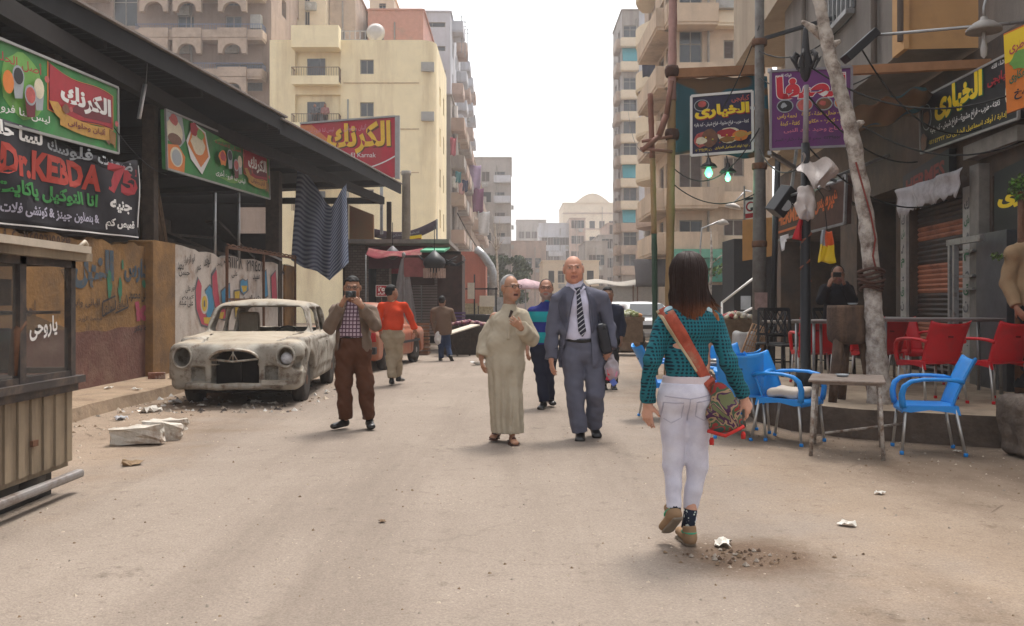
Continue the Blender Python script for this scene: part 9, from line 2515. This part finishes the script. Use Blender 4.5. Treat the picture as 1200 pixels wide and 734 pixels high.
trunk(root,[Vector((0,0,0)),tp_(832,350),tp_(834,300),tp_(833,268)],[.06,.05,.04,.02],m_bark)
b=MB();b.tube([tp_(833,310),tp_(845,300),tp_(858,296)],[.03,.02,.01],5);b.tube([tp_(834,325),tp_(842,318),tp_(850,308)],[.02,.015,.01],5);b.build('branch',m_bark,root)
crown(root,[(tp_(845,310),.35),(tp_(855,298),.3),(tp_(838,318),.25),(tp_(852,318),.25)],150,.07,[m_leafl,m_leafm],8)
root=thing('bare_sapling','leafless thin grey tree beside the far tenements','tree',((584-600)*70/1050,70,0))
tq=lambda px,py:P(px,py,70)-Vector(root.location)
trunk(root,[Vector((0,0,0)),tq(583,320),tq(582,290),tq(580,262)],[.12,.1,.07,.03],m_bark)
b=MB()
for e in((574,268),(590,262),(571,280),(592,280),(586,255),(577,252)):b.tube([tq(582,296),tq((582+e[0])/2,(290+e[1])/2),tq(*e)],[.05,.035,.015],5)
b.build('limb',m_bark,root)
Yv2=9.9
root=thing('climbing_plant','leafy green plant on a brown stem at right picture edge','plant',((1197-600)*Yv2/1050,Yv2,PZ))
tv=lambda px,py:P(px,py,Yv2)-Vector(root.location)
trunk(root,[Vector((0,0,0)),tv(1196,350),tv(1198,290),tv(1196,225)],[.07,.06,.05,.03],m_rust)
crown(root,[(tv(1191,216),.085),(tv(1199,212),.1),(tv(1187,224),.06),(tv(1203,222),.1),(tv(1195,232),.05),(tv(1209,215),.12)],700,.022,[m_leafl,mat('bright leaves',(0.10,0.24,0.03),0.6,var=0.2),m_leafm],9)
crown(root,[(tv(1166,300),.05),(tv(1172,302),.045),(tv(1182,304),.03)],130,.018,[m_leafl,m_leafm],10,'low_sprig')
# washing and roof things
def wash(name,label,px,py,Y,w,h,col,cat='laundry',group='washing on the balconies'):
 o=thing(name,label,cat,P(px,py,Y),0,group);g=random.Random(px)
 b=MB();b.grid(lambda u,v:Vector((w*(u-.5)*(1-.15*v),.08*math.sin(u*9+v*3),h*(.5-v)+.06*math.sin(u*7))),8,6,thick=(0,.01,0));b.build('cloth',mat('washing %d'%px,col,.9,var=.2),o,fix=False)
wash('hanging_cloth','big dark blue cloth hung from the rounded balcony on the right',763,68,58.8,1.3,2.6,(0.03,0.035,0.06))
wash('hanging_cloth','brown bundle of cloth lower down on the rounded balcony',757,122,58.8,1.0,1.6,(0.18,0.12,0.10))
wash('hanging_cloth','orange patterned cloth hung between the bamboo poles',776,212,57,0.9,1.9,(0.42,0.16,0.07))
for i,(px,py,lb,c_)in enumerate(((531,172,'pink and red sheet hung highest beside cream corner',(0.45,.12,.16)),(533,214,'white shirt hung on lower tenement rail beside cream corner',(0.6,.6,.6)),(537,208,'teal towel drying among the tenement washing',(.06,.2,.24)),(541,221,'pale pink garment drying low on the tenement',(.5,.3,.32)),(545,218,'navy garment drying right of the pale pink one',(.03,.04,.1)))):
 wash('hanging_cloth',lb,px,py,70.8,.5,.9 if i else 1.4,c_)
for px,py,lb,c_ in((557,208,'long lilac sheet drying on the farther taupe tenement',(.4,.3,.45)),(560,235,'purple blanket drying below the lilac sheet',(.2,.06,.14)),(567,262,'tiny white washing far along the taupe tenement',(.6,.6,.6))):
 wash('hanging_cloth',lb,px,py,90.0,1.2,2.4,c_)
def acu(root_,at,n):
 b=MB();b.box((0,0,0),(.85,.32,.6),c=at);b.lathe([(.22,0),(.22,.02),(.0,.025)],Vector(at)+Vector((.3,-.03,.3)),14,'y');b.build('air_conditioner',mat('ac white',(0.36,0.35,0.33),0.6),root_)
q=P(836,16,Yb)-Vector(corner_r.location);acu(corner_r,(q.x,-.9,q.z),0)
b=MB();q=P(859,8,Yb)-Vector(corner_r.location);b.lathe([(0,0),(.2,.03),(.38,.12)],(q.x,-.9,q.z),16,'y');b.tube([(q.x,-.9,q.z),(q.x,-.3,q.z-.4),(q.x,0,q.z-.4)],.03,5);b.build('satellite_dish',mat('dish grey',(.45,.42,.40),.6),corner_r)
for root_,px,py,Y in((cream_root,492,84,60.05),(cream_root,492,142,60.05)):
 q=P(px,py,Y)-Vector(root_.location);acu(root_,(q.x+.1,-.1,q.z),0)
# laundry rail, dishes and clutter on the cream roof
b=MB();g=random.Random(5)
for px in range(392,432,6):q=P(px,44,62)-Vector(cream_root.location);b.beam((q.x,2,Hc),(q.x,2,Hc+1.2),.05)
q0,q1=P(392,44,62)-Vector(cream_root.location),P(430,44,62)-Vector(cream_root.location);b.beam((q0.x,2,Hc+1.2),(q1.x,2,Hc+1.2),.05);b.beam((q0.x,2,Hc+.6),(q1.x,2,Hc+.6),.04);b.build('roof_railing',m_steel,cream_root)
b=MB();q=P(441,38,62)-Vector(cream_root.location);b.lathe([(0,0),(.4,.05),(.65,.2)],(q.x,1.5,Hc+1.0),16,'y');b.beam((q.x,1.7,Hc),(q.x,1.5,Hc+1),.06);b.build('satellite_dish',mat('dish grey',(.45,.42,.40),.6),cream_root)
for k,(px,py,Y)in enumerate(((541,20,88),(548,34,95),(545,26,90))):
 o=thing('roof_mast',('thin roof aerial on the hazy blue tower','second roof aerial lower on the blue tower','roof aerial between the other two on blue tower')[k],'aerial',P(px,py+12,Y));b=MB();b.beam((0,0,-2.5),(0,0,1.2),.08);b.beam((-.5,0,1.0),(.5,0,1.0),.05);b.beam((-.4,0,.6),(.4,0,.6),.05);b.build('mast',m_steel,o)
# overhead cables
CL='thin sagging black cable strung over the right side between poles and fronts'
def cable(a,c,sag,r=.011,label=CL,grp='overhead cables on the right'):
 a,c=Vector(a),Vector(c);o=thing('overhead_cable',label,'cable',a,0,grp);b=MB()
 b.tube([a.lerp(c,t)-a-Vector((0,0,sag*4*t*(1-t)))for t in[i/16 for i in range(17)]],r,5);b.build('wire',m_wire,o)
for p0,Y0_,p1,Y1_,sg_ in(((788,196),17,(890,150),15.7,.55),((788,215),17,(890,224),15.7,.3),((890,60),15.7,(998,20),12.5,.3),((890,92),15.7,(1085,40),12.2,.5),((945,110),10.6,(1075,190),13,.25),((945,170),10.6,(1110,235),12.6,.35),((1000,140),11.4,(1200,165),10.5,.3),((890,175),15.7,(945,190),10.6,.25),((765,178),17,(735,120),60,1.0),((1010,58),10.6,(1150,150),11,.4),((890,30),15.7,(830,150),17,.2),((945,75),10.6,(1200,105),9.5,.35)):
 cable(P(*p0,Y0_),P(*p1,Y1_),sg_)
cable(P(134,150,13.3),P(195,205,15.8),.12,.008,'thin cable drooping between the two green signs',None)
cable(P(536,250,50),P(600,300,110),2.0,.03,'slack cable crossing the far left side of street',None)
# litter, grit, dirt
def paper(px,py,s_,label,col,seed,z=0.006,cat='litter',name='paper_scrap'):
 p=G(px,py,z);o=thing(name,label,cat,(p.x,p.y,z+.002),seed*1.3);g=random.Random(seed);b=MB()
 H_=[[g.uniform(0,.5)for _ in range(5)]for _ in range(5)];J_=[[(g.uniform(-.1,.1),g.uniform(-.1,.1))for _ in range(5)]for _ in range(5)]
 b.grid(lambda u,v:Vector(((u-.5+J_[round(u*4)][round(v*4)][0])*s_,(v-.5+J_[round(u*4)][round(v*4)][1])*s_*.7,H_[round(u*4)][round(v*4)]*s_*.55)),4,4,smooth=False,thick=(0,0,.002));b.build('scrap',mat('scrap %.2f %.2f'%(col[0],col[2]),col,.85,var=.15),o,fix=False)
wp=(0.62,0.58,0.52)
for i,(px,py,s_,lb,c_,z)in enumerate(((847,639,.12,'crumpled white paper on ground by heels of the woman',wp,.006),(992,616,.10,'white paper scrap on the dust below the low table',wp,.006),(1031,579,.08,'small white scrap below the lone blue chair',wp,.006),(1122,530,.07,'tiny white scrap under the lone blue chair',wp,.006),(560,428,.32,'white plastic plate lying on road left of robed man',(0.7,.69,.67),.006),(127,456,.13,'white wrapper on the pavement by ochre wall',wp,.16),(160,457,.12,'second white wrapper on pavement, right of first',wp,.16),(176,483,.26,'flattened white carrier bag by the kerb',wp,.006),(142,492,.18,'grey crushed wrapper near the kerb corner',(0.4,.4,.42),.006),(168,440,.12,'pale scrap by the brown carton on the pavement',wp,.16),(205,473,.2,'whitish rag beneath the old car nose',(.45,.42,.4),.006),(300,472,.14,'white scrap beneath the old car bumper',wp,.006),(318,474,.12,'pale wrapper below old car headlamp',wp,.006),(236,476,.1,'small pale scrap in front of old car grille',wp,.006),(155,548-3,.16,'twisted brown strip on the dust right of slabs',(.25,.17,.1),.006),(448,612,.05,'tiny brown scrap on empty road centre',(.2,.13,.08),.006))):
 paper(px,py,s_,lb,c_,i+1,z)
p=G(186,444,.16);o=thing('carton','crushed brown and red drink carton on the pavement','litter',(p.x,p.y,.16),.4);b=MB();b.box((-.16,-.05,0),(.1,.06,.1));b.lathe([(.06,0),(.065,.1),(.05,.12)],(.16,0,.06),10,'x');b.build('carton_body',mat('crushed carton',(.20,.08,.05),.7,var=.4,scale=14,dirt=(.5,.45,.4),dcut=.6,dscale=9),o,bevel=.01)
def grit(name,n,fn,mats,seed,smin,smax,cat_label):
 g=random.Random(seed);b=MB()
 for _ in range(n):
  x,y,z=fn(g);s_=smin+(smax-smin)*g.random()**3;b.m=g.randrange(len(mats));a=g.random()*6.28;k=len(b.v)
  for j in range(4):b.v.append((x+s_*math.cos(a+j*1.57)*g.uniform(.6,1.2),y+s_*math.sin(a+j*1.57)*g.uniform(.6,1.2),z))
  b.v.append((x+g.uniform(-.3,.3)*s_,y,z+s_*g.uniform(.5,1.0)))
  for j in range(4):b.face((k+j,k+(j+1)%4,k+4))
 tag(b.build(name,mats,None,fix=False),cat_label,name.replace('_',' '),kind='stuff')
m_g1,m_g2,m_g3=mat('grit pale',(.45,.37,.29),.95,var=.2),mat('grit brown',(.18,.12,.075),.95,var=.3),mat('grit grey',(.26,.22,.18),.95,var=.2)
def near_road(g):
 y=3.4+16*g.random()**1.6;return g.uniform(-4.8,4.2),y,.003
grit('gravel',3000,near_road,[m_g1,m_g2,m_g3],1,.004,.016,'loose grit scattered over the dusty road')
def under_car(g):return g.uniform(-5.0,-2.6),11.6+g.random()**1.5*4.5-.5,.003
grit('debris',420,under_car,[m_g1,m_g2,mat('dark rubbish',(.05,.04,.035),.9),m_g3,mat('scrap white',(.5,.48,.45),.9)],2,.012,.06,'broken rubbish and dirt strewn under and before the old car')
hp=G(865,655);hx,hy=hp.x,hp.y
def hole(g):
 a=g.random()*6.28;r=g.random()**.6;return hx+.02+.34*r*math.cos(a)*(1.0+.4*math.sin(3*a))+(.3*r if a<.5 else 0),hy+.17*r*math.sin(a),.008
grit('dirt',150,hole,[m_g2,mat('dark crumbs',(.09,.055,.035),.95),m_g3],3,.004,.022,'dark crumbly dirt of the worn patch near the woman')
def by_kerb(g):return g.uniform(-5.05,-3.8),7.5+5*g.random(),.003
grit('rubble',300,by_kerb,[m_g1,m_g2,m_g3],4,.006,.03,'small stones and dirt along the left kerb')
def terr(g):return 2.7+2.2*g.random(),8.2+1.6*g.random()-1.0,.003
grit('grit',260,terr,[m_g1,m_g2,m_g3],5,.004,.016,'dust clods and grit below the terrace edge')
# haze
hz=MB();hz.box((-255,-45,-2.0),(255,335,46));o=hz.build('haze',bpy.data.materials.new('haze'))
m=o.data.materials[0];m.use_nodes=True;N=m.node_tree.nodes;L=m.node_tree.links;N.remove(N['Principled BSDF'])
pv=N.new('ShaderNodeVolumePrincipled');pv.inputs['Color'].default_value=(0.93,0.93,0.95,1);pv.inputs['Density'].default_value=0.0012;pv.inputs['Anisotropy'].default_value=0.2
L.new(pv.outputs[0],N['Material Output'].inputs['Volume']);tag(o,None,None,kind='stuff')
